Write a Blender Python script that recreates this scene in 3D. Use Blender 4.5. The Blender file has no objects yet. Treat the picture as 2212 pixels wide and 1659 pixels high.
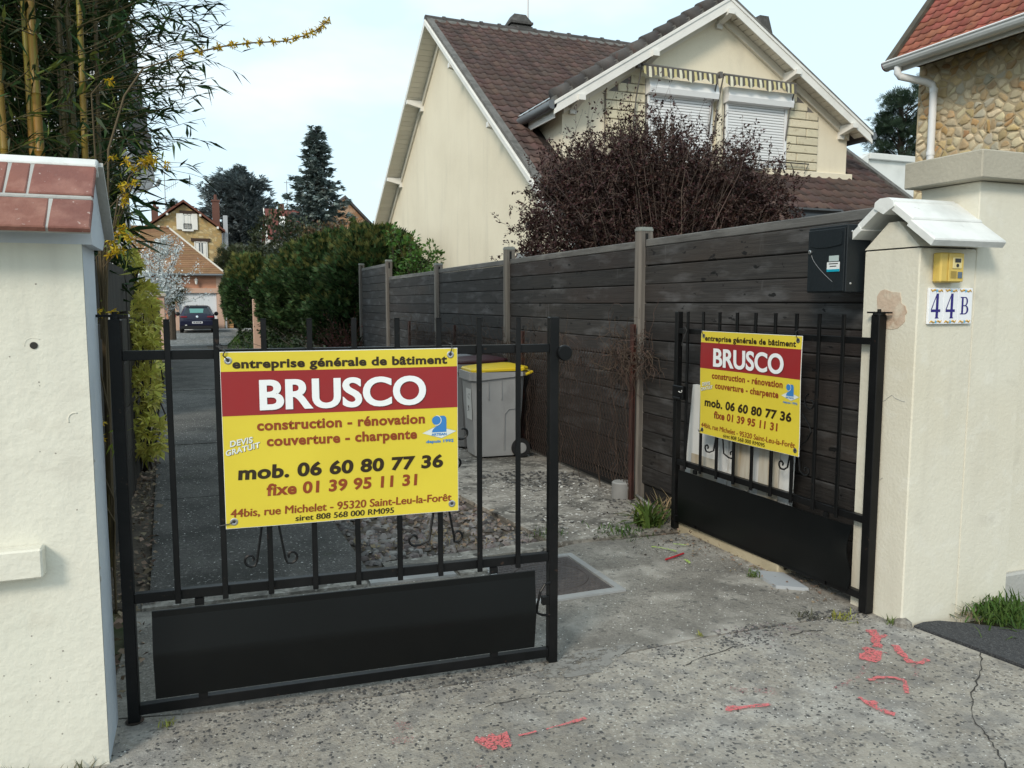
import bpy, math, random
import numpy as np
from mathutils import Matrix, Vector
random.seed(7); RNG = np.random.default_rng(11)
S = bpy.context.scene
R = math.radians
# ------------------------------------------------------------ camera, sky, sun
cam = bpy.data.cameras.new('camera'); cam.sensor_width = 36; cam.lens = 36 * 1725 / 2212
cam.clip_start = .05; cam.clip_end = 2000
camo = bpy.data.objects.new('camera', cam); S.collection.objects.link(camo)
camo.location = (0, 0, 1.6); camo.rotation_euler = (R(90 - 5.8), 0, R(-21.4)); S.camera = camo
S.view_settings.view_transform = 'Standard'; S.view_settings.look = 'None'
S.view_settings.exposure = 0.64; S.view_settings.gamma = 1
S.view_settings.use_curve_mapping = False
SUN_EL, SUN_AZ = 34, 226      # azimuth clockwise from +Y (the lane): behind the camera, to the left
W = bpy.data.worlds.new('World'); S.world = W; W.use_nodes = True
wn = W.node_tree.nodes; wl = W.node_tree.links
for n in list(wn): wn.remove(n)
wo = wn.new('ShaderNodeOutputWorld'); bg = wn.new('ShaderNodeBackground'); bg.inputs[1].default_value = .1
sky = wn.new('ShaderNodeTexSky'); sky.sky_type = 'NISHITA'; sky.sun_disc = False
sky.sun_elevation = R(SUN_EL); sky.sun_rotation = R(SUN_AZ); sky.dust_density = 1.5; sky.air_density = 1.0
tc = wn.new('ShaderNodeTexCoord'); mp = wn.new('ShaderNodeMapping'); mp.inputs['Scale'].default_value = (1, 1, 2.6)
nz = wn.new('ShaderNodeTexNoise'); nz.inputs['Scale'].default_value = 2.6; nz.inputs['Detail'].default_value = 5
nz.inputs['Roughness'].default_value = .5
cr = wn.new('ShaderNodeMapRange'); cr.inputs[1].default_value = .48; cr.inputs[2].default_value = .64
cr.inputs[3].default_value = 0.0; cr.inputs[4].default_value = .42
# thin even veil over the blue, then soft clouds
veil = wn.new('ShaderNodeMix'); veil.data_type = 'RGBA'; veil.inputs[0].default_value = .80
veil.inputs[7].default_value = (5.9, 7.5, 8.2, 1)
cl = wn.new('ShaderNodeMix'); cl.data_type = 'RGBA'; cl.inputs[7].default_value = (8.3, 8.2, 7.9, 1)
wl.new(tc.outputs['Generated'], mp.inputs[0]); wl.new(mp.outputs[0], nz.inputs[0]); wl.new(nz.outputs[0], cr.inputs[0])
wl.new(sky.outputs[0], veil.inputs[6]); wl.new(veil.outputs[2], cl.inputs[6]); wl.new(cr.outputs[0], cl.inputs[0])
wl.new(cl.outputs[2], bg.inputs[0]); wl.new(bg.outputs[0], wo.inputs[0])
sl = bpy.data.lights.new('sun', 'SUN'); sl.energy = 1.5; sl.angle = R(14); sl.color = (1, .90, .76)
so = bpy.data.objects.new('sun', sl); S.collection.objects.link(so)
sd = Vector((math.sin(R(SUN_AZ)) * math.cos(R(SUN_EL)), math.cos(R(SUN_AZ)) * math.cos(R(SUN_EL)), math.sin(R(SUN_EL))))
so.rotation_euler = sd.to_track_quat('Z', 'Y').to_euler(); so.location = (0, -10, 20)

# ------------------------------------------------------------ helpers
def lin(*h):      # sRGB 0-255 -> linear
    return tuple((((c / 255) / 12.92) if c / 255 <= .04045 else ((c / 255 + .055) / 1.055) ** 2.4) for c in h) + (1,)
MATS = {}
def M(name, c, r=.8, mix=(), obj=0, isl=0, bump=None, spec=.4, metal=0, trans=0, coat=0, vor=None, hole=None, per=False):
    """c linear rgb; mix = [(colour, scale xyz, lo, hi, amount[, detail])...] noise blends in world space"""
    m = bpy.data.materials.new(name); m.use_nodes = True; t = m.node_tree; N = t.nodes; L = t.links
    bs = N['Principled BSDF']; out = N['Material Output']
    geo = N.new('ShaderNodeNewGeometry'); POS = geo.outputs['Position']
    if per:      # each object gets its own stretch of the pattern
        oi = N.new('ShaderNodeObjectInfo'); sc_ = N.new('ShaderNodeMath'); sc_.operation = 'MULTIPLY'; sc_.inputs[1].default_value = 61.7; L.new(oi.outputs['Random'], sc_.inputs[0])
        va = N.new('ShaderNodeVectorMath'); va.operation = 'ADD'; L.new(POS, va.inputs[0]); L.new(sc_.outputs[0], va.inputs[1]); POS = va.outputs[0]
    cur = N.new('ShaderNodeRGB'); cur.outputs[0].default_value = tuple(c[:3]) + (1,); cur = cur.outputs[0]
    def noise(scale, det=4, rough=.55):
        mpn = N.new('ShaderNodeMapping'); L.new(POS, mpn.inputs[0])
        if not hasattr(scale, '__len__'): scale = (scale,) * 3
        mpn.inputs['Scale'].default_value = scale
        n = N.new('ShaderNodeTexNoise'); n.inputs['Scale'].default_value = 1; n.inputs['Detail'].default_value = det
        n.inputs['Roughness'].default_value = rough
        L.new(mpn.outputs[0], n.inputs[0]); return n.outputs[0]
    if vor:      # (scale, list of colours by cell, edge darkening colour, edge width)
        sc, cols, ecol, ew = vor
        mpn = N.new('ShaderNodeMapping'); L.new(POS, mpn.inputs[0]); mpn.inputs['Scale'].default_value = sc if hasattr(sc, '__len__') else (sc,) * 3
        vv = N.new('ShaderNodeTexVoronoi'); vv.inputs['Scale'].default_value = 1; L.new(mpn.outputs[0], vv.inputs[0])
        sp = N.new('ShaderNodeSeparateColor'); L.new(vv.outputs['Color'], sp.inputs[0])
        rp = N.new('ShaderNodeValToRGB'); rp.color_ramp.interpolation = 'CONSTANT'
        e = rp.color_ramp.elements
        while len(e) < len(cols): e.new(.5)
        for i, k in enumerate(cols): e[i].position = i / len(cols); e[i].color = tuple(k[:3]) + (1,)
        L.new(sp.outputs[0], rp.inputs[0])
        v2 = N.new('ShaderNodeTexVoronoi'); v2.feature = 'DISTANCE_TO_EDGE'; v2.inputs['Scale'].default_value = 1; L.new(mpn.outputs[0], v2.inputs[0])
        mr = N.new('ShaderNodeMapRange'); mr.inputs[1].default_value = 0; mr.inputs[2].default_value = ew; L.new(v2.outputs[0], mr.inputs[0])
        x = N.new('ShaderNodeMix'); x.data_type = 'RGBA'; L.new(mr.outputs[0], x.inputs[0]); x.inputs[6].default_value = tuple(ecol[:3]) + (1,)
        L.new(rp.outputs[0], x.inputs[7]); cur = x.outputs[2]
    for q in mix:
        col, sc, lo, hi, amt = q[:5]
        f = noise(sc, q[5] if len(q) > 5 else 4)
        mr = N.new('ShaderNodeMapRange'); mr.inputs[1].default_value = lo; mr.inputs[2].default_value = hi; mr.inputs[4].default_value = amt
        L.new(f, mr.inputs[0])
        x = N.new('ShaderNodeMix'); x.data_type = 'RGBA'; L.new(mr.outputs[0], x.inputs[0]); L.new(cur, x.inputs[6]); x.inputs[7].default_value = tuple(col[:3]) + (1,)
        cur = x.outputs[2]
    for amt, src in ((obj, 'o'), (isl, 'i')):
        if amt:
            if src == 'o': s = N.new('ShaderNodeObjectInfo').outputs['Random']
            else: s = geo.outputs['Random Per Island']
            mr = N.new('ShaderNodeMapRange'); mr.inputs[3].default_value = 1 - amt; mr.inputs[4].default_value = 1 + amt; L.new(s, mr.inputs[0])
            hs = N.new('ShaderNodeHueSaturation'); L.new(mr.outputs[0], hs.inputs['Value']); L.new(cur, hs.inputs['Color'])
            m2 = N.new('ShaderNodeMath'); m2.operation = 'FRACT'; m3 = N.new('ShaderNodeMath'); m3.operation = 'MULTIPLY'; m3.inputs[1].default_value = 7.31
            L.new(s, m3.inputs[0]); L.new(m3.outputs[0], m2.inputs[0])
            mh = N.new('ShaderNodeMapRange'); mh.inputs[3].default_value = .5 - amt * .06; mh.inputs[4].default_value = .5 + amt * .06
            L.new(m2.outputs[0], mh.inputs[0]); L.new(mh.outputs[0], hs.inputs['Hue'])
            cur = hs.outputs[0]
    L.new(cur, bs.inputs['Base Color']); bs.inputs['Roughness'].default_value = r; bs.inputs['Metallic'].default_value = metal
    bs.inputs['Specular IOR Level'].default_value = spec; bs.inputs['Coat Weight'].default_value = coat
    if bump:
        prev = None
        for sc, st in (bump if isinstance(bump, list) else [bump]):
            b = N.new('ShaderNodeBump'); b.inputs['Strength'].default_value = st; b.inputs['Distance'].default_value = .01
            L.new(noise(sc, 5), b.inputs['Height'])
            if prev: L.new(prev, b.inputs['Normal'])
            prev = b.outputs[0]
        L.new(prev, bs.inputs['Normal'])
    sh = bs.outputs[0]
    if trans:
        tr = N.new('ShaderNodeBsdfTranslucent'); L.new(cur, tr.inputs[0]); mx = N.new('ShaderNodeMixShader'); mx.inputs[0].default_value = trans
        L.new(sh, mx.inputs[1]); L.new(tr.outputs[0], mx.inputs[2]); sh = mx.outputs[0]
    if hole:      # worn-through paint: (scale, lo, hi)
        f = noise(hole[0], 5, .7); mr = N.new('ShaderNodeMapRange'); mr.inputs[1].default_value = hole[1]; mr.inputs[2].default_value = hole[2]; L.new(f, mr.inputs[0])
        tp = N.new('ShaderNodeBsdfTransparent'); mx = N.new('ShaderNodeMixShader'); L.new(mr.outputs[0], mx.inputs[0]); L.new(sh, mx.inputs[1]); L.new(tp.outputs[0], mx.inputs[2]); sh = mx.outputs[0]
    L.new(sh, out.inputs[0]); MATS[name] = m; return m

WM = {}
COL = S.collection
def _link(o, parent):
    COL.objects.link(o)
    if parent: o.parent = parent
def thing(name, label, cat, loc=(0, 0, 0), rz=0, group=None):
    o = bpy.data.objects.new(name, None); o.empty_display_size = .1; COL.objects.link(o)
    o.location = loc; o.rotation_euler = (0, 0, rz); o['label'] = label; o['category'] = cat
    if group: o['group'] = group
    WM[o] = Matrix.Translation(loc) @ Matrix.Rotation(rz, 4, 'Z'); return o
def tag(o, label=None, cat=None, group=None, kind=None):
    for k, v in (('label', label), ('category', cat), ('group', group), ('kind', kind)):
        if v: o[k] = v
    return o
def npmesh(name, V, F, smooth=False):
    """V (n,3), F list of equal-size index rows (array) or list of tuples"""
    me = bpy.data.meshes.new(name); V = np.asarray(V, np.float32)
    if isinstance(F, np.ndarray):
        k = F.shape[1]; nf = F.shape[0]
        me.vertices.add(len(V)); me.vertices.foreach_set('co', V.ravel())
        me.loops.add(nf * k); me.loops.foreach_set('vertex_index', F.astype(np.int32).ravel())
        me.polygons.add(nf); me.polygons.foreach_set('loop_start', np.arange(0, nf * k, k, dtype=np.int32))
        me.polygons.foreach_set('loop_total', np.full(nf, k, np.int32)); me.update(calc_edges=True)
    else: me.from_pydata(V.tolist(), [], F); me.update()
    if smooth: me.polygons.foreach_set('use_smooth', [True] * len(me.polygons))
    return me
def link(name, me, mat, parent=None, local=False):
    """mesh given in world coordinates (or the parent's when local)"""
    if mat and not me.materials: me.materials.append(mat)
    o = bpy.data.objects.new(name, me); _link(o, parent)
    if parent:
        if not local: me.transform(WM[parent].inverted())
        WM[o] = WM[parent].copy()
    else: WM[o] = Matrix()
    return o
def piece(name, me, parent, mw):
    """shared mesh placed with a world matrix under parent"""
    o = bpy.data.objects.new(name, me); _link(o, parent)
    o.matrix_local = (WM[parent].inverted() @ mw) if parent else mw
    WM[o] = mw; return o
def frame(o, x, y, z):
    return Matrix(((x[0], y[0], z[0], o[0]), (x[1], y[1], z[1], o[1]), (x[2], y[2], z[2], o[2]), (0, 0, 0, 1)))
class MB:
    def __init__(s): s.v = []; s.f = []
    def add(s, v, f):
        k = len(s.v); s.v += [tuple(map(float, p)) for p in v]; s.f += [tuple(i + k for i in q) for q in f]; return s
    def box(s, x0, x1, y0, y1, z0, z1, b=0):
        if b:
            P = []
            for z, d in ((z0, b), (z0 + b, 0), (z1 - b, 0), (z1, b)):
                P += [(x0 + d + (b if d == 0 else 0), y0 + d), (x1 - d - (b if d == 0 else 0), y0 + d), (x1 - d, y0 + d + (b if d == 0 else 0)), (x1 - d, y1 - d - (b if d == 0 else 0)),
                      (x1 - d - (b if d == 0 else 0), y1 - d), (x0 + d + (b if d == 0 else 0), y1 - d), (x0 + d, y1 - d - (b if d == 0 else 0)), (x0 + d, y0 + d + (b if d == 0 else 0))]
            V = [(p[0], p[1], (z0, z0 + b, z1 - b, z1)[i // 8]) for i, p in enumerate(P)]
            F = [tuple(range(7, -1, -1)), tuple(range(24, 32))]
            for k in range(3):
                for i in range(8): F.append((k * 8 + i, k * 8 + (i + 1) % 8, k * 8 + 8 + (i + 1) % 8, k * 8 + 8 + i))
            return s.add(V, F)
        return s.add([(x0, y0, z0), (x1, y0, z0), (x1, y1, z0), (x0, y1, z0), (x0, y0, z1), (x1, y0, z1), (x1, y1, z1), (x0, y1, z1)],
                     [(0, 3, 2, 1), (4, 5, 6, 7), (0, 1, 5, 4), (1, 2, 6, 5), (2, 3, 7, 6), (3, 0, 4, 7)])
    def prism(s, poly, d):
        """closed polygon (3d points) extruded by vector d"""
        n = len(poly); d = Vector(d)
        V = [tuple(p) for p in poly] + [tuple(Vector(p) + d) for p in poly]
        return s.add(V, [tuple(range(n - 1, -1, -1)), tuple(range(n, 2 * n))] + [(i, (i + 1) % n, n + (i + 1) % n, n + i) for i in range(n)])
    def tube(s, path, r, n=8, cap=True, close=False):
        path = [Vector(p) for p in path]; m = len(path); rr = r if hasattr(r, '__len__') else [r] * m; V = []; F = []; pu = None
        for i, p in enumerate(path):
            a = path[max(0, i - 1)] if not close else path[i - 1]; b = path[min(m - 1, i + 1)] if not close else path[(i + 1) % m]
            d = (b - a).normalized()
            if pu is None: pu = d.cross(Vector((0, 0, 1))) if abs(d.z) < .9 else d.cross(Vector((1, 0, 0)))
            u = (pu - d * pu.dot(d)).normalized(); pu = u; w = d.cross(u)
            for k in range(n):
                t = 2 * math.pi * k / n; V.append(p + (u * math.cos(t) + w * math.sin(t)) * rr[i])
        for i in range(m if close else m - 1):
            j = (i + 1) % m
            for k in range(n): F.append((i * n + k, i * n + (k + 1) % n, j * n + (k + 1) % n, j * n + k))
        if cap and not close: F += [tuple(range(n - 1, -1, -1)), tuple(range((m - 1) * n, m * n))]
        return s.add(V, F)
    def lathe(s, prof, c, ax=(0, 0, 1), n=16):
        ax = Vector(ax).normalized(); u = ax.orthogonal().normalized(); w = ax.cross(u); c = Vector(c); V = []; F = []
        for r, h in prof:
            for k in range(n):
                t = 2 * math.pi * k / n; V.append(c + ax * h + (u * math.cos(t) + w * math.sin(t)) * r)
        for i in range(len(prof) - 1):
            for k in range(n): F.append((i * n + k, i * n + (k + 1) % n, (i + 1) * n + (k + 1) % n, (i + 1) * n + k))
        F += [tuple(range(n - 1, -1, -1)), tuple(range((len(prof) - 1) * n, len(prof) * n))]
        return s.add(V, F)
    def build(s, name, mat, parent=None, local=False, smooth=False):
        return link(name, npmesh(name, s.v, s.f, smooth), mat, parent, local)
def smooth_by_angle(o, a=40):
    me = o.data; me.polygons.foreach_set('use_smooth', [True] * len(me.polygons))
    try: me.set_sharp_from_angle(angle=R(a))
    except Exception: pass
    return o
def basis(d, up=None, roll=None):
    """d (n,3) directions -> rotation rows (x=side, y=along d, z=normal)"""
    d = d / np.linalg.norm(d, axis=1, keepdims=True)
    a = np.tile(np.array([0, 0, 1.]), (len(d), 1)) if up is None else up
    bad = np.abs((d * a).sum(1)) > .97; a = a.copy(); a[bad] = [1, 0, 0]
    x = np.cross(d, a); x /= np.linalg.norm(x, axis=1, keepdims=True); z = np.cross(x, d)
    if roll is not None:
        c = np.cos(roll)[:, None]; s_ = np.sin(roll)[:, None]; x, z = x * c + z * s_, z * c - x * s_
    return np.stack([x, d, z], 1)
def scatter(tv, tf, P, B, sc):
    """template instanced to one mesh"""
    tv = np.asarray(tv, float); tf = np.asarray(tf); n = len(P); k = len(tv)
    sc = np.asarray(sc, float); sc = sc[:, None, None] if sc.ndim == 1 else sc[:, None, :]
    V = np.einsum('nkj,njc->nkc', tv[None] * sc, B) + P[:, None]
    F = tf[None] + (np.arange(n) * k)[:, None, None]
    return V.reshape(-1, 3), F.reshape(-1, tf.shape[1])
def join(parts):
    V = []; F = []; k = 0
    for v, f in parts:
        V.append(np.asarray(v, float)); F.append(np.asarray(f) + k); k += len(v)
    return np.concatenate(V), np.concatenate(F)
# leaf templates (side, along, normal), quads
LEAF = ([(0, 0, 0), (.3, .45, .08), (0, 1, -.05), (-.3, .45, .08)], [(0, 1, 2, 3)])
LANCE = ([(0, 0, 0), (.085, .3, .02), (0, 1, -.12), (-.085, .3, .02)], [(0, 1, 2, 3)])
NEEDLE = ([(-.03, 0, 0), (.03, 0, 0), (.02, 1, .0), (-.02, 1, 0)], [(0, 1, 2, 3)])
def spray(n=5, spread=.9, w=.07):
    v = []; f = []
    for i in range(n):
        a = (i / (n - 1) - .5) * spread * 2; l = 1 - .35 * abs(i / (n - 1) - .5) * 2
        x, y = math.sin(a) * l, math.cos(a) * l; s0 = .0
        k = len(v); v += [(0 - w * .5 * math.cos(a), s0 + w * .5 * math.sin(a), 0), (x * .55 + w * math.cos(a), y * .55 - w * math.sin(a), .03), (x, y, -.06), (x * .55 - w * math.cos(a), y * .55 + w * math.sin(a), .03)]
        f.append((k, k + 1, k + 2, k + 3))
    return v, f
def rdir(n, up=0.0):
    d = RNG.normal(size=(n, 3)); d[:, 2] += up; return d / np.linalg.norm(d, axis=1, keepdims=True)
def stems(paths, r0, r1, n=4):
    """many thin tubes as arrays"""
    parts = []
    for i, p in enumerate(paths):
        mb = MB(); m = len(p); a = r0[i] if hasattr(r0, '__len__') else r0; b = r1[i] if hasattr(r1, '__len__') else r1
        mb.tube(p, [a + (b - a) * j / max(1, m - 1) for j in range(m)], n, cap=False); parts.append((np.array(mb.v), np.array(mb.f)))
    return join(parts)
def text(s, mat, parent, x0, x1, zb, h=None, y=0, bold=0., shear=0, name='lettering', rot=0, track=1.0, thick=()):
    """flat lettering in the parent's local XZ plane facing -Y; spans x0..x1, baseline zb; h = height of a capital"""
    cu = bpy.data.curves.new(name, 'FONT'); cu.body = s; cu.size = 1; cu.offset = bold; cu.shear = shear; cu.space_character = track; cu.resolution_u = 6
    o = bpy.data.objects.new(name, cu); COL.objects.link(o)
    me = bpy.data.meshes.new_from_object(o.evaluated_get(bpy.context.evaluated_depsgraph_get()))
    bpy.data.objects.remove(o); bpy.data.curves.remove(cu)
    v = np.zeros(len(me.vertices) * 3, np.float32); me.vertices.foreach_get('co', v); v = v.reshape(-1, 3)
    lo, hi = v[:, 0].min(), v[:, 0].max(); sx = (x1 - x0) / (hi - lo)
    cap = .69 + 2 * bold
    sz = (h / cap) if h else sx
    X = (v[:, 0] - lo) * sx; Z = v[:, 1] * sz; c, s_ = math.cos(rot), math.sin(rot)
    out = np.stack([x0 + X * c - Z * s_, np.full(len(v), y), zb + X * s_ + Z * c], 1).astype(np.float32)
    me.vertices.foreach_set('co', out.ravel()); me.update(); me.materials.clear()
    if thick:      # heavier strokes: the same outline overprinted with small shifts
        polys = [tuple(p.vertices) for p in me.polygons]; V = []; F = []
        for i, (dx, dz) in enumerate(((0, 0),) + tuple(thick)): k = len(V); V += [(q[0] + dx, q[1] - .00012 * i, q[2] + dz) for q in out.tolist()]; F += [tuple(a + k for a in p) for p in polys]
        me = npmesh(name, V, F)
    me.materials.append(mat)
    return link(name, me, mat, parent, local=True)
def ribbon(pts, w, z, name, mat, parent, jit=0.0):
    """flat strip on the ground through (x,y) points, widths w"""
    V = []; F = []; n = len(pts); ww = w if hasattr(w, '__len__') else [w] * n
    for i, p in enumerate(pts):
        a = np.array(pts[max(0, i - 1)]); b = np.array(pts[min(n - 1, i + 1)]); d = (b - a) / (np.linalg.norm(b - a) + 1e-9); q = np.array([-d[1], d[0]])
        k1 = ww[i] * (.5 + random.uniform(-jit, jit)); k2 = ww[i] * (.5 + random.uniform(-jit, jit))
        V += [(p[0] + q[0] * k1, p[1] + q[1] * k1, z), (p[0] - q[0] * k2, p[1] - q[1] * k2, z)]
    for i in range(n - 1): F.append((2 * i, 2 * i + 1, 2 * i + 3, 2 * i + 2))
    return link(name, npmesh(name, V, F), mat, parent)
def wobble(pts, n, a):
    out = []
    for i in range(len(pts) - 1):
        for k in range(n):
            t = k / n; out.append((pts[i][0] * (1 - t) + pts[i + 1][0] * t + random.uniform(-a, a), pts[i][1] * (1 - t) + pts[i + 1][1] * t + random.uniform(-a, a)))
    return out + [pts[-1]]
# ------------------------------------------------------------ materials
G = lambda v: (v, v, v)
plaster = M('cream plaster', (.66, .63, .53), .85, [((.60, .55, .43), 1.3, .45, .75, .6), ((.50, .47, .40), (3.5, 3.5, .5), .56, .76, .45), ((.72, .70, .62), 9, .55, .7, .4), ((.40, .37, .31), 3.2, .64, .76, .5), ((.44, .41, .34), (11, 11, .8), .58, .74, .2)], bump=[(55, .25), (7, .25)])
plasterL = M('pale plaster', (.68, .66, .57), .85, [((.60, .61, .52), 1.1, .45, .75, .6), ((.45, .42, .36), (2.2, 2.2, 4), .62, .8, .4), ((.50, .48, .42), (4, 4, .4), .56, .76, .4), ((.46, .44, .38), (11, 11, .9), .58, .74, .2), ((.38, .33, .25), 2.6, .66, .78, .35)], bump=[(50, .3), (6, .5), (18, .3)])
side_paint = M('bluish grey shaded side paint', (.52, .57, .62), .8, [((.40, .45, .50), 2, .45, .7, .7), ((.6, .62, .64), 6, .5, .7, .5)], bump=[(40, .25)])  # bluish paint, with the side face's shade put into its colour too
mortar = M('grey mortar', (.40, .40, .38), .9, [((.34, .34, .33), 8, .4, .7, .7)], bump=(40, .5))
whitecap = M('white painted tile', (.70, .71, .69), .7, [((.52, .53, .51), 5, .45, .7, .7), ((.35, .34, .31), 22, .68, .75, .5)], bump=(30, .3))
terracotta = M('terracotta tile', (.22, .088, .068), .8, [((.16, .068, .058), 4, .4, .7, .8), ((.5, .40, .36), 55, .66, .72, .7), ((.36, .19, .15), 12, .45, .7, .5)], obj=.1, bump=(60, .4))
bare = M('bare brown render', (.54, .42, .32), .9, [((.44, .31, .22), 9, .45, .6, .8), ((.6, .53, .42), 16, .5, .65, .7)], bump=(40, .5))
iron = M('black gate paint', (.0035, .0038, .0042), .42, [((.009, .009, .0095), 5, .45, .7, .8), ((.055, .034, .024), 34, .67, .73, .6), ((.07, .068, .06), 190, .72, .76, .4)], spec=.24, bump=(50, .08))
ironrust = M('worn hinge', (.03, .022, .016), .75, [((.10, .05, .03), 30, .5, .7, .8)])
yellow = M('yellow sign print', (.68, .55, .05), .38, [((.63, .50, .045), 5, .4, .7, .6), ((.72, .66, .3), 40, .75, .8, .4)], spec=.35)
red = M('red sign print', (.27, .026, .028), .38, [((.30, .02, .022), 6, .4, .7, .6)], spec=.35)
white = M('white sign print', (.80, .82, .83), .4)
dark = M('dark brown print', (.028, .016, .006), .45)
rust = M('brick red print', (.25, .05, .012), .45)
blue = M('blue print', (.04, .20, .50), .45)
palegrey = M('pale print', (.66, .70, .64), .45)
shadowp = M('dark red print', (.10, .02, .02), .45)
metal = M('eyelet steel', (.55, .55, .55), .3, metal=1)
wire = M('tie wire', (.03, .03, .03), .5)
tape = M('masking tape', (.72, .62, .38), .7)
# grounds
apron_m = M('exposed aggregate concrete', (0.224, 0.224, 0.218), .9, vor=(75, [(0.280, 0.253, 0.215), (0.336, 0.307, 0.264), (0.375, 0.347, 0.302), (0.218, 0.199, 0.174), (0.420, 0.392, 0.342), (0.302, 0.269, 0.224)], (0.314, 0.287, 0.246), .18),
            mix=[((0.174, 0.157, 0.134), 1.3, .42, .66, .7), ((0.403, 0.370, 0.314), 3.3, .5, .66, .6), ((0.448, 0.439, 0.420), (2.3, 2.3, 2), .52, .72, .5), ((0.190, 0.181, 0.170), 9, .48, .62, .65), ((0.095, 0.092, 0.087), 34, .60, .64, .85), ((0.582, 0.577, 0.560), 70, .68, .72, .8)], bump=[(120, .7), (28, .5)])
drive_m = M('worn driveway concrete', (0.190, 0.190, 0.185), .9, vor=(100, [(0.179, 0.165, 0.143), (0.246, 0.228, 0.199), (0.302, 0.282, 0.249), (0.213, 0.196, 0.170)], (0.235, 0.218, 0.190), .16),
            mix=[((0.123, 0.114, 0.101), 1.5, .42, .66, .75), ((0.426, 0.398, 0.353), 3.1, .5, .66, .75), ((0.078, 0.076, 0.072), 22, .60, .65, .7), ((0.504, 0.498, 0.482), 60, .69, .73, .8)], bump=[(110, .7), (12, .4)])
lane_m = M('shaded mossy lane concrete', (.08, .077, .071), .9, vor=(80, [(.06, .058, .054), (.095, .091, .084), (.13, .125, .115), (.076, .073, .067)], (.078, .075, .069), .16),
           mix=[((.035, .035, .031), 1.6, .42, .62, .8), ((.12, .115, .105), (5, 3, 4), .52, .7, .6), ((.30, .29, .27), (45, 30, 40), .62, .66, .8), ((.05, .06, .03), 4, .62, .75, .4)], bump=[(80, .7)])  # shade over the lane put into the dark base colour, beside some moss
pale_m = M('weathered pale concrete', (.26, .24, .21), .9, [((.085, .08, .07), 1.9, .44, .6, .85), ((.40, .375, .33), 6, .5, .62, .8), ((.04, .037, .032), 9, .60, .64, .9), ((.15, .14, .125), 30, .5, .62, .6), ((.46, .44, .40), 22, .60, .64, .8)], bump=[(60, .6), (14, .5)])
smooth_m = M('smooth cement', (.34, .34, .335), .85, [((.26, .26, .255), 3, .4, .7, .8), ((.42, .42, .41), 12, .55, .7, .5)], bump=(40, .2))
asphalt = M('fresh asphalt', (.045, .047, .052), .9, vor=(140, [(.035, .037, .041), (.06, .062, .067), (.05, .052, .056), (.085, .087, .09)], (.035, .036, .04), .15), bump=[(130, .8)])
earth_m = M('earth and grass', (.07, .065, .04), .95, [((.05, .075, .02), 1.5, .4, .6, .8), ((.12, .1, .07), 9, .5, .7, .6)], bump=(30, .5))
soil_m = M('litter soil', (.075, .06, .045), .95, [((.12, .10, .075), 18, .45, .65, .8), ((.04, .035, .028), 6, .5, .7, .7)], bump=(60, .8))
grass_m = M('grass', (.055, .11, .018), .8, isl=.35, trans=.25)
drygrass_m = M('dry grass', (.26, .20, .11), .85, isl=.35, trans=.2)
stone_m = M('gravel stones', (.2, .19, .18), .85, [((.13, .1, .09), 9, .4, .6, .8)], isl=.6)
chipd = M('dark chips and shaded pits', (.07, .068, .066), .8, isl=.4); chipw = M('white chips', (.50, .49, .46), .7, isl=.25)
litter_m = M('dead leaves', (.24, .18, .125), .85, isl=.5, trans=.15)
pinkp = M('pink marking paint', (.60, .15, .155), .9, hole=(100, .49, .60)); pinkf = M('faded pink paint', (.45, .17, .17), .9, hole=(110, .36, .46))
lime = M('fluorescent yellow green paint', (.42, .62, .07), .8, hole=(120, .46, .56)); redst = M('red twine', (.4, .02, .03), .6)
crack_m = M('crack', (.035, .033, .03), .95)
castiron = M('cast iron cover', (.075, .062, .058), .65, [((.12, .10, .09), 12, .5, .7, .6)], bump=(40, .3))
moss_m = M('moss', (.07, .075, .02), .95, isl=.4)

# ------------------------------------------------------------ ground
def flat(name, pts, z, mat, kind='structure', parent=None):
    o = link(name, npmesh(name, [(p[0], p[1], z) for p in pts], [tuple(range(len(pts)))]), mat, parent)
    if kind: o['kind'] = kind
    return o
def slab(name, pts, z0, z1, mat, parent=None, kind=None):
    mb = MB(); mb.prism([(p[0], p[1], z0) for p in pts], (0, 0, z1 - z0)); o = mb.build(name, mat, parent)
    if kind: o['kind'] = kind
    return o
ground = flat('ground', [(-300, -200), (300, -200), (300, 500), (-300, 500)], -.05, earth_m)
apron = slab('pavement', [(-9, -6), (3.52, -6), (3.42, .6), (3.34, 2.1), (3.32, 2.31), (3.28, 2.6), (3.24, 2.86), (3.2, 3.06), (2.2, 3.10), (1.2, 3.06), (.4, 3.12), (-.4, 3.3), (-.4, 3.05), (-9, 3.05)], -.2, 0, apron_m, kind='structure')
drive = slab('driveway', [(-.40, 3.318), (.4, 3.138), (1.2, 3.078), (2.2, 3.118), (3.36, 3.078), (3.36, 4.62), (2.3, 4.70), (1.5, 4.44), (-.36, 4.58)], -.2, -.003, drive_m, kind='structure')
pave = slab('asphalt_path', [(3.25, 2.83), (3.30, 2.6), (3.34, 2.32), (3.36, 2.1), (3.44, .6), (3.56, -6), (12, -6), (12, 2.2), (3.95, 2.45), (3.7, 2.60), (3.52, 2.76), (3.42, 2.83), (3.33, 2.845)], -.2, .008, asphalt, kind='structure')
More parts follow.
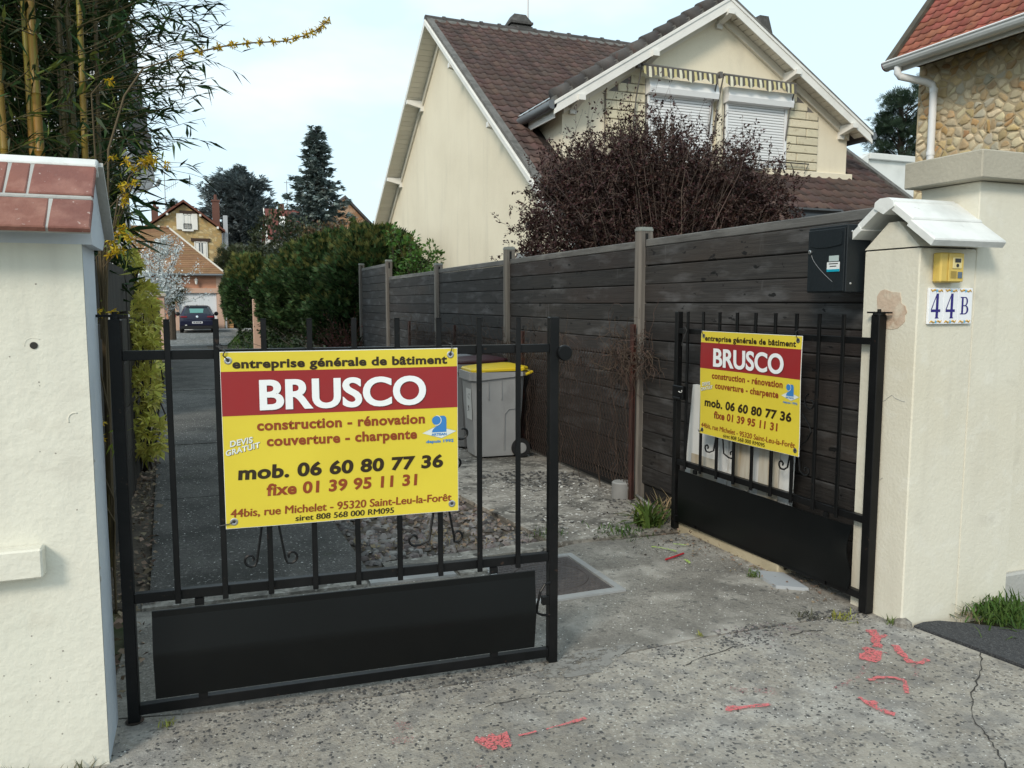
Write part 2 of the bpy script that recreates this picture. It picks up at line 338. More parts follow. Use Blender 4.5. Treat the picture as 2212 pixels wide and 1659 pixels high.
# lane strips: concrete wheel track left, weathered track right
def lx(y): return np.interp(y, [4.6, 12, 24, 32], [-.30, -.56, -.84, -.95])
def rx(y): return np.interp(y, [4.6, 12, 24, 32], [.90, .74, .42, .25])
lane = slab('lane_base', [(-.75, 4.6), (3.45, 4.74), (3.45, 9.4), (2.4, 33), (-1.35, 33)], -.2, -.03, soil_m, kind='structure')
js = [4.60, 7.0, 9.7, 12.9, 15.8, 18.1, 21.5, 25, 28.6, 32.2]
for a, b in zip(js[:-1], js[1:]):
    slab('slab', [(lx(a), a + .012), (rx(a), a + .012), (rx(b), b - .012), (lx(b), b - .012)], -.12, random.uniform(-.006, .004), lane_m, lane)
for a, b in [(4.76, 6.3), (6.32, 8.4), (8.42, 10.6), (10.62, 13)]:
    xl = lambda y: np.interp(y, [4.7, 5.7, 8, 13], [2.18, 2.02, 1.85, 1.6])
    slab('slab', [(xl(a), a), (3.33, a), (3.33, b), (xl(b), b)], -.12, random.uniform(-.004, .006), pale_m, lane)
# threshold slabs
for a, b, m_ in [(.86, 1.36, smooth_m), (1.385, 1.56, pale_m), (-.33, .3, pale_m), (.32, .84, pale_m)]:
    slab('threshold_slab', [(a, 4.44 - .05 * a), (b, 4.44 - .05 * b), (b, 4.56 - .05 * b), (a, 4.56 - .05 * a)], -.1, .012, m_, lane)
slab('threshold_slab', [(1.0, 4.62), (2.15, 4.66), (2.15, 4.80), (1.0, 4.76)], -.1, .006, pale_m, lane)
cob = M('granite setts', (.2, .2, .2), .85, vor=((7, 5, 5), [(.14, .145, .15), (.20, .20, .205), (.26, .26, .26), (.17, .175, .18)], (.07, .075, .05), .12), bump=[(9, .5)])
flat('cobbled_lane', [(-1.35, 32.3), (1.0, 32.3), (2.4, 50.4), (-1.4, 50.4)], -.004, cob)
cement_step = slab('garage_step', [(1.0, 47.5), (3.2, 47.5), (3.2, 50.4), (1.0, 50.4)], -.2, .1, smooth_m, kind='structure')
# cement patch at the gate stop, scuffed patches and cracks
patch = ribbon([(1.30, 3.02), (1.42, 3.05), (1.55, 3.06), (1.75, 3.14), (1.86, 3.16)], [.04, .17, .20, .08, .006], .003, 'cement_patch', M('cement smear', (.245, .235, .215), .9, [((.18, .172, .16), 9, .4, .65, .7)], hole=(16, .48, .60), bump=(60, .3)), apron, .1)
for pts, w in [([(3.29, 2.5), (3.15, 2.38), (2.99, 2.28), (2.86, 2.2), (2.716, 2.068), (2.66, 1.97), (2.613, 1.903), (2.5, 1.75)], .005), ([(1.95, 2.88), (2.1, 2.93), (2.3, 2.96)], .004), ([(1.0, 2.86), (1.25, 2.87), (1.4, 2.86)], .003),
               ([(2.60, 2.97), (2.7, 2.985), (2.8, 2.96)], .006)]:
    ribbon(wobble(pts, 5, .008), w, .003, 'crack', crack_m, apron, .35)
# spray-paint marks
MZ = [.004]
def mark(pts, w, m=pinkp, par=apron):
    MZ[0] += .00025; ribbon(wobble(pts, 4, .003), w, MZ[0], 'paint_mark', m, par, .18)
mark([(3.02, 2.88), (2.975, 2.80), (2.89, 2.71)], .045); mark([(3.04, 2.80), (2.975, 2.79)], .022)
mark([(2.86, 2.70), (2.80, 2.655), (2.74, 2.615)], .095); mark([(2.74, 2.61), (2.605, 2.522), (2.50, 2.49), (2.40, 2.468)], .022, pinkf)
mark([(2.985, 2.70), (2.945, 2.63), (2.915, 2.565), (2.90, 2.53)], .032); mark([(2.915, 2.525), (2.95, 2.515), (3.0, 2.53)], .026); mark([(2.91, 2.52), (2.86, 2.46), (2.80, 2.42)], .02, pinkf)
mark([(2.60, 2.475), (2.66, 2.475), (2.72, 2.45), (2.735, 2.41), (2.69, 2.365), (2.655, 2.325)], .02); mark([(2.60, 2.475), (2.63, 2.43), (2.69, 2.395)], .014, pinkf)
mark([(2.445, 2.375), (2.44, 2.30), (2.45, 2.225)], .02); mark([(2.47, 2.33), (2.44, 2.29)], .034); mark([(2.445, 2.25), (2.47, 2.215)], .034)
mark([(1.89, 2.485), (1.95, 2.475), (2.07, 2.458)], .022); mark([(1.88, 2.49), (1.93, 2.48)], .034); mark([(2.0, 2.62), (2.06, 2.58)], .04, pinkf); mark([(2.08, 2.57), (2.16, 2.53)], .05, pinkf)
mark([(.90, 2.60), (.935, 2.605), (.975, 2.602), (1.01, 2.60)], .085); mark([(1.05, 2.605), (1.12, 2.61)], .012); mark([(1.16, 2.61), (1.25, 2.617), (1.335, 2.627)], [.006] * 3 + [.012] * 3 + [.02] * 3)
mark([(.63, 2.86), (.68, 2.83), (.66, 2.78)], .05, pinkf); mark([(.60, 2.75), (.68, 2.72)], .05, pinkf)
mark([(.75, 2.46), (.86, 2.45)], .05, pinkf)
mark([(2.72, 4.42), (2.76, 4.38), (2.80, 4.30), (2.81, 4.27)], .02, lime, drive); mark([(2.77, 4.12), (2.76, 4.04)], .02, lime, drive); mark([(2.88, 4.42), (2.95, 4.36)], .016, lime, drive)
mb = MB(); mb.tube([(2.66, 4.16, .008), (2.74, 4.18, .012), (2.83, 4.22, .01)], .006, 6); tag(mb.build('scrap_of_twine', redst), 'short red scrap lying on the driveway by the open gate leaf', 'scrap')
# manhole
mh = thing('manhole_cover', 'square cast iron cover set in a pale cement frame on the driveway', 'manhole cover', (1.85, 4.14, 0))
for q in ([(1.55, 3.79), (2.17, 3.79), (2.13, 3.845), (1.59, 3.845)], [(2.13, 3.845), (2.17, 3.79), (2.17, 4.50), (2.13, 4.46)], [(1.55, 4.50), (1.59, 4.46), (2.13, 4.46), (2.17, 4.50)], [(1.55, 3.79), (1.59, 3.845), (1.59, 4.46), (1.55, 4.50)]):
    slab('frame', q, -.05, .008, smooth_m, mh)
slab('plate', [(1.6, 3.855), (2.12, 3.855), (2.12, 4.45), (1.6, 4.45)], -.03, .003, castiron, mh)
mb = MB()
for i in range(13):
    for j in range(15):
        x = 1.62 + i * .0385 + (.019 if j % 2 else 0); y = 3.87 + j * .0385
        if x > 2.09: continue
        if abs(math.hypot(x - 1.86, y - 4.15) - .225) < .018: continue
        mb.add([(x + .017 * math.cos(t), y + .015 * math.sin(t), .0035) for t in np.arange(6) * math.pi / 3] + [(x + .011 * math.cos(t), y + .01 * math.sin(t), .0075) for t in np.arange(6) * math.pi / 3],
               [tuple(range(6, 12))] + [(k, (k + 1) % 6, 6 + (k + 1) % 6, 6 + k) for k in range(6)])
o = mb.build('studs', castiron, mh); o['kind'] = 'stuff'
mb = MB(); mb.tube([(1.86 + .225 * math.cos(t), 4.15 + .225 * math.sin(t), .003) for t in np.linspace(0, 2 * math.pi, 40)[:-1]], .006, 6, close=True); mb.build('ring', castiron, mh)
# loose chips bedded in the concrete, joined; some dark ones stand in for shaded pits
def stones(name, n, xr, yr, sr, mat, parent, z=0, ok=None, flatn=.45, kind='stuff'):
    th = np.arange(6) * math.pi / 3
    tv = np.concatenate([np.stack([np.cos(th), np.sin(th), 0 * th - .6], 1), np.stack([.65 * np.cos(th), .65 * np.sin(th), 0 * th + .5], 1)])
    tf4 = np.array([(k, (k + 1) % 6, 6 + (k + 1) % 6, 6 + k) for k in range(6)] + [(6, 7, 8, 9), (6, 9, 10, 11)])
    P = np.stack([RNG.uniform(*xr, n), RNG.uniform(*yr, n), np.full(n, z)], 1)
    if ok is not None: P = P[[bool(ok(p[0], p[1])) for p in P]]
    n = len(P); s = RNG.uniform(*sr, n); sc = np.stack([s * RNG.uniform(.7, 1.5, n), s * RNG.uniform(.6, 1.1, n), s * flatn], 1)
    a = RNG.uniform(0, 6.28, n); t = RNG.normal(0, .15, (n, 2)); B = np.stack([np.stack([np.cos(a), np.sin(a), t[:, 0]], 1), np.stack([-np.sin(a), np.cos(a), t[:, 1]], 1), np.stack([-t[:, 0], -t[:, 1], np.ones(n)], 1)], 1)
    V, F = scatter(tv, tf4, P, B, sc); V += RNG.normal(0, .13, V.shape) * np.repeat(s, 12)[:, None] * [1, 1, .3]
    o = link(name, npmesh(name, V, F), mat, parent)
    if kind: o['kind'] = kind
    return o
stones('chips', 3000, (-.35, 3.25), (1.75, 3.05), (.0025, .009), chipd, apron, .0, flatn=.25)  # dark chips also stand for pits, their inner shade put into the colour
stones('chips', 2400, (-.35, 3.25), (1.75, 3.1), (.002, .005), chipw, apron, .0, flatn=.25)
stones('chips', 1500, (-.3, 3.2), (3.12, 4.55), (.0025, .006), chipw, drive, -.003, lambda x, y: not (1.53 < x < 2.19 and 3.77 < y < 4.52), flatn=.25)
stones('chips', 1100, (-.55, .9), (4.65, 12), (.002, .006), chipw, lane, .004, lambda x, y: lx(y) + .02 < x < rx(y) - .02, flatn=.2)
stones('chips', 900, (1.9, 3.15), (2.94, 3.16), (.003, .010), chipd, apron, .0, lambda x, y: abs(y - 3.06 - .05 * math.sin(5 * x)) < .05 * (1 + math.sin(11 * x)), flatn=.4)
stones('chips', 500, (1.9, 3.15), (2.9, 3.16), (.003, .012), stone_m, apron, .0, lambda x, y: math.sin(7 * x + 3 * y) > .2, flatn=.4)
stones('chips', 500, (-.2, 1.5), (3.0, 3.2), (.003, .009), chipd, apron, .0, flatn=.4)
stones('chips', 1500, (1.9, 3.25), (4.8, 9), (.004, .013), chipw, lane, .004, lambda x, y: math.sin(3.1 * x + 1.3 * y) + math.sin(2.3 * y) > -.3 and x > 2.25, flatn=.15)
stones('chips', 900, (2.3, 3.25), (4.9, 7), (.005, .02), chipd, lane, .005, lambda x, y: math.sin(4.1 * x + 2.3 * y) + math.sin(5 * y) > .5, flatn=.15)
def inlit(x, y): return rx(y) + .03 < x < np.interp(y, [4.7, 5.7, 8, 13], [2.18, 2.02, 1.85, 1.6]) - .02
o = stones('gravel', 2600, (.8, 2.2), (4.82, 8.5), (.012, .042), stone_m, None, -.015, inlit, .6)
tag(o, 'mixed grey and brown stones filling the strip between the two concrete tracks', 'gravel')
def litter(name, n, xr, yr, sr, mat, ok=None, z=(0, .03), label=None, cat=None, parent=None):
    P = np.stack([RNG.uniform(*xr, n), RNG.uniform(*yr, n), RNG.uniform(*z, n)], 1)
    if ok is not None: P = P[[bool(ok(p[0], p[1])) for p in P]]
    n = len(P); d = rdir(n); d[:, 2] *= .35; V, F = scatter(*LEAF, P, basis(d, roll=RNG.normal(0, .5, n)), np.stack([RNG.uniform(.5, 1, n)] * 3, 1) * RNG.uniform(*sr, n)[:, None])
    o = link(name, npmesh(name, V, F), mat, parent); o['kind'] = 'stuff'
    return tag(o, label, cat)
litter('leaf_litter', 1500, (.8, 2.2), (4.82, 9), (.025, .06), litter_m, inlit, (0, .04), 'dead brown leaves scattered over the gravel strip', 'leaves')
litter('leaf_litter', 1300, (-.75, -.22), (3.5, 9), (.03, .075), litter_m, lambda x, y: x < lx(y) + .02, (-.02, .03), 'dry grass and dead leaves along the foot of the dark panel fence', 'leaves')
litter('leaf_litter', 420, (2.4, 3.3), (4.3, 6.2), (.012, .035), M('dark crumbs', (.05, .042, .035), .9, isl=.5), lambda x, y: x > 2.6 + .5 * (y - 4.6) * .2, (0, .012), 'dark flakes and crumbs strewn near the white pipe stub', 'debris')
litter('leaf_litter', 380, (2.85, 3.25), (3.25, 4.75), (.012, .04), litter_m, lambda x, y: x > 2.9 - .05 * (y - 3.2) + abs(math.sin(9 * y)) * .12, (0, .015), 'brown twigs and leaf scraps under the open gate leaf', 'debris')
litter('leaf_litter', 300, (.2, 1.5), (3.08, 3.3), (.006, .02), chipd, None, (0, .008), 'dark grit gathered under the closed gate leaf', 'grit')
def tuft(name, c, n, h, spread, mat, label, cat='plant', wide=.07, kind=None):
    d = rdir(n, .9); d[:, 2] = np.abs(d[:, 2]) * RNG.uniform(.5, 1.4, n) + .15
    P = np.array([[c[0], c[1], c[2] if len(c) > 2 else 0]]) + np.concatenate([RNG.normal(0, spread, (n, 2)), np.zeros((n, 1))], 1)
    tv = np.array([(-wide, 0, 0), (wide, 0, 0), (wide * .8, .55, .06), (-wide * .8, .55, .06), (.0, 1, -.15), (0, 1, -.15)]); tf = np.array([(0, 1, 2, 3), (3, 2, 4, 5)])
    V, F = scatter(tv, tf, P, basis(d), RNG.uniform(.4, 1, n) * h); o = link(name, npmesh(name, V, F), mat)
    tag(o, label, cat, kind=kind); return o
weed_m = M('weed leaf', (.10, .15, .03), .7, isl=.35, trans=.25)
weedy_m = M('yellowish weed', (.28, .28, .05), .7, isl=.35, trans=.25)
tuft('grass_tuft', (2.98, 4.90), 70, .28, .05, weed_m, 'large green weed with long blades beside the free end of the open gate', 'weed')
tuft('grass_tuft', (2.72, 4.80), 160, .07, .10, grass_m, 'low dark grass patch at the seam left of the long-bladed weed', 'grass')
tuft('dry_grass_tuft', (3.18, 5.05), 90, .30, .07, drygrass_m, 'straw coloured dry grass between the fence foot and the open gate', 'grass', .02)
for c, n, h, sp, m_, lab in [((2.99, 3.72), 40, .06, .02, weed_m, 'small green weed at the corner of the pale slab under the gate'), ((3.0, 3.04), 60, .05, .03, weedy_m, 'bright yellow green weed in the pavement near the right gate post'),
                             ((2.84, 3.13), 50, .045, .03, M('dark weed', (.06, .06, .03), .8, isl=.4), 'dark withered weed left of the bright weed by the gate post'), ((3.19, 2.90), 40, .05, .02, weed_m, 'tiny moss tuft at the front foot of the numbered pillar'),
                             ((2.2, 3.13), 25, .03, .012, weedy_m, 'tiny yellow weed alone in the driveway seam'), ((-.16, 3.18), 25, .04, .02, weedy_m, 'little weed by the foot of the left hinge post'),
                             ((2.2, 4.95), 110, .05, .07, grass_m, 'mossy green patch between gravel and right concrete track'), ((-.02, 3.6), 60, .07, .05, grass_m, 'grass patch seen under the closed gate panel'), ((1.55, 5.0), 120, .06, .12, drygrass_m, 'yellowish dry grass along the front of the gravel strip')]:
    tuft('weed', c, n, h, sp, m_, lab, 'weed')
tuft('grass_clump', (3.78, 2.78), 500, .13, .09, grass_m, 'thick green grass clump against the tall wall at the right edge', 'grass', .05, 'stuff')
tuft('dry_grass_tuft', (3.60, 2.82), 90, .05, .04, drygrass_m, 'dry straw beside the asphalt path foot of the tall wall', 'grass', .03)
tuft('weed_row', (-.62, 2.92), 90, .10, .03, M('grey green weed', (.12, .14, .08), .8, isl=.3), 'grey green sprigs at the foot of the left wall', 'weed', .05)
tuft('weed_row', (-.43, 2.93), 70, .06, .04, M('mossy weed', (.08, .08, .04), .8, isl=.3), 'low brownish moss at the corner foot of the left wall', 'weed', .05)
def grassfield(name, ok, n, xr, yr, h, lab, z=-.05):
    P = np.stack([RNG.uniform(*xr, n), RNG.uniform(*yr, n), np.full(n, z)], 1); P = P[[bool(ok(*p[:2])) for p in P]]; n = len(P)
    d = rdir(n, 1.4); d[:, 2] = np.abs(d[:, 2]); tv = np.array([(-.1, 0, 0), (.1, 0, 0), (.0, 1, 0), (0, 1, 0)]); V, F = scatter(tv, np.array([(0, 1, 2, 3)]), P, basis(d), RNG.uniform(.5, 1, n) * h)
    tag(link(name, npmesh(name, V, F), grass_m), lab, 'grass', kind='stuff')
grassfield('grass', lambda x, y: x > np.interp(y, [24, 32, 48], [.8, 1.0, 2.2]), 5000, (.7, 3.4), (22, 47.4), .22, 'mown grass verge between the hedge foot and the far lane')
grassfield('grass', lambda x, y: x < lx(y), 2500, (-1.3, -.5), (9, 24), .14, 'dark grass strip left of the lane below the golden shrub')
# ------------------------------------------------------------ left wall with tiled cap
lw = thing('gate_wall', 'pale cream wall end with terracotta tiled cap left of the gate', 'wall', (-.6, 3.1, 0))
mb = MB(); mb.box(-3.6, -.345, 2.97, 3.29, -.1, 1.83); mb.build('wall_body', plasterL, lw)
mb = MB(); n = 40
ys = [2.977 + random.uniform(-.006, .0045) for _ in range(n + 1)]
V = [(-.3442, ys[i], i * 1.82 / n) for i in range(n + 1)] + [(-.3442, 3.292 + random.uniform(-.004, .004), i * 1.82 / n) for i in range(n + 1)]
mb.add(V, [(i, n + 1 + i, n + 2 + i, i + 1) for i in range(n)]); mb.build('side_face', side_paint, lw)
mb = MB(); mb.box(-3.6, -.5, 2.905, 2.9705, .708, .806, .006); mb.build('ledge', plasterL, lw)
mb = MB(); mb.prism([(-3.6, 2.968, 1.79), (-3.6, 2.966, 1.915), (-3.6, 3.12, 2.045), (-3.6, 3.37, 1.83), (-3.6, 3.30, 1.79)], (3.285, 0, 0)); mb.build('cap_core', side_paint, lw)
def slope_tile(mb, x0, x1, p0, p1, th, b=.004):
    """slab lying on a slope: p0,p1 = (y,z) of the lower and upper edge of its underside"""
    d = Vector((0, p1[0] - p0[0], p1[1] - p0[1])); nrm = Vector((0, -d.z, d.y)).normalized()
    if nrm.z < 0: nrm = -nrm
    a = Vector((0, p0[0], p0[1])); c = Vector((0, p1[0], p1[1]))
    e = d.normalized() * b
    def q(x, v): return (x, v.y, v.z)
    lo = [q(x0, a), q(x1, a), q(x1, c), q(x0, c)]; mid = [q(x0, a + nrm * (th - b)), q(x1, a + nrm * (th - b)), q(x1, c + nrm * (th - b)), q(x0, c + nrm * (th - b))]
    hi = [q(x0 + b, a + nrm * th + e), q(x1 - b, a + nrm * th + e), q(x1 - b, c + nrm * th - e), q(x0 + b, c + nrm * th - e)]
    mb.add(lo + mid + hi, [(3, 2, 1, 0), (8, 9, 10, 11)] + [(i, (i + 1) % 4, 4 + (i + 1) % 4, 4 + i) for i in range(4)] + [(4 + i, 4 + (i + 1) % 4, 8 + (i + 1) % 4, 8 + i) for i in range(4)])
def on(s, f=0): return (2.835 + (3.12 - 2.835) * s, 1.812 + (2.062 - 1.812) * s)
mb = MB(); slope_tile(mb, -3.6, -.304, on(0.01), on(.42), .0205); slope_tile(mb, -3.6, -.304, on(.425), on(.97), .0225); mb.build('mortar_bed', mortar, lw)
up = [-.302, -.492, -.556, -.75, -.96, -1.17]; dn = [-.302, -.425, -.645, -.86, -1.08]
for a, b in zip(up[1:], up): 
    mb = MB(); slope_tile(mb, a + .008, b - .0, (on(.43)[0], on(.43)[1] + .016), (on(.93)[0], on(.93)[1] + .010), .017); mb.build('tile', terracotta, lw)
for a, b in zip(dn[1:], dn):
    mb = MB(); slope_tile(mb, a + .008, b, (on(0)[0] - .008, on(0)[1] + .006), (on(.40)[0], on(.40)[1] + .006), .018); mb.build('tile', terracotta, lw)
mb = MB(); mb.tube([(x, 3.128 + random.uniform(-.002, .002), 2.058 + random.uniform(-.003, .003)) for x in np.linspace(-3.6, -.30, 60)], .028, 10); slope_tile(mb, -3.6, -.301, (on(.86)[0], on(.86)[1] + .02), (on(1.02)[0], on(1.02)[1] + .008), .016); mb.build('ridge_mortar', whitecap, lw)
mb = MB(); slope_tile(mb, -3.6, -.285, (3.40, 1.835), (3.115, 2.062), .024); mb.build('back_slope', mortar, lw)
mb = MB(); mb.lathe([(.0115, -.002), (.0115, .0015)], (-.498, 2.969, 1.463), (0, -1, 0), 14); mb.build('hole', crack_m, lw)
mb = MB(); mb.tube([(-.498 + .026 * math.cos(t), 2.9705, 1.466 + .022 * math.sin(t)) for t in np.linspace(.8, 3.4, 12)], .0016, 5); mb.tube([(-.392 + .02 * math.cos(t), 2.970, 1.216 + .022 * math.sin(t)) for t in np.linspace(1.2, 3.6, 12)], .0025, 5); mb.build('plaster_scar', plasterL, lw, smooth=True)
mb = MB()
for z, s in ((.70, .006), (.66, .011), (1.07, .006)): mb.lathe([(s, 0), (s * .6, .002)], (-.3435, 2.985, z), (1, 0, 0), 7)
mb.build('chipped_spot', mortar, lw)
mb = MB()
for k in range(26):
    x_, z_ = random.uniform(-.72, -.36), random.choice([random.uniform(.05, .5), random.uniform(.9, 1.75)]); q_ = random.uniform(.0012, .0035); mb.lathe([(q_, 0), (q_ * .7, .0008)], (x_, 2.9698, z_), (0, -1, 0), 6)
o = mb.build('plaster_pits', M('pit shadow', (.30, .28, .24), .9), lw); o['kind'] = 'stuff'
# ------------------------------------------------------------ right pillar 44 B
rp = thing('gate_pillar', 'cream gate pillar with white gabled tile cap carrying the house number', 'pillar', (3.39, 3.03, 0))
mb = MB(); mb.box(3.2, 3.572, 2.86, 3.20, -.1, 1.862, .006); mb.build('shaft', plaster, rp)
mb = MB(); mb.prism([(3.197, 2.862, 1.868), (3.197, 3.198, 1.868), (3.197, 3.05, 1.995), (3.197, 2.99, 1.995)], (.40, 0, 0)); mb.build('gable', plaster, rp)
mb = MB(); mb.box(3.203, 3.5, 2.863, 3.197, 1.8625, 1.8675); mb.build('joint', crack_m, rp)
for k, (s0, s1, lift) in enumerate([(0, .5, 0), (.46, .96, .012)]):
    for sgn in (-1, 1):
        f = lambda s: ((2.745 + .28 * s) if sgn < 0 else (3.305 - .28 * s), 1.862 + .205 * s + lift)
        mb = MB(); slope_tile(mb, 3.135 + .004 * k, 3.598 - .004 * k, f(s0), f(s1), .036, .006); smooth_by_angle(mb.build('cap_tile', whitecap, rp))
mb = MB(); mb.prism([(3.13, 2.965, 2.062), (3.13, 2.972, 2.092), (3.13, 3.0, 2.108), (3.13, 3.05, 2.108), (3.13, 3.08, 2.092), (3.13, 3.085, 2.062), (3.13, 3.025, 2.03)], (.43, 0, 0)); mb.build('ridge_tile', whitecap, rp)
mb = MB(); pts = [(3.106, 1.633), (3.085, 1.66), (3.059, 1.667), (3.02, 1.655), (2.964, 1.65), (2.957, 1.62), (2.953, 1.598), (2.93, 1.585), (2.917, 1.554), (2.93, 1.54), (2.928, 1.51), (2.941, 1.497), (2.97, 1.475), (3.009, 1.468), (3.04, 1.472), (3.068, 1.483), (3.085, 1.517), (3.10, 1.56)]
mb.prism([(3.2, y, z) for y, z in pts], (-.0025, 0, 0)); mb.build('bare_patch', bare, rp)
mb = MB(); mb.lathe([(.045, 0), (.04, .02), (.015, .04)], (3.215, 2.865, 0), n=9); mb.build('base_lump', drive_m, rp)
for pts in ([(3.198, 2.90, 1.12), (3.198, 2.98, 1.14), (3.198, 3.05, 1.10), (3.198, 3.13, 1.13)], [(3.198, 3.02, .72), (3.198, 3.08, .70), (3.198, 3.15, .74)]):
    mb = MB(); mb.tube([(p[0], p[1] + random.uniform(-.01, .01), p[2] + random.uniform(-.008, .008)) for a_, b_ in zip(pts[:-1], pts[1:]) for p in [tuple(a_[i] + (b_[i] - a_[i]) * t for i in range(3)) for t in (0, .33, .66)]], .0012, 4); mb.build('hairline', mortar, rp)
# tall wall right of it
stonecap = M('grey coping', (.40, .37, .30), .9, [((.30, .28, .23), 3, .4, .7, .7)], bump=(50, .4))
tw = thing('street_wall', 'tall cream wall with grey coping right of the numbered pillar', 'wall', (3.8, 3.0, 0))
mb = MB(); mb.box(3.578, 3.935, 2.865, 3.21, -.1, 2.192, .004); mb.build('wall_body', plaster, tw)
mb = MB(); mb.box(3.937, 9, 3.0, 3.21, -.1, 1.9); mb.build('wall_body', plaster, tw)
mb = MB(); mb.box(3.50, 4.02, 2.80, 3.255, 2.195, 2.33, .006); mb.build('coping', stonecap, tw)
mb = MB(); mb.box(4.12, 9, 3.262, 3.6, 2.25, 2.43, .006); mb.build('coping', stonecap, tw)
mb = MB(); mb.box(4.14, 9, 3.28, 3.58, -.1, 2.248); mb.build('wall_body', plaster, tw)
mb = MB(); mb.box(3.937, 4.4, 2.96, 2.998, -.1, .12, .01); mb.build('plinth', mortar, tw)
# house number tiles
num = thing('house_number', 'white ceramic number plate reading 44 B on the pillar front', 'house number', (3.256, 2.853, 1.498))
tile_w = M('glazed white tile', (.80, .81, .84), .15, [((.70, .71, .75), 20, .45, .7, .5)], spec=.6); navy = M('navy glaze', (.02, .012, .16), .2); ochre = M('ochre glaze', (.55, .33, .06), .25); sky_g = M('light blue glaze', (.12, .42, .65), .25)
for i in range(3):
    mb = MB(); mb.box(.0955 * i, .0955 * i + .0948, -.008, .006, 0, .174, .0015); t = mb.build('tile', tile_w, num, local=True)
    for zc, sg in ((.161, 1), (.012, -1)):
        xc = .0955 * i + .047
        mb = MB(); mb.tube([(xc - .038, -.0088, zc + .006 * sg), (xc - .030, -.0088, zc - .003 * sg), (xc - .014, -.0088, zc + .004 * sg), (xc - .004, -.0088, zc)], [.002, .004, .0045, .002], 6); mb.tube([(xc + .038, -.0088, zc - .006 * sg), (xc + .030, -.0088, zc + .003 * sg), (xc + .016, -.0088, zc - .004 * sg), (xc + .006, -.0088, zc)], [.002, .004, .0045, .002], 6); mb.build('ornament', ochre, t, local=True)
        mb = MB(); mb.add([(xc + .010 * math.cos(a) * (1 if k % 2 else .5), -.0093, zc - .001 + .010 * math.sin(a) * (1 if k % 2 else .5)) for k, a in enumerate(np.linspace(0, 6.28, 11)[:-1])], [tuple(range(10))]); mb.build('ornament', sky_g, t, local=True)
def fig4(x, par):
    mb = MB(); y = -.0085
    mb.add([(x + .037, y, .027), (x + .063, y, .027), (x + .063, y, .030), (x + .058, y, .033), (x + .058, y, .147), (x + .041, y, .147), (x + .041, y, .033), (x + .037, y, .030)], [tuple(range(8))])
    mb.add([(x + .010, y - .0003, .058), (x + .010, y - .0003, .071), (x + .071, y - .0003, .071), (x + .071, y - .0003, .058)], [(0, 1, 2, 3)])
    mb.add([(x + .010, y - .0006, .071), (x + .040, y - .0006, .140), (x + .043, y - .0006, .134), (x + .016, y - .0006, .071)], [(0, 1, 2, 3)]); return mb.build('numeral', navy, par, local=True)
fig4(.004, num); fig4(.1, num)
mb = MB(); y = -.0085; x = .196
mb.add([(x + .018, y, .047), (x + .031, y, .047), (x + .031, y, .130), (x + .018, y, .130)], [(0, 1, 2, 3)]); mb.add([(x + .010, y - .0003, .046), (x + .045, y - .0003, .046), (x + .045, y - .0003, .051), (x + .010, y - .0003, .051)], [(0, 1, 2, 3)]); mb.add([(x + .010, y - .0003, .126), (x + .045, y - .0003, .126), (x + .045, y - .0003, .131), (x + .010, y - .0003, .131)], [(0, 1, 2, 3)])
def arc(cx, cz, rx_, rz_, w, y):
    a = np.linspace(-1.57, 1.57, 13); V = [(cx + rx_ * math.cos(t), y, cz + rz_ * math.sin(t)) for t in a] + [(cx + (rx_ - w) * math.cos(t), y, cz + (rz_ - .005) * math.sin(t)) for t in a]
    return V, [(i, i + 1, 14 + i, 13 + i) for i in range(12)]
mb.add(*arc(x + .041, .109, .019, .022, .010, y - .0006)); mb.add(*arc(x + .041, .069, .024, .0225, .012, y - .0009)); mb.add([(x + .03, y - .001, .086), (x + .044, y - .001, .086), (x + .044, y - .001, .091), (x + .03, y - .001, .091)], [(0, 1, 2, 3)])
mb.build('numeral', navy, num, local=True)
# intercom
ic = thing('intercom', 'yellow door intercom box under the white cap of the pillar', 'intercom', (3.28, 2.86, 1.697))
yel_p = M('yellowed plastic', (.62, .45, .11), .45, [((.5, .34, .07), 20, .5, .7, .5)]); yel2 = M('pale plastic', (.68, .58, .28), .45); dk = M('dark plastic', (.02, .02, .022), .3); slate = M('slate button', (.10, .14, .2), .4)
mb = MB(); mb.box(0, .143, -.05, -.001, 0, .141, .007); mb.build('housing', yel_p, ic, local=True)
mb = MB(); mb.box(.045, .141, -.056, -.0505, .004, .137, .002); mb.build('front_plate', yel_p, ic, local=True)
mb = MB(); mb.box(.065, .125, -.060, -.0565, .065, .118, .002); mb.build('camera_panel', yel2, ic, local=True)
mb = MB(); mb.box(.078, .116, -.0615, -.0603, .094, .113); mb.build('name_window', dk, ic, local=True)
mb = MB(); mb.lathe([(.009, 0), (.008, .002)], (.096, -.0603, .080), (0, -1, 0), 14); mb.build('lens', dk, ic, local=True)
mb = MB(); mb.box(.103, .131, -.0595, -.0565, .020, .050, .001); mb.build('button', slate, ic, local=True)
for k in range(7): mb = MB(); mb.box(.058, .095, -.0575, -.0562, .020 + k * .005, .0222 + k * .005); mb.build('slot', M('slot brown', (.25, .17, .04), .6) if k == 0 else MATS['slot brown'], ic, local=True)
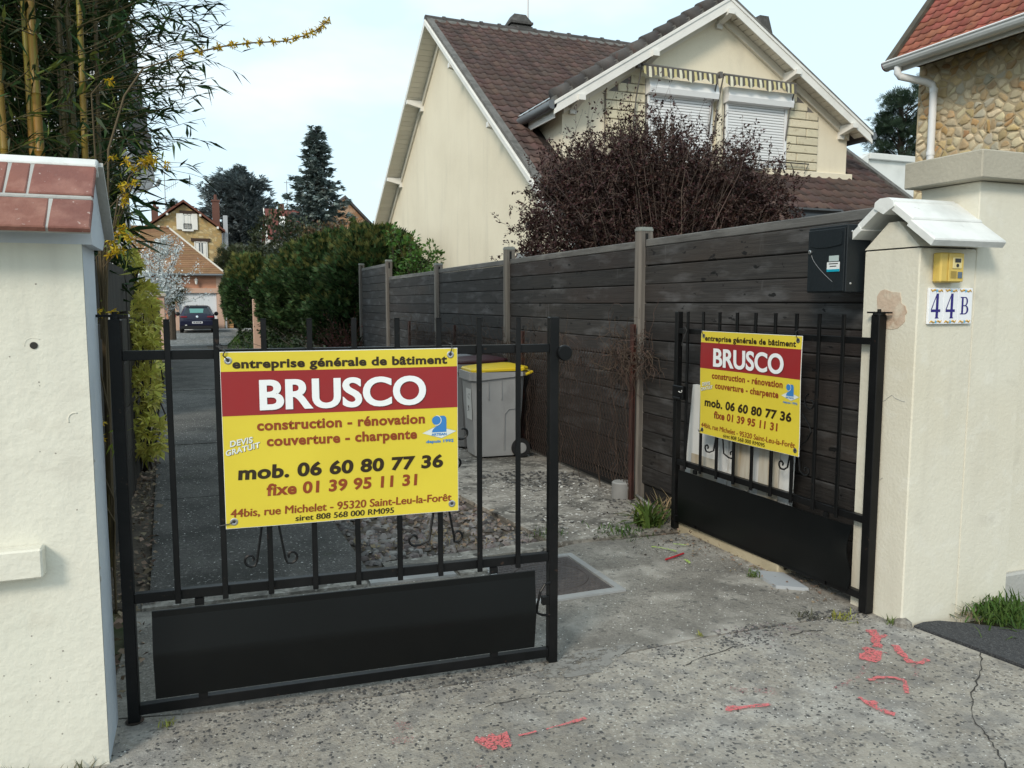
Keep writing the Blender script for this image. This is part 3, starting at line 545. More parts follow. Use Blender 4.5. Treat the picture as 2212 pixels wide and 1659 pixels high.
# mailbox
mx = thing('mailbox', 'dark grey metal letterbox fixed between fence and pillar', 'mailbox', (3.26, 3.36, 1.655))
anth = M('anthracite metal', (.010, .014, .017), .45, [((.014, .018, .022), 3, .4, .7, .7)], spec=.25, bump=(60, .1))
mb = MB(); mb.box(3.103, 3.26, 3.222, 3.50, 1.655, 2.0, .003); mb.build('body', anth, mx)
mb = MB(); mb.box(3.096, 3.103, 3.232, 3.496, 1.66, 1.985, .002); dr = mb.build('door', anth, mx)
mb = MB(); F = [3.25, 3.30, 3.37, 3.44, 3.478]; z = [1.900, 1.893, 1.889, 1.893, 1.905]
mb.prism([(3.0965, a, b) for a, b in zip(F, z)] + [(3.0965, 3.478, 1.965), (3.0965, 3.25, 1.965)], (-.006, 0, 0)); mb.build('flap', anth, dr)
mb = MB(); mb.lathe([(.011, 0), (.011, .006), (.008, .008)], (3.0962, 3.478, 1.872), (-1, 0, 0), 16); mb.build('lock', metal, dr, smooth=False)
mb = MB(); mb.tube([(3.0955, 3.478 - .01 - .16 * t ** 1.4, 1.855 - .145 * t) for t in np.linspace(0, 1, 10)], .0012, 4); mb.build('crease_glint', M('edge glint', (.2, .21, .22), .4), dr)  # pale line: light caught along the crease, painted in
mb = MB(); mb.box(3.0935, 3.0955, 3.268, 3.336, 1.816, 1.845); mb.build('name_window', M('clear window', (.42, .5, .49), .2), dr)
mb = MB(); mb.box(3.0925, 3.0935, 3.258, 3.348, 1.762, 1.812); lb = mb.build('notice_label', M('label white', (.7, .72, .72), .5), dr)
mb = MB(); mb.box(3.0920, 3.0924, 3.258, 3.348, 1.762, 1.775); mb.build('label_band', M('teal print', (.0, .30, .42), .5), lb)
for z_ in (1.79, 1.803): 
    mb = MB(); mb.box(3.0920, 3.0924, 3.27 + (1.803 - z_) * .8, 3.335 - (1.803 - z_) * .6, z_ - .0025, z_ + .0025); mb.build('label_print', dk, lb)
for z_ in (1.70, 1.965): mb = MB(); mb.lathe([(.007, 0), (.004, .004)], (3.135, 3.2225, z_), (0, -1, 0), 10); mb.build('screw', metal, mx)

# ------------------------------------------------------------ gates
def spiral(c, r0, turns, sgn, a0, n=26):
    return [(c[0] + sgn * r0 * (1 - .72 * i / n) * math.cos(a0 + turns * 2 * math.pi * i / n), -.02, c[1] + r0 * (1 - .72 * i / n) * math.sin(a0 + turns * 2 * math.pi * i / n)) for i in range(n + 1)]
def scroll(g, x, ztop, dx, w, zlow):
    """one C-scroll hanging beside a bar: comes down along the bar, sweeps out and curls in"""
    s = 1 if dx > 0 else -1; r = .028
    path = [(x, -.004, ztop), (x + s * .003, -.01, ztop - (ztop - zlow) * .35), (x + s * .012, -.016, ztop - (ztop - zlow) * .62), (x + s * .035, -.02, zlow + .018), (x + s * (w - r) * .75, -.02, zlow + .001)]
    sp = spiral((x + s * (w - r), zlow + r), r, .85, s, -math.pi / 2)
    mb = MB(); mb.tube(path + sp, .0052, 6); return smooth_by_angle(mb.build('scroll', iron, g, local=True))
def make_gate(name, label, loc, rz, hinge_left, bend):
    g = thing(name, label, 'gate', loc, rz); hx = 0 if hinge_left else 1.705; fx = 1.705 if hinge_left else 0
    for x, w, nm in ((hx, .026 if not hinge_left else .021, 'hinge_post'), (fx, .021, 'latch_post')):
        mb = MB(); mb.box(x - w, x + w, -w, w, .004, 1.54, .003); mb.build(nm, iron, g, local=True)
    x0, x1 = .021, 1.684; lift_ = 0 if hinge_left else .034
    for z0, z1, nm in ((1.390, 1.425, 'top_rail'), (.470, .508, 'middle_rail'), (.030 + lift_, .070 + lift_, 'bottom_rail')):
        mb = MB(); mb.box(x0, x1, -.016, .016, z0, z1, .002); mb.build(nm, iron, g, local=True)
    for i in range(9):
        x = (.175 if hinge_left else .138) + i * .1705
        mb = MB(); mb.box(x - .0105, x + .0105, -.0285, -.0165, .458, 1.538, .0015); b = mb.build('bar', iron, g, local=True)
        mb = MB(); mb.box(x - .011, x + .011, -.0292, -.016, 1.538, 1.5405); mb.build('bar_cap', iron, b, local=True)
    # lower sheet panel, lightly dished
    nx, nz_ = 24, 20; V = []; F = []
    for j in range(nz_ + 1):
        for i in range(nx + 1):
            u, v = i / nx, j / nz_; fo_ = .5 - .04 * u; V.append((.082 + 1.53 * u, -.033 - bend * (v / fo_ if v < fo_ else 1 - .85 * (v - fo_) / (1 - fo_)) + (.016 * math.sin(7 * v) * (u > .96 and not hinge_left)), .095 + .348 * v))
    for j in range(nz_):
        for i in range(nx): a = j * (nx + 1) + i; F.append((a, a + 1, a + nx + 2, a + nx + 1))
    k = len(V); V2 = [(p[0], p[1] + .004, p[2]) for p in V]; F2 = [tuple(reversed([i + k for i in f])) for f in F]
    rim = list(range(0, nx + 1)) + [(j + 1) * (nx + 1) - 1 for j in range(1, nz_ + 1)] + [nz_ * (nx + 1) + i for i in range(nx - 1, -1, -1)] + [j * (nx + 1) for j in range(nz_ - 1, 0, -1)]
    mb = MB(); mb.add(V + V2, F + F2 + [(rim[i], rim[i] + k, rim[(i + 1) % len(rim)] + k, rim[(i + 1) % len(rim)]) for i in range(len(rim))]); smooth_by_angle(mb.build('sheet_panel', MATS['gate sheet'], g, local=True))
    mb = MB(); mb.box(.082, 1.612, -.040, -.0345, .410, .4425, .001) if hinge_left else None
    if hinge_left: mb.build('panel_lip', MATS['gate sheet'], g, local=True)
    for x in (.25, 1.43):
        for z0, z1 in ((.4435, .4695), (.0705, .0945)):
            mb = MB(); mb.box(x - .017, x + .017, -.026, -.012, z0, z1); mb.build('bracket', iron, g, local=True)
    return g, hx, fx
M('gate sheet', (.0028, .0034, .0037), .30, [((.0045, .0055, .006), 2, .4, .7, .8), ((.06, .06, .06), 150, .745, .78, .4)], spec=.3)
gl, hx, fx = make_gate('gate_leaf', 'closed black iron gate leaf with the larger yellow sign', (-.283, 3.245, 0), R(-3.75), True, .026)
for x, s in ((.500, -1), (.538, 1)): scroll(gl, x, 1.0, s, .085, .575)
for x, s in ((1.185, -1), (1.222, 1)): scroll(gl, x, 1.0, s, .125 if s < 0 else .075, .598)
mb = MB(); mb.tube(spiral((1.295, 1.065), .042, .95, 1, 2.2), .005, 6); smooth_by_angle(mb.build('scroll', iron, gl, local=True))
mb = MB(); mb.tube(spiral((1.268, .94), .026, .8, 1, -2.0), .005, 6); smooth_by_angle(mb.build('scroll', iron, gl, local=True))
mb = MB(); mb.box(-.075, .03, -.012, .012, 1.548, 1.558); mb.lathe([(.016, 0), (.016, .012)], (0, 0, 1.54), n=12); mb.lathe([(.009, 0), (.009, .012)], (0, 0, 1.556), n=10); mb.build('hinge_plate', iron, gl, local=True)
mb = MB(); mb.lathe([(.03, 0), (.034, .006)], (0, 0, 0), n=12); mb.build('pivot_foot', ironrust, gl, local=True)
mb = MB(); mb.lathe([(.032, -.006), (.034, 0), (.034, .02), (.03, .026)], (1.748, -.012, 1.386), (0, -1, 0), 18); mb.box(1.727, 1.75, -.03, -.008, 1.375, 1.40); mb.build('closing_stop', iron, gl, local=True)
mb = MB(); mb.tube([(1.69, -.02, .375), (1.66, -.03, .372), (1.64, -.034, .345), (1.626, -.034, .29), (1.622, -.034, .25), (1.65, -.03, .235), (1.69, -.02, .225)], .006, 7); mb.box(1.655, 1.684, -.022, .006, .275, .31); mb.build('ground_bolt', iron, gl, local=True)
gr, hx, fx = make_gate('gate_leaf', 'open black iron gate leaf swung in along the wooden fence', (3.112, 4.76, 0), R(-88.2), False, .006)
for x, s in ((.480, -1), (.515, 1)): scroll(gr, x, 1.0, s, .13 if s < 0 else .14, .62)
for x, s in ((1.16, -1), (1.19, 1)): scroll(gr, x, 1.0, s, .11, .64)
mb = MB(); mb.tube(spiral((1.285, 1.05), .05, .95, 1, 1.9), .005, 6); smooth_by_angle(mb.build('scroll', iron, gr, local=True))
mb = MB(); mb.tube([(1.22, -.02, .99), (1.28, -.02, .93), (1.30, -.02, .89), (1.27, -.02, .84), (1.22, -.02, .80)], .005, 6); mb.build('scroll', iron, gr, local=True)
mb = MB(); mb.box(1.64, 1.775, -.012, .012, 1.548, 1.556); mb.lathe([(.03, 0), (.03, .008)], (1.705, 0, 1.54), n=14); mb.lathe([(.009, 0), (.009, .014)], (1.705, 0, 1.555), n=10); mb.build('hinge_plate', iron, gr, local=True)
mb = MB(); mb.box(.0, .125, -.045, -.02, .935, 1.03, .004); lk = mb.build('lock_case', iron, gr, local=True)
mb = MB(); mb.tube([(.075, -.045, .955), (.075, -.085, .955), (.16, -.088, .953)], .0065, 8); mb.build('handle', iron, lk, local=True)
mb = MB(); mb.tube([(.10 + .022 * math.cos(t), -.05 - .004 * math.sin(t), 1.0 + .012 * math.sin(t)) for t in np.linspace(-2.6, .4, 12)], .0028, 6); mb.build('wire_tie', M('white wire', (.7, .7, .68), .5), gr, local=True)
mb = MB(); mb.tube([(.12, -.04, 1.40), (.135, -.045, 1.44), (.15, -.04, 1.415), (.13, -.05, 1.36), (.11, -.05, 1.31)], .004, 6); mb.build('wire_tie', wire, gr, local=True)

# ------------------------------------------------------------ signs
def grid(mb, x0, x1, z0, z1, y, nx=24, nz=18):
    mb.add([(x0 + (x1 - x0) * i / nx, y, z0 + (z1 - z0) * j / nz) for j in range(nz + 1) for i in range(nx + 1)], [(j * (nx + 1) + i, j * (nx + 1) + i + 1, (j + 1) * (nx + 1) + i + 1, (j + 1) * (nx + 1) + i) for j in range(nz) for i in range(nx)])
def buckle(o, ph):
    """the thin sheet bows a little between its ties"""
    for c in o.children_recursive:
        n = len(c.data.vertices); v = np.zeros(n * 3, np.float32); c.data.vertices.foreach_get('co', v); v = v.reshape(-1, 3)
        v[:, 1] -= .007 * np.sin(v[:, 0] / .915 * math.pi) * (.5 + .5 * np.cos(v[:, 2] * 5 + ph)) + .004 * np.sin(v[:, 0] * 7 + ph) * np.sin(v[:, 2] * 8); c.data.vertices.foreach_set('co', v.ravel()); c.data.update()
def make_sign(label, loc, rz, tilt=0.0):
    s = thing('company_sign', label, 'sign', loc, rz, 'yellow building company signs'); Wd, H = .915, .68; f = -.0022
    mb = MB(); grid(mb, 0, Wd, -H, 0, 0); k_ = len(mb.v); mb.add([(q[0], .003, q[2]) for q in mb.v], [tuple(reversed(q)) for q in mb.f]); n1, n2 = 25, 19; rim = list(range(n1)) + [j * n1 + n1 - 1 for j in range(1, n2)] + [(n2 - 1) * n1 + i for i in range(n1 - 2, -1, -1)] + [j * n1 for j in range(n2 - 2, 0, -1)]; mb.f += [(rim[i], rim[i] + k_, rim[(i + 1) % len(rim)] + k_, rim[(i + 1) % len(rim)]) for i in range(len(rim))]; p = mb.build('board', white, s, local=True)
    mb = MB(); grid(mb, .0015, Wd - .0015, -H + .0015, -.0025, -.0006); mb.build('yellow_print', yellow, p, local=True)
    mb = MB(); grid(mb, .0015, Wd - .0015, -.244, -.075, -.0013); mb.build('red_band', red, p, local=True)
    T = lambda t, m, a, b, z, h, **k: text(t, m, s, a, b, -z, h, k.pop('y', f), **k)
    T('entreprise générale de bâtiment', dark, .044, .871, .062, .0355, bold=.036, track=1.06)
    T('BRUSCO', shadowp, .1425, .784, .2255, .118, bold=.024, y=-.0026, track=1.0); T('BRUSCO', white, .139, .780, .222, .118, bold=.024, track=1.0, y=-.0038, thick=((.0015, 0), (-.0015, 0)))
    T('construction - rénovation', rust, .125, .776, .303, .0415, bold=.036, track=1.07); T('couverture - charpente', rust, .159, .743, .365, .0415, bold=.036, track=1.07)
    for yy, mm, d in ((-.0016, shadowp, .0015), (f, palegrey, 0)):
        T('DEVIS', mm, .025 + d, .112 + d, .362 + d, .024, bold=.034, shear=.2, y=yy, rot=.16, track=1.06); T('GRATUIT', mm, .011 + d, .141 + d, .396 + d, .022, bold=.034, shear=.2, y=yy, rot=.22, track=1.06)
    T('mob. 06 60 80 77 36', dark, .050, .851, .489, .055, bold=.040, shear=.06, track=1.06); T('fixe 01 39 95 11 31', rust, .153, .744, .558, .048, bold=.036, shear=.06, track=1.06)
    T('44bis, rue Michelet - 95320 Saint-Leu-la-Forêt', rust, .018, .883, .635, .031, bold=0, shear=.06, track=1.0, thick=((.0011, 0), (.0022, 0), (.0011, .0006), (.0011, -.0006))); T('siret 808 568 000 RM095', dark, .257, .644, .668, .0225, bold=0, shear=.06, track=1.0, thick=((.0008, 0), (.0016, 0), (.0008, .0005)))
    mb = MB(); mb.add([(.765, -.0014, -.346), (.846, -.0014, -.369), (.907, -.0014, -.343), (.825, -.0014, -.320)], [(0, 1, 2, 3)]); mb.build('logo_diamond', palegrey, s, local=True)
    mb = MB(); mb.add([(.764 + .001, -.0012, -.346), (.846, -.0012, -.3705), (.909, -.0012, -.343), (.825, -.0012, -.3185)], [(0, 1, 2, 3)]); mb.build('logo_diamond', blue, s, local=True)
    mb = MB(); mb.add([(.824 + .0185 * math.cos(t), -.0026, -.295 + .0185 * math.sin(t)) for t in np.linspace(0, 6.28, 25)[:-1]], [tuple(range(24))])
    mb.add([(.805, -.002, -.344), (.866, -.002, -.344), (.866, -.002, -.290), (.863, -.002, -.282), (.857, -.002, -.277), (.838, -.002, -.277), (.842, -.002, -.284), (.846, -.002, -.296), (.842, -.002, -.308), (.831, -.002, -.317), (.816, -.002, -.325), (.808, -.002, -.334)], [tuple(range(12))]); mb.build('logo_figure', blue, s, local=True)
    mb = MB(); a = np.linspace(-1.9, 1.6, 16); mb.add([(.824 + .0215 * math.cos(t), -.0029, -.295 + .0215 * math.sin(t)) for t in a] + [(.824 + .0185 * math.cos(t), -.0029, -.295 + .0185 * math.sin(t)) for t in a], [(i, i + 1, 17 + i, 16 + i) for i in range(15)]); mb.build('logo_line', palegrey, s, local=True)
    T('ARTISAN', blue, .803, .866, .3575, .0105, bold=.03, y=-.003); T('depuis 1992', blue, .781, .896, .387, .0125, bold=.034)
    for ex, ez in ((.029, -.033), (.885, -.027), (.887, -.648), (.030, -.653)):
        mb = MB(); mb.lathe([(.0145, .000), (.0145, .002), (.011, .0035), (.0065, .002), (.0065, .0005)], (ex, -.0005, ez), (0, -1, 0), 20); e = smooth_by_angle(mb.build('eyelet', metal, s, local=True), 60)
        mb = MB(); mb.lathe([(.0064, 0), (.0064, .0018)], (ex, -.0006, ez), (0, -1, 0), 14); mb.build('eyelet_hole', wire, e, local=True)
    buckle(s, rz); return s
sg = make_sign('larger nearer yellow BRUSCO sign on the closed gate leaf', (-.283 + .356 * .99786 - .034 * .0654, 3.245 - .356 * .0654 - .040, 1.417), R(-3.75))
mb = MB(); mb.box(.453, .479, -.0032, -.0026, -.033, -.004); mb.build('tape_scrap', tape, sg, local=True)
mb = MB(); mb.tube([(.026, -.004, -.028), (.012, -.012, -.012), (.02, -.01, .004), (.005, -.008, .012), (-.004, -.004, .02), (.004, .01, .03)], .0028, 6); mb.tube([(-.012, -.006, .022), (.014, -.004, .016)], .0028, 6); mb.build('tie_wire', wire, sg, local=True)
mb = MB(); mb.tube([(.885, -.004, -.024), (.890, -.012, .0), (.891, -.004, .016), (.880, .006, .02)], .0022, 6); mb.tube([(.03, -.004, -.653), (.012, -.008, -.659), (-.022, -.004, -.664)], .0022, 6); mb.build('tie_wire', wire, sg, local=True)
sr = make_sign('smaller farther yellow BRUSCO sign on the open gate leaf', (3.112 + .0314 * .315 - .040, 4.76 - .315, 1.418), R(-88.2))
mb = MB(); mb.tube([(.885, -.004, -.024), (.888, -.03, .02), (.905, -.02, .035), (.93, -.004, .03)], .0022, 6); mb.tube([(.029, -.004, -.03), (.02, -.012, -.01), (.01, -.004, .004)], .0024, 6); mb.tube([(.03, -.004, -.653), (.008, -.01, -.668), (-.01, 0, -.66)], .0024, 6); mb.build('tie_wire', wire, sr, local=True)

# ------------------------------------------------------------ things by the open gate
wpaint = M('white painted board', (.66, .67, .66), .6, [((.5, .49, .45), 2, .45, .7, .6), ((.35, .26, .14), (6, 6, 1.0), .64, .75, .6)]); wpanel = M('stained board', (.50, .47, .40), .7, [((.30, .22, .12), (8, 8, .9), .5, .65, .8)])
BX = 0
d1 = thing('leaning_board', 'white panelled board leaning behind the free end of the open gate', 'board', (3.2, 4.6, 0))
mb = MB(); mb.prism([(3.185, 4.80, .02), (3.185, 4.30, .02), (3.225, 4.30, 1.03), (3.225, 4.74, 1.03)], (.03, 0, 0)); mb.build('panel', wpaint, d1)
mb = MB(); mb.prism([(3.181, 4.70, .12), (3.181, 4.40, .12), (3.199, 4.40, .55), (3.199, 4.70, .55)], (.003, 0, 0)); mb.build('inset', wpanel, d1)
d2 = thing('leaning_board', 'wide white door panel leaning behind the sign of the open gate', 'board', (3.2, 4.0, 0))
mb = MB(); mb.prism([(3.185, 4.28, .02), (3.185, 3.70, .02), (3.215, 3.70, .86), (3.215, 4.28, .86)], (.03, 0, 0)); mb.build('panel', wpaint, d2)
for a, b in ((4.22, 4.05), (3.96, 3.78)): mb = MB(); mb.prism([(3.180, a, .42), (3.180, b, .42), (3.194, b, .80), (3.194, a, .80)], (.004, 0, 0)); mb.build('inset', wpanel, d2)
mb = MB(); mb.box(3.137, 3.30, 3.70, 4.86, -.1, .10, .008); tag(mb.build('kerb_block', M('cream plinth', (.46, .40, .28), .85, [((.35, .3, .2), 4, .4, .7, .7)], bump=(40, .4))), 'low cream plinth at the foot of the fence behind the open gate', 'plinth')
o = slab('paving_slab', [(3.02, 3.79), (2.98, 3.52), (3.12, 3.42), (3.165, 3.68)], -.01, .016, M('pale grey slab', (.36, .38, .40), .6)); tag(o, 'pale grey slab lying under the open gate leaf', 'slab')
pv = thing('pipe_stub', 'short pale grey pipe stub standing at the foot of the rusty post', 'pipe', (3.21, 5.70, 0))
pvc = M('weathered pvc', (.24, .24, .235), .5, [((.17, .17, .17), 6, .4, .7, .6)])
mb = MB(); mb.lathe([(.085, 0), (.085, .135), (.080, .140)], (3.21, 5.70, -.01), n=24); smooth_by_angle(mb.build('pipe', pvc, pv)); mb = MB(); mb.lathe([(.079, .0), (.075, .004)], (3.21, 5.70, .130), n=24); mb.build('cap', M('pale cap', (.30, .30, .29), .6), pv)
mb = MB(); mb.tube([(3.30, 5.62, .03), (3.28, 5.45, .015), (3.26, 5.3, .01), (3.27, 5.1, .01), (3.3, 4.9, .01)], .012, 8); tag(mb.build('hose', M('grey hose', (.3, .3, .29), .6), smooth=True), 'grey hose running along the fence foot from the pipe stub', 'hose')

# ------------------------------------------------------------ wooden plank fence
wf = thing('plank_fence', 'dark stained plank fence with weathered posts along the right side', 'fence', (3.35, 10, 0))
plank_m = M('dark stained plank', (.040, .037, .035), .7, [((.022, .021, .021), (.8, 2.5, 70), .4, .65, .8), ((.046, .034, .028), (1, .5, 1.3), .5, .68, .6), ((.13, .13, .133), (5, 2.2, 9), .53, .74, .6), ((.16, .16, .16), (9, 9, 1.5), .66, .8, .5), ((.006, .006, .006), (14, 7, 15), .655, .68, .95)], obj=.3, per=True, spec=.25, bump=[((4, 4, 160), .35)])
capplank_m = M('weathered top plank', (.10, .098, .093), .75, [((.19, .187, .178), (6, 2, 9), .45, .7, .8), ((.04, .038, .036), (3, 3, 40), .5, .7, .6)], obj=.2, per=True, bump=[((4, 4, 160), .35)])
post_m = M('weathered post', (.17, .155, .135), .8, [((.09, .08, .07), (30, 30, 1.2), .45, .65, .8), ((.2, .19, .17), (8, 8, 1), .6, .75, .5)], obj=.12, bump=[((120, 120, 3), .4)])
pcap_m = M('grey post cap', (.22, .235, .22), .6)
posts = [(5.65, 2.20), (8.63, 2.235), (11.53, 2.185), (14.85, 2.40), (17.5, 2.45)]; tops = [2.105, 2.10, 2.10, 2.085, 2.345]
ends = [3.19] + [p[0] for p in posts]
def plank_mesh(L, h, nm):
    mb = MB(); t = .028; b = .006
    prof = [(0, 0), (0, h - b), (.007, h), (t, h), (t, 0), (.007, -.0)]
    prof = [(.005, 0), (0, b), (0, h - b - .003), (.006, h - .003), (t, h - .003), (t, 0)]
    mb.prism([(x, 0, z) for x, z in prof], (0, L, 0)); return npmesh(nm, mb.v, mb.f)
for i in range(5):
    a = ends[i] + (.048 if i else .0); b = ends[i + 1] - .048; L = b - a; tp = tops[i]
    me = plank_mesh(L, .145, 'plank'); me.materials.append(plank_m); mt = plank_mesh(L, .062, 'top_plank'); mt.materials.append(capplank_m)
    piece('top_plank', mt, wf, Matrix.Translation((3.338, a, tp - .062)))
    k = 0; z = tp - .062 - .147
    while z > .0 and not (i > 2 and z < .9):
        piece('plank', me, wf, Matrix.Translation((3.336 + random.uniform(-.0015, .0015), a, z)) @ Matrix.Rotation(random.uniform(-.0009, .0009), 4, 'X')); z -= .147
    if z > .3: # far panels: continue down
        while z > 0: piece('plank', me, wf, Matrix.Translation((3.336, a, z))); z -= .147
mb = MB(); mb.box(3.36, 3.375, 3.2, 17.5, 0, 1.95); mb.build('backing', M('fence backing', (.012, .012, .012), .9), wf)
pm = MB(); prof = [(-.05, .05), (-.062, .032), (-.066, 0), (-.062, -.032), (-.05, -.05), (.05, -.05), (.05, .05)]
pm.prism([(x, y, 0) for x, y in prof], (0, 0, 1)); pme = npmesh('post', pm.v, pm.f); pme.materials.append(post_m)
cm = MB(); cm.prism([(x * 1.06, y * 1.08, 0) for x, y in prof], (0, 0, .018)); cm.prism([(x * .96, y * .96, .018) for x, y in prof], (0, 0, .012)); cme = npmesh('post_cap', cm.v, cm.f); cme.materials.append(pcap_m)
nm_ = MB(); nm_.box(-.012, .012, -.0535, -.0505, -.13, -.02); nme = npmesh('post_slot', nm_.v, nm_.f); nme.materials.append(M('slot dark', (.01, .01, .01), .9))
for y, zt in posts:
    p = piece('post', pme, wf, Matrix.Translation((3.35, y, 0)) @ Matrix.Diagonal((1, 1, zt - .03, 1))); piece('post_cap', cme, wf, Matrix.Translation((3.35, y, zt - .03))); piece('post_slot', nme, wf, Matrix.Translation((3.345, y, zt - .03)))
# ------------------------------------------------------------ rusty wire fence with dead climber
wr = thing('wire_fence', 'sagging chain link fence on rusty red posts in front of the planks', 'wire fence', (3.23, 8, 0))
rp_m = M('rusty red post', (.06, .024, .019), .85, [((.04, .018, .014), (20, 20, 3), .4, .65, .8), ((.16, .045, .03), 8, .55, .7, .6)])
for y in (5.60, 7.95, 10.4, 12.9):
    mb = MB(); mb.box(3.222, 3.227, y - .027, y + .027, 0, 1.43 if y < 6 else 1.30); mb.box(3.227, 3.26, y - .003, y + .003, 0, 1.43 if y < 6 else 1.30); mb.build('post', rp_m, wr)
wire_m = M('rusted wire', (.055, .036, .028), .8); parts = []
q = .055; z0, z1 = .08, 1.22
for k in np.arange(5.60 - 1.2, 12.9, q):
    for s in (1, -1):
        P = []
        for z in np.arange(z0, z1, q / 2 * 1.3):
            y = k + (s * (z - z0) * .77 if s > 0 else 1.2 - (z - z0) * .77) 
            if 5.6 <= y <= 12.9: P.append((3.218 + .02 * math.sin(2.2 * y) * math.sin(3 * z) + .004 * math.sin(61 * z), y + .008 * math.sin(113 * z), z + .03 * math.sin(1.4 * y)))
        if len(P) > 1: parts.append(P)
V, F = stems(parts, .0028, .0028, 3); o = link('wire_mesh', npmesh('wire_mesh', V, F), wire_m, wr); o['kind'] = 'stuff'
dv = M('dead vine', (.085, .058, .043), .9, isl=.35); parts = []
for k in range(420):
    y = RNG.choice([RNG.uniform(5.3, 5.9), RNG.uniform(5.9, 13)]); z = 1.18 + RNG.normal(0, .09); x = 3.2 + RNG.normal(0, .03); d = rdir(1)[0] * [.25, 1, .7]; P = [(x, y, z)]
    for i in range(RNG.integers(4, 9)):
        d = d + RNG.normal(0, .55, 3) * [.4, 1, 1]; d[2] -= .12; d /= np.linalg.norm(d); x, y, z = np.array([x, y, z]) + d * .045; P.append((min(x, 3.3), y, z))
    parts.append(P)
for k in range(22):
    y = RNG.uniform(5.5, 8.5); P = [(3.21, y, 0)]
    for i in range(12): P.append((3.2 + RNG.normal(0, .015), P[-1][1] + RNG.normal(0, .03), i * .1 + .1))
    parts.append(P)
V, F = stems(parts, .0028, .0014, 3); tag(link('dead_climber', npmesh('dead_climber', V, F), dv), 'tangle of dead brown climber stems over the wire fence', 'climber', kind='stuff')
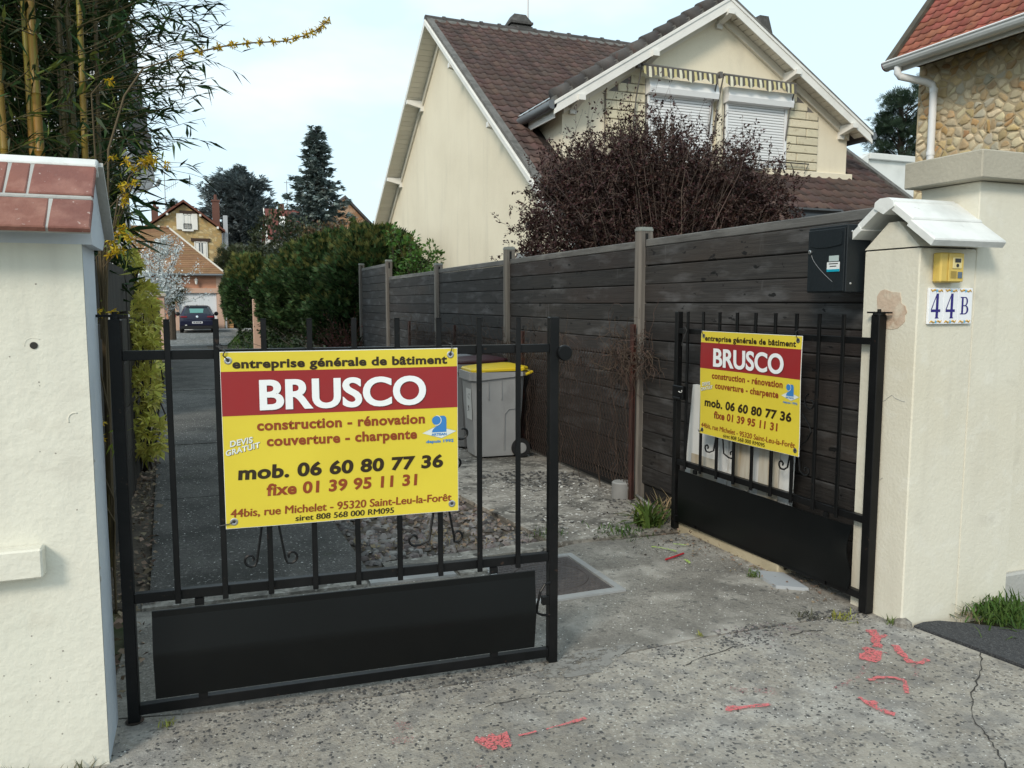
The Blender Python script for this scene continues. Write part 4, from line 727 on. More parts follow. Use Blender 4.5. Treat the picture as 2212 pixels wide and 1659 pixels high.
# ------------------------------------------------------------ wheelie bins
binm = M('grey bin plastic', (.36, .36, .36), .5, [((.28, .28, .28), 3, .4, .7, .6), ((.14, .14, .14), (6, 6, 2), .6, .8, .4)]); bind = M('mid grey bin plastic', (.24, .24, .24), .5); lidy = M('yellow lid', (.70, .50, .02), .4); lidm = M('maroon lid', (.045, .012, .016), .45); tyre = M('rubber', (.012, .012, .013), .8); hub = M('grey hub', (.3, .3, .3), .5); stick = M('bin sticker', (.62, .63, .62), .5)
def make_bin(name, label, x, y, w, d, h, bm, lm, rz=0):
    """front faces -X; w along Y, d along X"""
    b = thing(name, label, 'bin', (x, y, 0), rz, 'wheelie bins by the fence')
    # tapered body from octagon rings
    def ring(k, z, cham=.05): 
        a, c = d / 2 * k, w / 2 * k; q = .06
        return [(-a + q, -c, z), (a - q, -c, z), (a, -c + q, z), (a, c - q, z), (a - q, c, z), (-a + q, c, z), (-a, c - q, z), (-a, -c + q, z)]
    V = []; F = []
    for k, z in ((.80, .02), (.82, .05), (.93, .6 * h), (.97, h * .86), (.99, h * .94)): V += ring(k, z)
    for i in range(4):
        for j in range(8): F.append((i * 8 + j, i * 8 + (j + 1) % 8, i * 8 + 8 + (j + 1) % 8, i * 8 + 8 + j))
    F += [tuple(range(7, -1, -1)), tuple(range(32, 40))]
    mb = MB(); mb.add(V, F); smooth_by_angle(mb.build('body', bm, b, local=True), 30)
    # rim, dropping towards the back as on the side seen
    mb = MB(); r0 = [(p[0] * 1.07, p[1] * 1.07, h * .885 + (.03 if p[0] > 0 else -.01)) for p in ring(1, 0)]; r1 = [(p[0] * 1.07, p[1] * 1.07, h * .965) for p in ring(1, 0)]
    mb.add(r0 + r1, [tuple(range(7, -1, -1)), tuple(range(8, 16))] + [(j, (j + 1) % 8, 8 + (j + 1) % 8, 8 + j) for j in range(8)]); mb.build('rim', bm, b, local=True)
    L = []; 
    for k, z in ((1.05, h * .967), (1.06, h * .99), (1.02, h * 1.005), (.7, h * 1.025), (.3, h * 1.03)): L += [(p[0] * k + .02, p[1] * k, z + (.012 if p[0] > 0 else -.004)) for p in ring(1, 0)]
    F = [tuple(range(7, -1, -1)), tuple(range(32, 40))]
    for i in range(4):
        for j in range(8): F.append((i * 8 + j, i * 8 + (j + 1) % 8, i * 8 + 8 + (j + 1) % 8, i * 8 + 8 + j))
    mb = MB(); mb.add(L, F); smooth_by_angle(mb.build('lid', lm, b, local=True), 25)
    mb = MB(); mb.box(-.16, d * .42, -w * .545, -w * .53, h * .975, h * .99); mb.build('lid_rib', lm, b, local=True)
    mb = MB(); mb.tube([(d * .5, -w * .45, h * .93), (d * .62, -w * .45, h * .955), (d * .62, w * .45, h * .955), (d * .5, w * .45, h * .93)], .015, 8); mb.build('handle', lm, b, local=True)
    for s in (-1, 1):
        mb = MB(); mb.lathe([(.06, 0), (.098, .004), (.1, .02), (.1, .035), (.095, .045), (.06, .045)], (d * .40, s * (w * .44) - (.045 if s > 0 else 0) * 0, .1), (0, s, 0), 22); wv = smooth_by_angle(mb.build('wheel', tyre, b, local=True), 40)
        mb = MB(); mb.lathe([(.058, .044), (.05, .052), (.015, .055)], (d * .40, s * (w * .44), .1), (0, s, 0), 18); mb.build('hub', hub, wv, local=True)
    for xx in (-.12, .02): mb = MB(); mb.box(xx, xx + .008, -w * .502, -w * .478, h * .66, h * .88); mb.build('rib', bm, b, local=True)
    mb = MB(); mb.tube([(.20, -w * .488, h * .56), (.10, -w * .482, h * .55), (.06, -w * .475, h * .50), (.055, -w * .462, h * .3), (.06, -w * .435, .08)], .004, 5); mb.build('seam', bm, b, local=True)
    # sticker on the front
    mb = MB(); x0 = -d / 2; mb.add([(x0 * .92 - .004, -.17, .40), (x0 * .92 - .004, .03, .40), (x0 * .957 - .004, .03, .72), (x0 * .957 - .004, -.17, .72)], [(3, 2, 1, 0)]); st = mb.build('sticker', stick, b, local=True)
    mb = MB()
    for (a, c_, z) in ((-.16, .02, .66), (-.12, .018, .63), (-.15, .015, .62), (-.09, .01, .65)): mb.add([(x0 * .97 - .016, a, z), (x0 * .97 - .016, a + c_, z), (x0 * .97 - .0165, a + c_, z + c_), (x0 * .97 - .0165, a, z + c_)], [(3, 2, 1, 0)])
    mb.tube([(x0 * .96 - .015, -.13, .53), (x0 * .96 - .015, -.10, .55), (x0 * .96 - .015, -.12, .50), (x0 * .96 - .015, -.07, .49)], .003, 4); mb.build('sticker_print', dk, st, local=True)
    return b
make_bin('wheelie_bin', 'light grey wheelie bin with yellow lid nearest the gate', 2.86, 7.86, .50, .58, .93, binm, lidy, R(-3))
make_bin('wheelie_bin', 'mid grey wheelie bin with maroon lid behind the yellow lidded one', 2.86, 8.50, .52, .60, .97, bind, lidm, R(2))
make_bin('wheelie_bin', 'dark wheelie bin mostly hidden at the back of the bin row', 2.78, 9.2, .50, .58, .95, M('dark bin plastic', (.06, .06, .058), .5), M('grey lid', (.2, .2, .2), .5), R(-4))
# ------------------------------------------------------------ cream house
wall_m = M('cream roughcast', (.78, .71, .56), .9, [((.69, .62, .48), .8, .4, .7, .7), ((.50, .45, .36), (2.5, 2.5, .3), .56, .78, .4), ((.58, .52, .41), (5, 5, .9), .6, .78, .2), ((.78, .72, .58), 14, .5, .7, .3)], bump=[(70, .35), (25, .2)])
wtrim = M('white trim', (.76, .75, .71), .55, [((.62, .61, .57), 3, .45, .7, .5)])
soff = M('cream soffit', (.74, .70, .61), .6, obj=.05)
tile_m = M('brown roof tile', (.092, .056, .046), .8, [((.060, .046, .042), 2.5, .42, .65, .7), ((.13, .058, .043), 7, .58, .74, .45), ((.15, .13, .12), 30, .64, .72, .5)], obj=.25, isl=.25, bump=(40, .3))
tile2_m = M('greyed roof tile', (.06, .055, .053), .85, [((.10, .09, .085), 4, .45, .7, .7), ((.09, .045, .04), 9, .6, .7, .5)], obj=.2, bump=(40, .4))
deck_m = M('roof shadow gap', (.02, .014, .013), .95)
verge_m = M('mortared verge', (.15, .145, .135), .9, [((.08, .078, .072), 7, .4, .65, .8)], bump=(40, .5))
zinc = M('zinc gutter', (.16, .17, .18), .45, metal=.4); zincl = M('pale zinc', (.45, .5, .52), .45, metal=.3)
house = thing('cream_house', 'cream rendered house with brown tiled roof and a gabled dormer', 'house', (8.5, 14, 0))
zr = lambda y: 7.94 - .705 * (18.05 - y)
zb = lambda y: 7.94 - .672 * (y - 18.05)
zd = lambda x: 6.92 - .613 * abs(x - 8.86)
mb = MB(); mb.prism([(5.4, 10.15, 0), (5.4, 10.15, zr(10.15) - .2), (5.4, 18.05, 7.74), (5.4, 25.6, zb(25.6) - .2), (5.4, 25.6, 0)], (.25, 0, 0)); mb.build('gable_wall', wall_m, house)
mb = MB(); mb.box(5.4, 12.8, 10.15, 10.4, 0, 2.2); mb.build('front_wall', wall_m, house)
mb = MB(); mb.prism([(5.02, 9.6, zr(9.6) - .03), (5.02, 18.05, 7.91), (5.02, 18.05, 7.82), (5.02, 9.6, zr(9.6) - .12)], (7.96, 0, 0)); roof = mb.build('roof', deck_m, house)
mb = MB(); mb.prism([(5.02, 26.2, zb(26.2) - .0), (5.02, 18.06, 7.93), (5.02, 18.06, 7.84), (5.02, 26.2, zb(26.2) - .09)], (7.96, 0, 0)); mb.build('back_slope', tile2_m, house)
# one tile: x across, y up the slope, z out of the roof
TW, TG = .25, .262
px = [0, .042, .067, .096, .125, .15, .192, .25]; pz = [.012, .014, .030, .040, .030, .014, .010, .012]
v = [(x, 0, z + .022) for x, z in zip(px, pz)] + [(x, TG + .05, z) for x, z in zip(px, pz)] + [(x, 0, z - .004 + (.0 if 1 < i < 5 else 0)) for i, (x, z) in enumerate(zip(px, pz))]
f = [(i, i + 1, 9 + i, 8 + i) for i in range(7)] + [(16 + i, 17 + i, i + 1, i) for i in range(7)]
tile_me = npmesh('tile', v, f); tile_me.materials.append(tile_m); tile_me.polygons.foreach_set('use_smooth', [i < 7 for i in range(14)])
def lay(roofpart, me_mat, o, u, vv, nu, nv, ok, limit, name='tile', me=None):
    """tiles on a plane: the nearest `limit` as parts, the rest joined"""
    me = me or tile_me; u = Vector(u); vv = Vector(vv).normalized(); nrm = u.cross(vv).normalized(); T = []
    for j in range(nv):
        for i in range(nu):
            p = Vector(o) + u * (i * TW + (TW / 2 if j % 2 else 0) * 0) + vv * (j * TG); c = p + u * TW / 2 + vv * TG / 2
            if ok(c): T.append((c.length, p))
    T.sort(key=lambda t: t[0]); rest = []
    for k, (d, p) in enumerate(T):
        jx = Vector((random.uniform(-.004, .004),) * 3); m = frame(p + jx, u, vv, nrm)
        if k < limit: piece(name, me, roofpart, m)
        else: rest.append(m)
    if rest:
        tv = np.array([tuple(x.co) for x in me.vertices]); tf = np.array([tuple(x.vertices) for x in me.polygons]); B = np.array([[list(m.col[i][:3]) for i in range(3)] for m in rest]); P = np.array([list(m.translation) for m in rest])
        V, F = scatter(tv, tf, P, B, np.ones(len(rest))); o = link('tiles', npmesh('tiles', V, F), me.materials[0], roofpart); o['kind'] = 'stuff'
def ok_main(c):
    if not (5.12 < c.x < 12.95 and c.y < 17.95): return False
    if abs(c.x - 8.86) < 3.35 and zd(c.x) > zr(c.y) + .02 and c.y > 12.5: return False
    return not (9.5 < c.x < 10.75 and 10.5 < c.y < 11.4)
lay(roof, tile_m, (5.10, 9.65, zr(9.65)), (1, 0, 0), (0, 1, .705), 33, 41, ok_main, 300)
# ridge tiles
rt = MB(); rt.tube([(0, 0, 0), (.40, 0, 0), (.401, 0, 0), (.46, 0, 0)], [.105, .10, .125, .125], 12); rme = npmesh('ridge_tile', rt.v, rt.f); rme.materials.append(tile2_m)
for k in range(18): piece('ridge_tile', rme, roof, Matrix.Translation((4.98 + k * .445, 18.05, 7.915)) @ Matrix.Rotation(R(random.uniform(-.8, .8)), 4, 'Y'))
mb = MB(); mb.prism([(5.0, 17.83, zr(17.83) + .01), (5.0, 17.87, zr(17.87) + .05), (5.0, 18.05, 8.0), (5.0, 18.05, 7.9)], (7.9, 0, 0)); mb.build('ridge_mortar', verge_m, roof)
# verges, rakes, soffit of the gable towards the lane
mb = MB(); mb.prism([(4.985, 9.6, zr(9.6) - .01), (4.985, 9.6, zr(9.6) + .065), (4.985, 18.05, 8.005), (4.985, 18.05, 7.93)], (.135, 0, 0)); mb.build('verge', verge_m, house)
mb = MB(); mb.prism([(4.97, 9.6, zr(9.6) - .15), (4.97, 9.6, zr(9.6) - .012), (4.97, 18.05, 7.928), (4.97, 18.05, 7.79)], (.03, 0, 0)); mb.build('rake_board', wtrim, house)
mb = MB(); mb.prism([(4.955, 9.6, zr(9.6) - .07), (4.955, 9.6, zr(9.6) - .03), (4.955, 18.05, 7.91), (4.955, 18.05, 7.87)], (.0148, 0, 0)); mb.build('rake_moulding', wtrim, house)
mb = MB(); mb.prism([(4.985, 26.2, zb(26.2) + .005), (4.985, 26.2, zb(26.2) + .05), (4.985, 18.06, 7.99), (4.985, 18.06, 7.94)], (.135, 0, 0)); mb.build('verge', M('dark verge', (.05, .05, .052), .9), house)
mb = MB(); mb.prism([(4.97, 26.2, zb(26.2) - .15), (4.97, 26.2, zb(26.2) + .003), (4.97, 18.06, 7.93), (4.97, 18.06, 7.79)], (.03, 0, 0)); mb.build('rake_board', wtrim, house)
mb = MB(); mb.box(0, .40, 0, .150, -.012, 0); sbm = npmesh('soffit_board', mb.v, mb.f); sbm.materials.append(soff)
L = math.hypot(1, .672); vv = Vector((0, 1 / L, -.672 / L))
for k in range(62): 
    p = Vector((5.0, 18.06, 7.82)) + vv * (k * .158 + .05); piece('soffit_board', sbm, house, frame(p, Vector((1, 0, 0)), vv, Vector((1, 0, 0)).cross(vv)))
L = math.hypot(1, .705); vn = Vector((0, -1 / L, -.705 / L))
for k in range(60):
    p = Vector((5.4, 18.04, 7.80)) + vn * (k * .158 + .05); piece('soffit_board', sbm, house, frame(p, Vector((-1, 0, 0)), vn, Vector((-1, 0, 0)).cross(vn)))
mb = MB(); mb.prism([(5.36, 25.6, zb(25.6) - .30), (5.36, 25.6, zb(25.6) - .13), (5.36, 18.06, 7.80), (5.36, 18.06, 7.62)], (.038, 0, 0)); mb.build('soffit_trim', soff, house)
mb = MB(); mb.prism([(5.0, -.06, -.02), (5.0, .06, -.02), (5.0, .06, -.10), (5.0, -.06, -.10)], (.40, 0, 0)); mb.v = []; mb.f = []
bk = MB(); bk.prism([(-.06, 0, -.09), (-.06, 0, 0), (-.06, .42, 0), (-.06, .42, -.24), (-.06, .34, -.24), (-.06, .34, -.17)], (.12, 0, 0)); bkm = npmesh('bracket', bk.v, bk.f); bkm.materials.append(wtrim)   # y from outer edge to wall
for y in (19.85, 22.15, 24.5): piece('bracket', bkm, house, Matrix.Translation((4.985, y, zb(y) - .16)) @ Matrix.Rotation(R(-90), 4, 'Z'))
for y in (16.3, 13.95, 11.6): piece('bracket', bkm, house, Matrix.Translation((4.985, y, zr(y) - .20)) @ Matrix.Rotation(R(-90), 4, 'Z'))
# right verge
mb = MB(); mb.prism([(12.9, 9.6, zr(9.6)), (12.9, 9.6, zr(9.6) + .06), (12.9, 18.05, 8.0), (12.9, 18.05, 7.93)], (.12, 0, 0)); mb.build('verge', verge_m, house)
mb = MB(); mb.prism([(12.6, 10.15, 0), (12.6, 10.15, zr(10.15) - .2), (12.6, 18.05, 7.74), (12.6, 25.6, zb(25.6) - .2), (12.6, 25.6, 0)], (.2, 0, 0)); mb.build('gable_wall', wall_m, house)
# eaves gutter, skylight
mb = MB(); mb.tube([(5.0, 9.52, zr(9.55) - .02), (13, 9.52, zr(9.55) - .02)], .07, 10); mb.build('gutter', zinc, house)
sk = MB(); yv = Vector((0, 1, .705)).normalized(); nrm = Vector((1, 0, 0)).cross(yv)
for (a, b, c_, d_) in ((0, 1.15, 0, .07), (0, 1.15, 1.0, 1.07), (0, .07, .07, 1.0), (1.08, 1.15, .07, 1.0)):
    V = [Vector((9.45, 10.36, zr(10.36))) + Vector((1, 0, 0)) * x + yv * y + nrm * z for z in (0, .12) for x, y in ((a, c_), (b, c_), (b, d_), (a, d_))]; sk.add(V, [(3, 2, 1, 0), (4, 5, 6, 7), (0, 1, 5, 4), (1, 2, 6, 5), (2, 3, 7, 6), (3, 0, 4, 7)])
skl = sk.build('skylight', M('dark skylight frame', (.035, .036, .038), .6), house)
mb = MB(); mb.add([Vector((9.45, 10.36, zr(10.36))) + Vector((1, 0, 0)) * x + yv * y + nrm * .08 for x, y in ((.07, .07), (1.08, .07), (1.08, 1.0), (.07, 1.0))], [(0, 1, 2, 3)]); mb.build('pane', M('roof glass', (.012, .014, .016), .3, spec=.2), skl)
# dormer
mb = MB(); x0, x1 = 5.80, 11.92
mb.prism([(x0, 12.5, 3.75), (x1, 12.5, 3.75), (x1, 12.5, zd(x1) - .16), (8.86, 12.5, 6.76), (x0, 12.5, zd(x0) - .16)], (0, .2, 0)); mb.build('dormer_wall', wall_m, house)
for xx in (x0, x1 - .2): mb = MB(); mb.prism([(xx, 12.7, 3.9), (xx, 12.7, zd(xx + .1) - .17), (xx, 14.2, zd(xx + .1) - .17), (xx, 14.2, 4.6)], (.2, 0, 0)); mb.build('dormer_side', wall_m, house)
mb = MB(); mb.box(9.9, 12.02, 12.42, 12.498, 3.98, 4.10, .01); mb.build('dormer_base', wall_m, house)
yval = lambda x: 18.05 - (7.94 - zd(x)) / .705
for s, nmx in ((-1, 'dormer_roof'), (1, 'dormer_roof')):
    e = 8.86 + s * 3.33; nx = 8; top = []; 
    for i in range(nx + 1): x = 8.86 + (e - 8.86) * i / nx; top.append((x, yval(x), zd(x)))
    poly = [(8.86, 12.2, zd(8.86)), (8.86, yval(8.86), zd(8.86)), (e, yval(e), zd(e)), (e, 12.2, zd(e))]
    mb = MB(); mb.prism([(p[0], p[1], p[2] - .02) for p in poly], (0, 0, -.10)); dro = mb.build(nmx, deck_m if s < 0 else tile2_m, house)
    if s < 0: dleft = dro
t2 = tile_me.copy(); t2.materials.clear(); t2.materials.append(tile2_m)
def ok_d(c): return c.x < 8.86 and 12.28 < c.y < yval(c.x) - .12
sv = Vector((1, 0, .613)).normalized()
lay(dleft, None, (5.50, 12.25 + .25 * 18, zd(5.50) - .0), (0, -1, 0), sv, 18, 16, ok_d, 200, me=t2)
bt = MB(); bt.tube([(0, 0, 0), (.36, 0, 0)], [.15, .115], 14); btm = npmesh('verge_tile', bt.v, bt.f, True); btm.materials.append(tile2_m)
for k in range(12):
    p = Vector((5.56, 12.30, zd(5.56) + .035)) + sv * (k * .325); piece('verge_tile', btm, dleft, frame(p + Vector((0, 0, .01)), sv, Vector((0, 1, 0)), sv.cross(Vector((0, 1, 0)))))
mb = MB(); mb.prism([(5.50, 12.18, zd(5.5) - .0), (5.50, 12.18, zd(5.5) + .075), (8.86, 12.18, 7.0), (8.86, 12.18, 6.92)], (0, .1, 0)); mb.build('verge', verge_m, house)
mb = MB(); mb.prism([(12.24, 12.18, zd(12.24) - .0), (12.24, 12.18, zd(12.24) + .06), (8.86, 12.18, 7.0), (8.86, 12.18, 6.92)], (0, .12, 0)); mb.build('verge', verge_m, house)
for s in (-1, 1):
    e = 8.86 + s * 3.36; mb = MB(); mb.prism([(e, 12.15, zd(e) - .21), (e, 12.15, zd(e) - .005), (8.86, 12.15, 6.915), (8.86, 12.15, 6.70)], (0, .03, 0)); mb.build('rake_board', wtrim, house)
    mb = MB(); mb.prism([(e, 12.135, zd(e) - .06), (e, 12.135, zd(e) - .012), (8.86, 12.135, 6.908), (8.86, 12.135, 6.86)], (0, .0148, 0)); mb.build('rake_moulding', wtrim, house)
    mb = MB(); mb.prism([(e - s * .3, 12.44, zd(e - s * .3) - .30), (e - s * .3, 12.44, zd(e - s * .3) - .15), (8.86, 12.44, 6.77), (8.86, 12.44, 6.62)], (0, .058, 0)); mb.build('soffit_trim', soff, house)
    sb2 = MB(); sb2.box(0, .13, 0, .30, -.012, 0); s2 = npmesh('soffit_board', sb2.v, sb2.f); s2.materials.append(soff); d_ = Vector((s * 1, 0, -.613)).normalized()
    for k in range(27):
        p = Vector((8.86, 12.19, 6.79)) + d_ * (k * .14 + .03); Y_ = Vector((0, 1, 0)); piece('soffit_board', s2, house, frame(p, d_, Y_, d_.cross(Y_)))
for x in (8.86 - 2.88, 8.86 - 1.5, 8.86, 8.86 + 1.5, 8.86 + 2.88): piece('bracket', bkm, house, Matrix.Translation((x, 12.10, zd(x) - .16 - (.05 if x == 8.86 else 0))))
mb = MB(); mb.tube([(5.47, 12.15, 4.80), (5.47, 13.75, 4.80)], .075, 12); g_ = smooth_by_angle(mb.build('gutter', zinc, house)); mb = MB(); mb.lathe([(.09, 0), (.085, .12), (.05, .2)], (5.47, 13.72, 4.79), (0, 1, .25), 12); mb.build('gutter_end', zincl, g_)
mb = MB(); mb.tube([(12.25, 12.15, 4.80), (12.25, 13.75, 4.80)], .075, 12); smooth_by_angle(mb.build('gutter', zinc, house))
mb = MB(); P = [(x, yval(x) - .02, zd(x) + .045) for x in np.linspace(5.5, 8.7, 14)]; mb.tube(P, .035, 6); mb.build('valley_flashing', zincl, house)
mb = MB(); mb.prism([(5.56, 12.3, 4.62), (5.56, 12.3, 4.78), (5.56, 13.4, 4.78), (5.56, 13.4, 4.62)], (.02, 0, 0)); mb.build('eaves_board', wtrim, house)
# roller shutters
slat_m = M('white slat', (.78, .79, .80), .45)
for xa, xb in ((7.40, 8.74), (9.03, 10.40)):
    w_ = MB(); w_.box(xa, xb, 12.46, 12.53, 4.05, 5.22); win = w_.build('roller_shutter', M('shutter gap', (.16, .165, .17), .6) if 'shutter gap' not in MATS else MATS['shutter gap'], house)
    sm = MB(); sm.box(xa + .05, xb - .05, 12.444, 12.459, 0, .041, .004); sme = npmesh('slat', sm.v, sm.f); sme.materials.append(slat_m)
    for k in range(23): piece('slat', sme, win, Matrix.Translation((0, 0, 4.08 + k * .0495)))
    for a in (xa, xb - .045): mb = MB(); mb.box(a, a + .045, 12.425, 12.4595, 4.05, 5.2); mb.build('guide_rail', slat_m, win)
    mb = MB(); mb.prism([(xa - .03, 12.499, 5.475), (xa - .03, 12.34, 5.46), (xa - .03, 12.30, 5.30), (xa - .03, 12.32, 5.21), (xa - .03, 12.499, 5.19)], (xb - xa + .08, 0, 0)); mb.build('shutter_box', slat_m, win)
mb = MB(); mb.box(8.83, 8.93, 12.42, 12.4985, 4.1, 5.45); mb.build('mullion', wall_m, house)
# balcony rail glimpsed under the shutters
rail_m = M('dark rail', (.03, .03, .03), .5)
mb = MB(); mb.tube([(7.3, 12.38, 4.22), (10.9, 12.38, 4.22)], .012, 6); mb.build('rail', rail_m, house)
for x in np.linspace(7.4, 10.8, 16): mb = MB(); mb.tube([(x, 12.38, 4.04), (x + (.1 if int(x * 7) % 2 else -.1), 12.38, 4.22)], .007, 5); mb.build('baluster', rail_m, house)
# split-face quoins beside the shutters
quo_m = M('split limestone', (.64, .58, .43), .9, [((.42, .35, .23), 9, .58, .7, .7)], obj=.08, bump=[(22, .9)])
mb = MB(); mb.prism([(10.40, 12.49, 4.10), (11.17, 12.49, 4.10), (11.17, 12.49, 5.12), (10.72, 12.49, 5.42), (10.6, 12.49, 5.49), (10.40, 12.49, 5.49)], (0, -.022, 0)); mb.build('quoin_joints', M('grey joint', (.16, .15, .14), .9), house)
mb = MB(); mb.prism([(6.59, 12.49, 4.10), (7.36, 12.49, 4.10), (7.36, 12.49, 5.49), (7.1, 12.49, 5.49), (6.98, 12.49, 5.42), (6.59, 12.49, 5.15)], (0, -.022, 0)); mb.build('quoin_joints', MATS['grey joint'], house)
def quoin(x0, x1, z0, z1):
    mb = MB(); n = 6; V = []; F = []; mb.box(x0, x1, 12.445, 12.4985, z0, z1, .010); nx = 5
    o = mb.build('stone', quo_m, house); return o
for side, (qa, qb) in (('r', (10.42, 11.16)), ('l', (6.60, 7.36))):
    for k in range(9):
        z0 = 4.12 + k * .155; z1 = z0 + .141
        hi = 5.36 - .613 * ((qb - 10.42) * 0)
        a, b = qa, qb
        if side == 'r': b = min(qb, 8.86 + (6.92 - z1 - .33) / .613)
        else: a = max(qa, 8.86 - (6.92 - z1 - .33) / .613)
        if b - a < .12: continue
        if k % 3 == 2: quoin(a, b, z0, z1)
        else:
            c_ = a + (b - a) * (.33 if k % 2 else .62); quoin(a, c_ - .008, z0, z1); quoin(c_ + .008, b, z0, z1)
# awnings
aw_y = M('awning yellow', (.62, .55, .28), .8, trans=.2); aw_g = M('awning grey', (.10, .092, .085), .8, trans=.1); aw_w = M('awning cream', (.72, .70, .55), .8, trans=.2); arm_m = M('awning arm', (.12, .11, .10), .5)
for xa, xb in ((7.16, 8.71), (8.82, 10.42)):
    aw = MB(); aw.tube([(xa, 12.24, 5.62), (xb, 12.24, 5.60)], .028, 8); awn = aw.build('awning', arm_m, house); n = 30; dx = (xb - xa - .04) / n
    for i in range(n):
        a = xa + .02 + i * dx; b = a + dx; fz = lambda x: 5.60 - .13 - .02 * math.sin((x - xa) * 14) - .035 * abs(math.sin((x - xa) * 5.2)) + .02 * math.sin((x - xa) * 31); fy = lambda x: 12.20 + .012 * math.sin((x - xa) * 22)
        mb = MB(); V = []
        for x in (a, b): V += [(x, 12.215, 5.60), (x, fy(x), 5.52), (x, fy(x) - .008, fz(x))]
        mb.add(V, [(0, 3, 4, 1), (1, 4, 5, 2)]); mb.build('stripe', (aw_y, aw_g, aw_w, aw_g)[i % 4], awn)
    for xx in (xa, xb): mb = MB(); mb.tube([(xx, 12.24, 5.60), (xx - .02, 12.38, 5.1), (xx - .05, 12.42, 4.62)], .013, 6); mb.build('arm', arm_m, awn)
    mb = MB(); mb.box(xa - .09, xa - .03, 12.22, 12.30, 5.56, 5.66); mb.build('end_bracket', arm_m, awn)
# chimneys
chm = M('blackened concrete', (.06, .058, .055), .9, [((.12, .115, .11), 9, .5, .7, .7)], bump=(30, .5))
def chimney(x, y, z0, z1, w):
    h = z1 - z0; mb = MB(); mb.box(x - w * .44, x + w * .44, y - w * .44, y + w * .44, z0, z0 + h * .45); c = mb.build('chimney', chm, house)
    for k, (q, a, b) in enumerate(((.52, .47, .55), (.40, .55, .62), (.54, .62, .70))): mb = MB(); mb.box(x - w * q, x + w * q, y - w * q, y + w * q, z0 + h * a, z0 + h * b); mb.build('cap_slab', chm, c)
    mb = MB(); a = w * .5; b = w * .28; mb.add([(x - a, y - a, z0 + h * .70), (x + a, y - a, z0 + h * .70), (x + a, y + a, z0 + h * .70), (x - a, y + a, z0 + h * .70), (x - b, y - b, z1), (x + b, y - b, z1), (x + b, y + b, z1), (x - b, y + b, z1)], [(4, 5, 6, 7), (0, 1, 5, 4), (1, 2, 6, 5), (2, 3, 7, 6), (3, 0, 4, 7)]); mb.build('cowl', chm, c)
chimney(7.32, 18.3, 7.70, 8.36, .52); chimney(13.0, 16.6, 6.6, 8.5, .46)
mb = MB(); mb.tube([(7.58, 18.3, 7.9), (7.58, 18.3, 9.6)], .02, 6); mb.build('antenna_mast', M('mast', (.4, .4, .4), .4, metal=.5), house)
mb = MB(); mb.box(5.31, 5.399, 12.35, 13.35, 2.38, 2.48); mb.build('window_box', M('grey aluminium', (.25, .26, .26), .5), house)
mb = MB(); mb.box(5.36, 5.399, 12.4, 13.3, 1.4, 2.38); w_ = mb.build('window', slat_m, house); mb = MB(); mb.box(5.35, 5.3595, 12.48, 13.22, 1.46, 2.3); mb.build('pane', MATS['roof glass'], w_)

# ------------------------------------------------------------ rubble stone house at right
rubm = M('rubble mortar', (.47, .38, .25), .95, [((.36, .29, .19), 5, .4, .7, .7)], bump=[(40, .6)])
st_ms = [M('stone ochre', (.45, .34, .19), .9, [((.55, .43, .25), 9, .45, .7, .8), ((.42, .25, .10), 5, .55, .7, .8)], obj=.22, bump=[(25, .9)]), M('stone pale', (.60, .51, .34), .9, [((.47, .39, .26), 8, .45, .7, .8)], obj=.18, bump=[(25, .9)]), M('stone rust', (.44, .27, .13), .9, [((.5, .36, .18), 9, .5, .7, .9)], obj=.2, bump=[(25, .9)]), M('stone grey', (.46, .42, .32), .9, [((.44, .40, .32), 8, .5, .7, .8)], obj=.18, bump=[(25, .9)])]
sh = thing('stone_house', 'honey coloured rubble stone house with red tiled roof at the right edge', 'house', (10, 6, 0))
mb = MB(); mb.box(8.78, 14, 2, 8.0, 0, 4.78); wl_ = mb.build('wall', rubm, sh)
def clip(poly, nx, ny, d):
    out = []
    for i in range(len(poly)):
        a, b = poly[i], poly[(i + 1) % len(poly)]; fa = a[0] * nx + a[1] * ny - d; fb = b[0] * nx + b[1] * ny - d
        if fa <= 0: out.append(a)
        if (fa < 0 < fb) or (fb < 0 < fa): t = fa / (fa - fb); out.append((a[0] + (b[0] - a[0]) * t, a[1] + (b[1] - a[1]) * t))
    return out
def rubble(u0, u1, z0, z1, su, sz, gap, seed):
    """irregular convex stones: cells of jittered seeds, shrunk by the joint"""
    rg = random.Random(seed); P = []; j = 0; z = z0 - sz
    while z < z1 + sz:
        u = u0 - su + rg.uniform(0, su); row = sz * rg.uniform(.6, 1.6)
        while u < u1 + su: P.append((u + rg.uniform(-.22, .22) * su, z + rg.uniform(-.25, .25) * row)); u += su * rg.uniform(.5, 1.9)
        z += row
    for p in P:
        poly = [(u0, z0), (u1, z0), (u1, z1), (u0, z1)]
        for q in P:
            if q is p: continue
            dx, dz = q[0] - p[0], q[1] - p[1]
            if abs(dx) > su * 3 or abs(dz) > sz * 3: continue
            L = math.hypot(dx, dz); poly = clip(poly, dx / L, dz / L, (p[0] * dx + p[1] * dz) / L + L / 2 - gap * rg.uniform(.5, 1.2))
            if len(poly) < 3: break
        if len(poly) < 3: continue
        A = sum(poly[i][0] * poly[(i + 1) % len(poly)][1] - poly[(i + 1) % len(poly)][0] * poly[i][1] for i in range(len(poly))) / 2
        if abs(A) < su * sz * .12: continue
        ch = []
        for i in range(len(poly)): a, b = poly[i], poly[(i + 1) % len(poly)]; ch += [(a[0] * .86 + b[0] * .14, a[1] * .86 + b[1] * .14), (a[0] * .45 + b[0] * .55, a[1] * .45 + b[1] * .55)]
        yield [(a + rg.uniform(-.011, .011), b + rg.uniform(-.009, .009)) for a, b in ch]
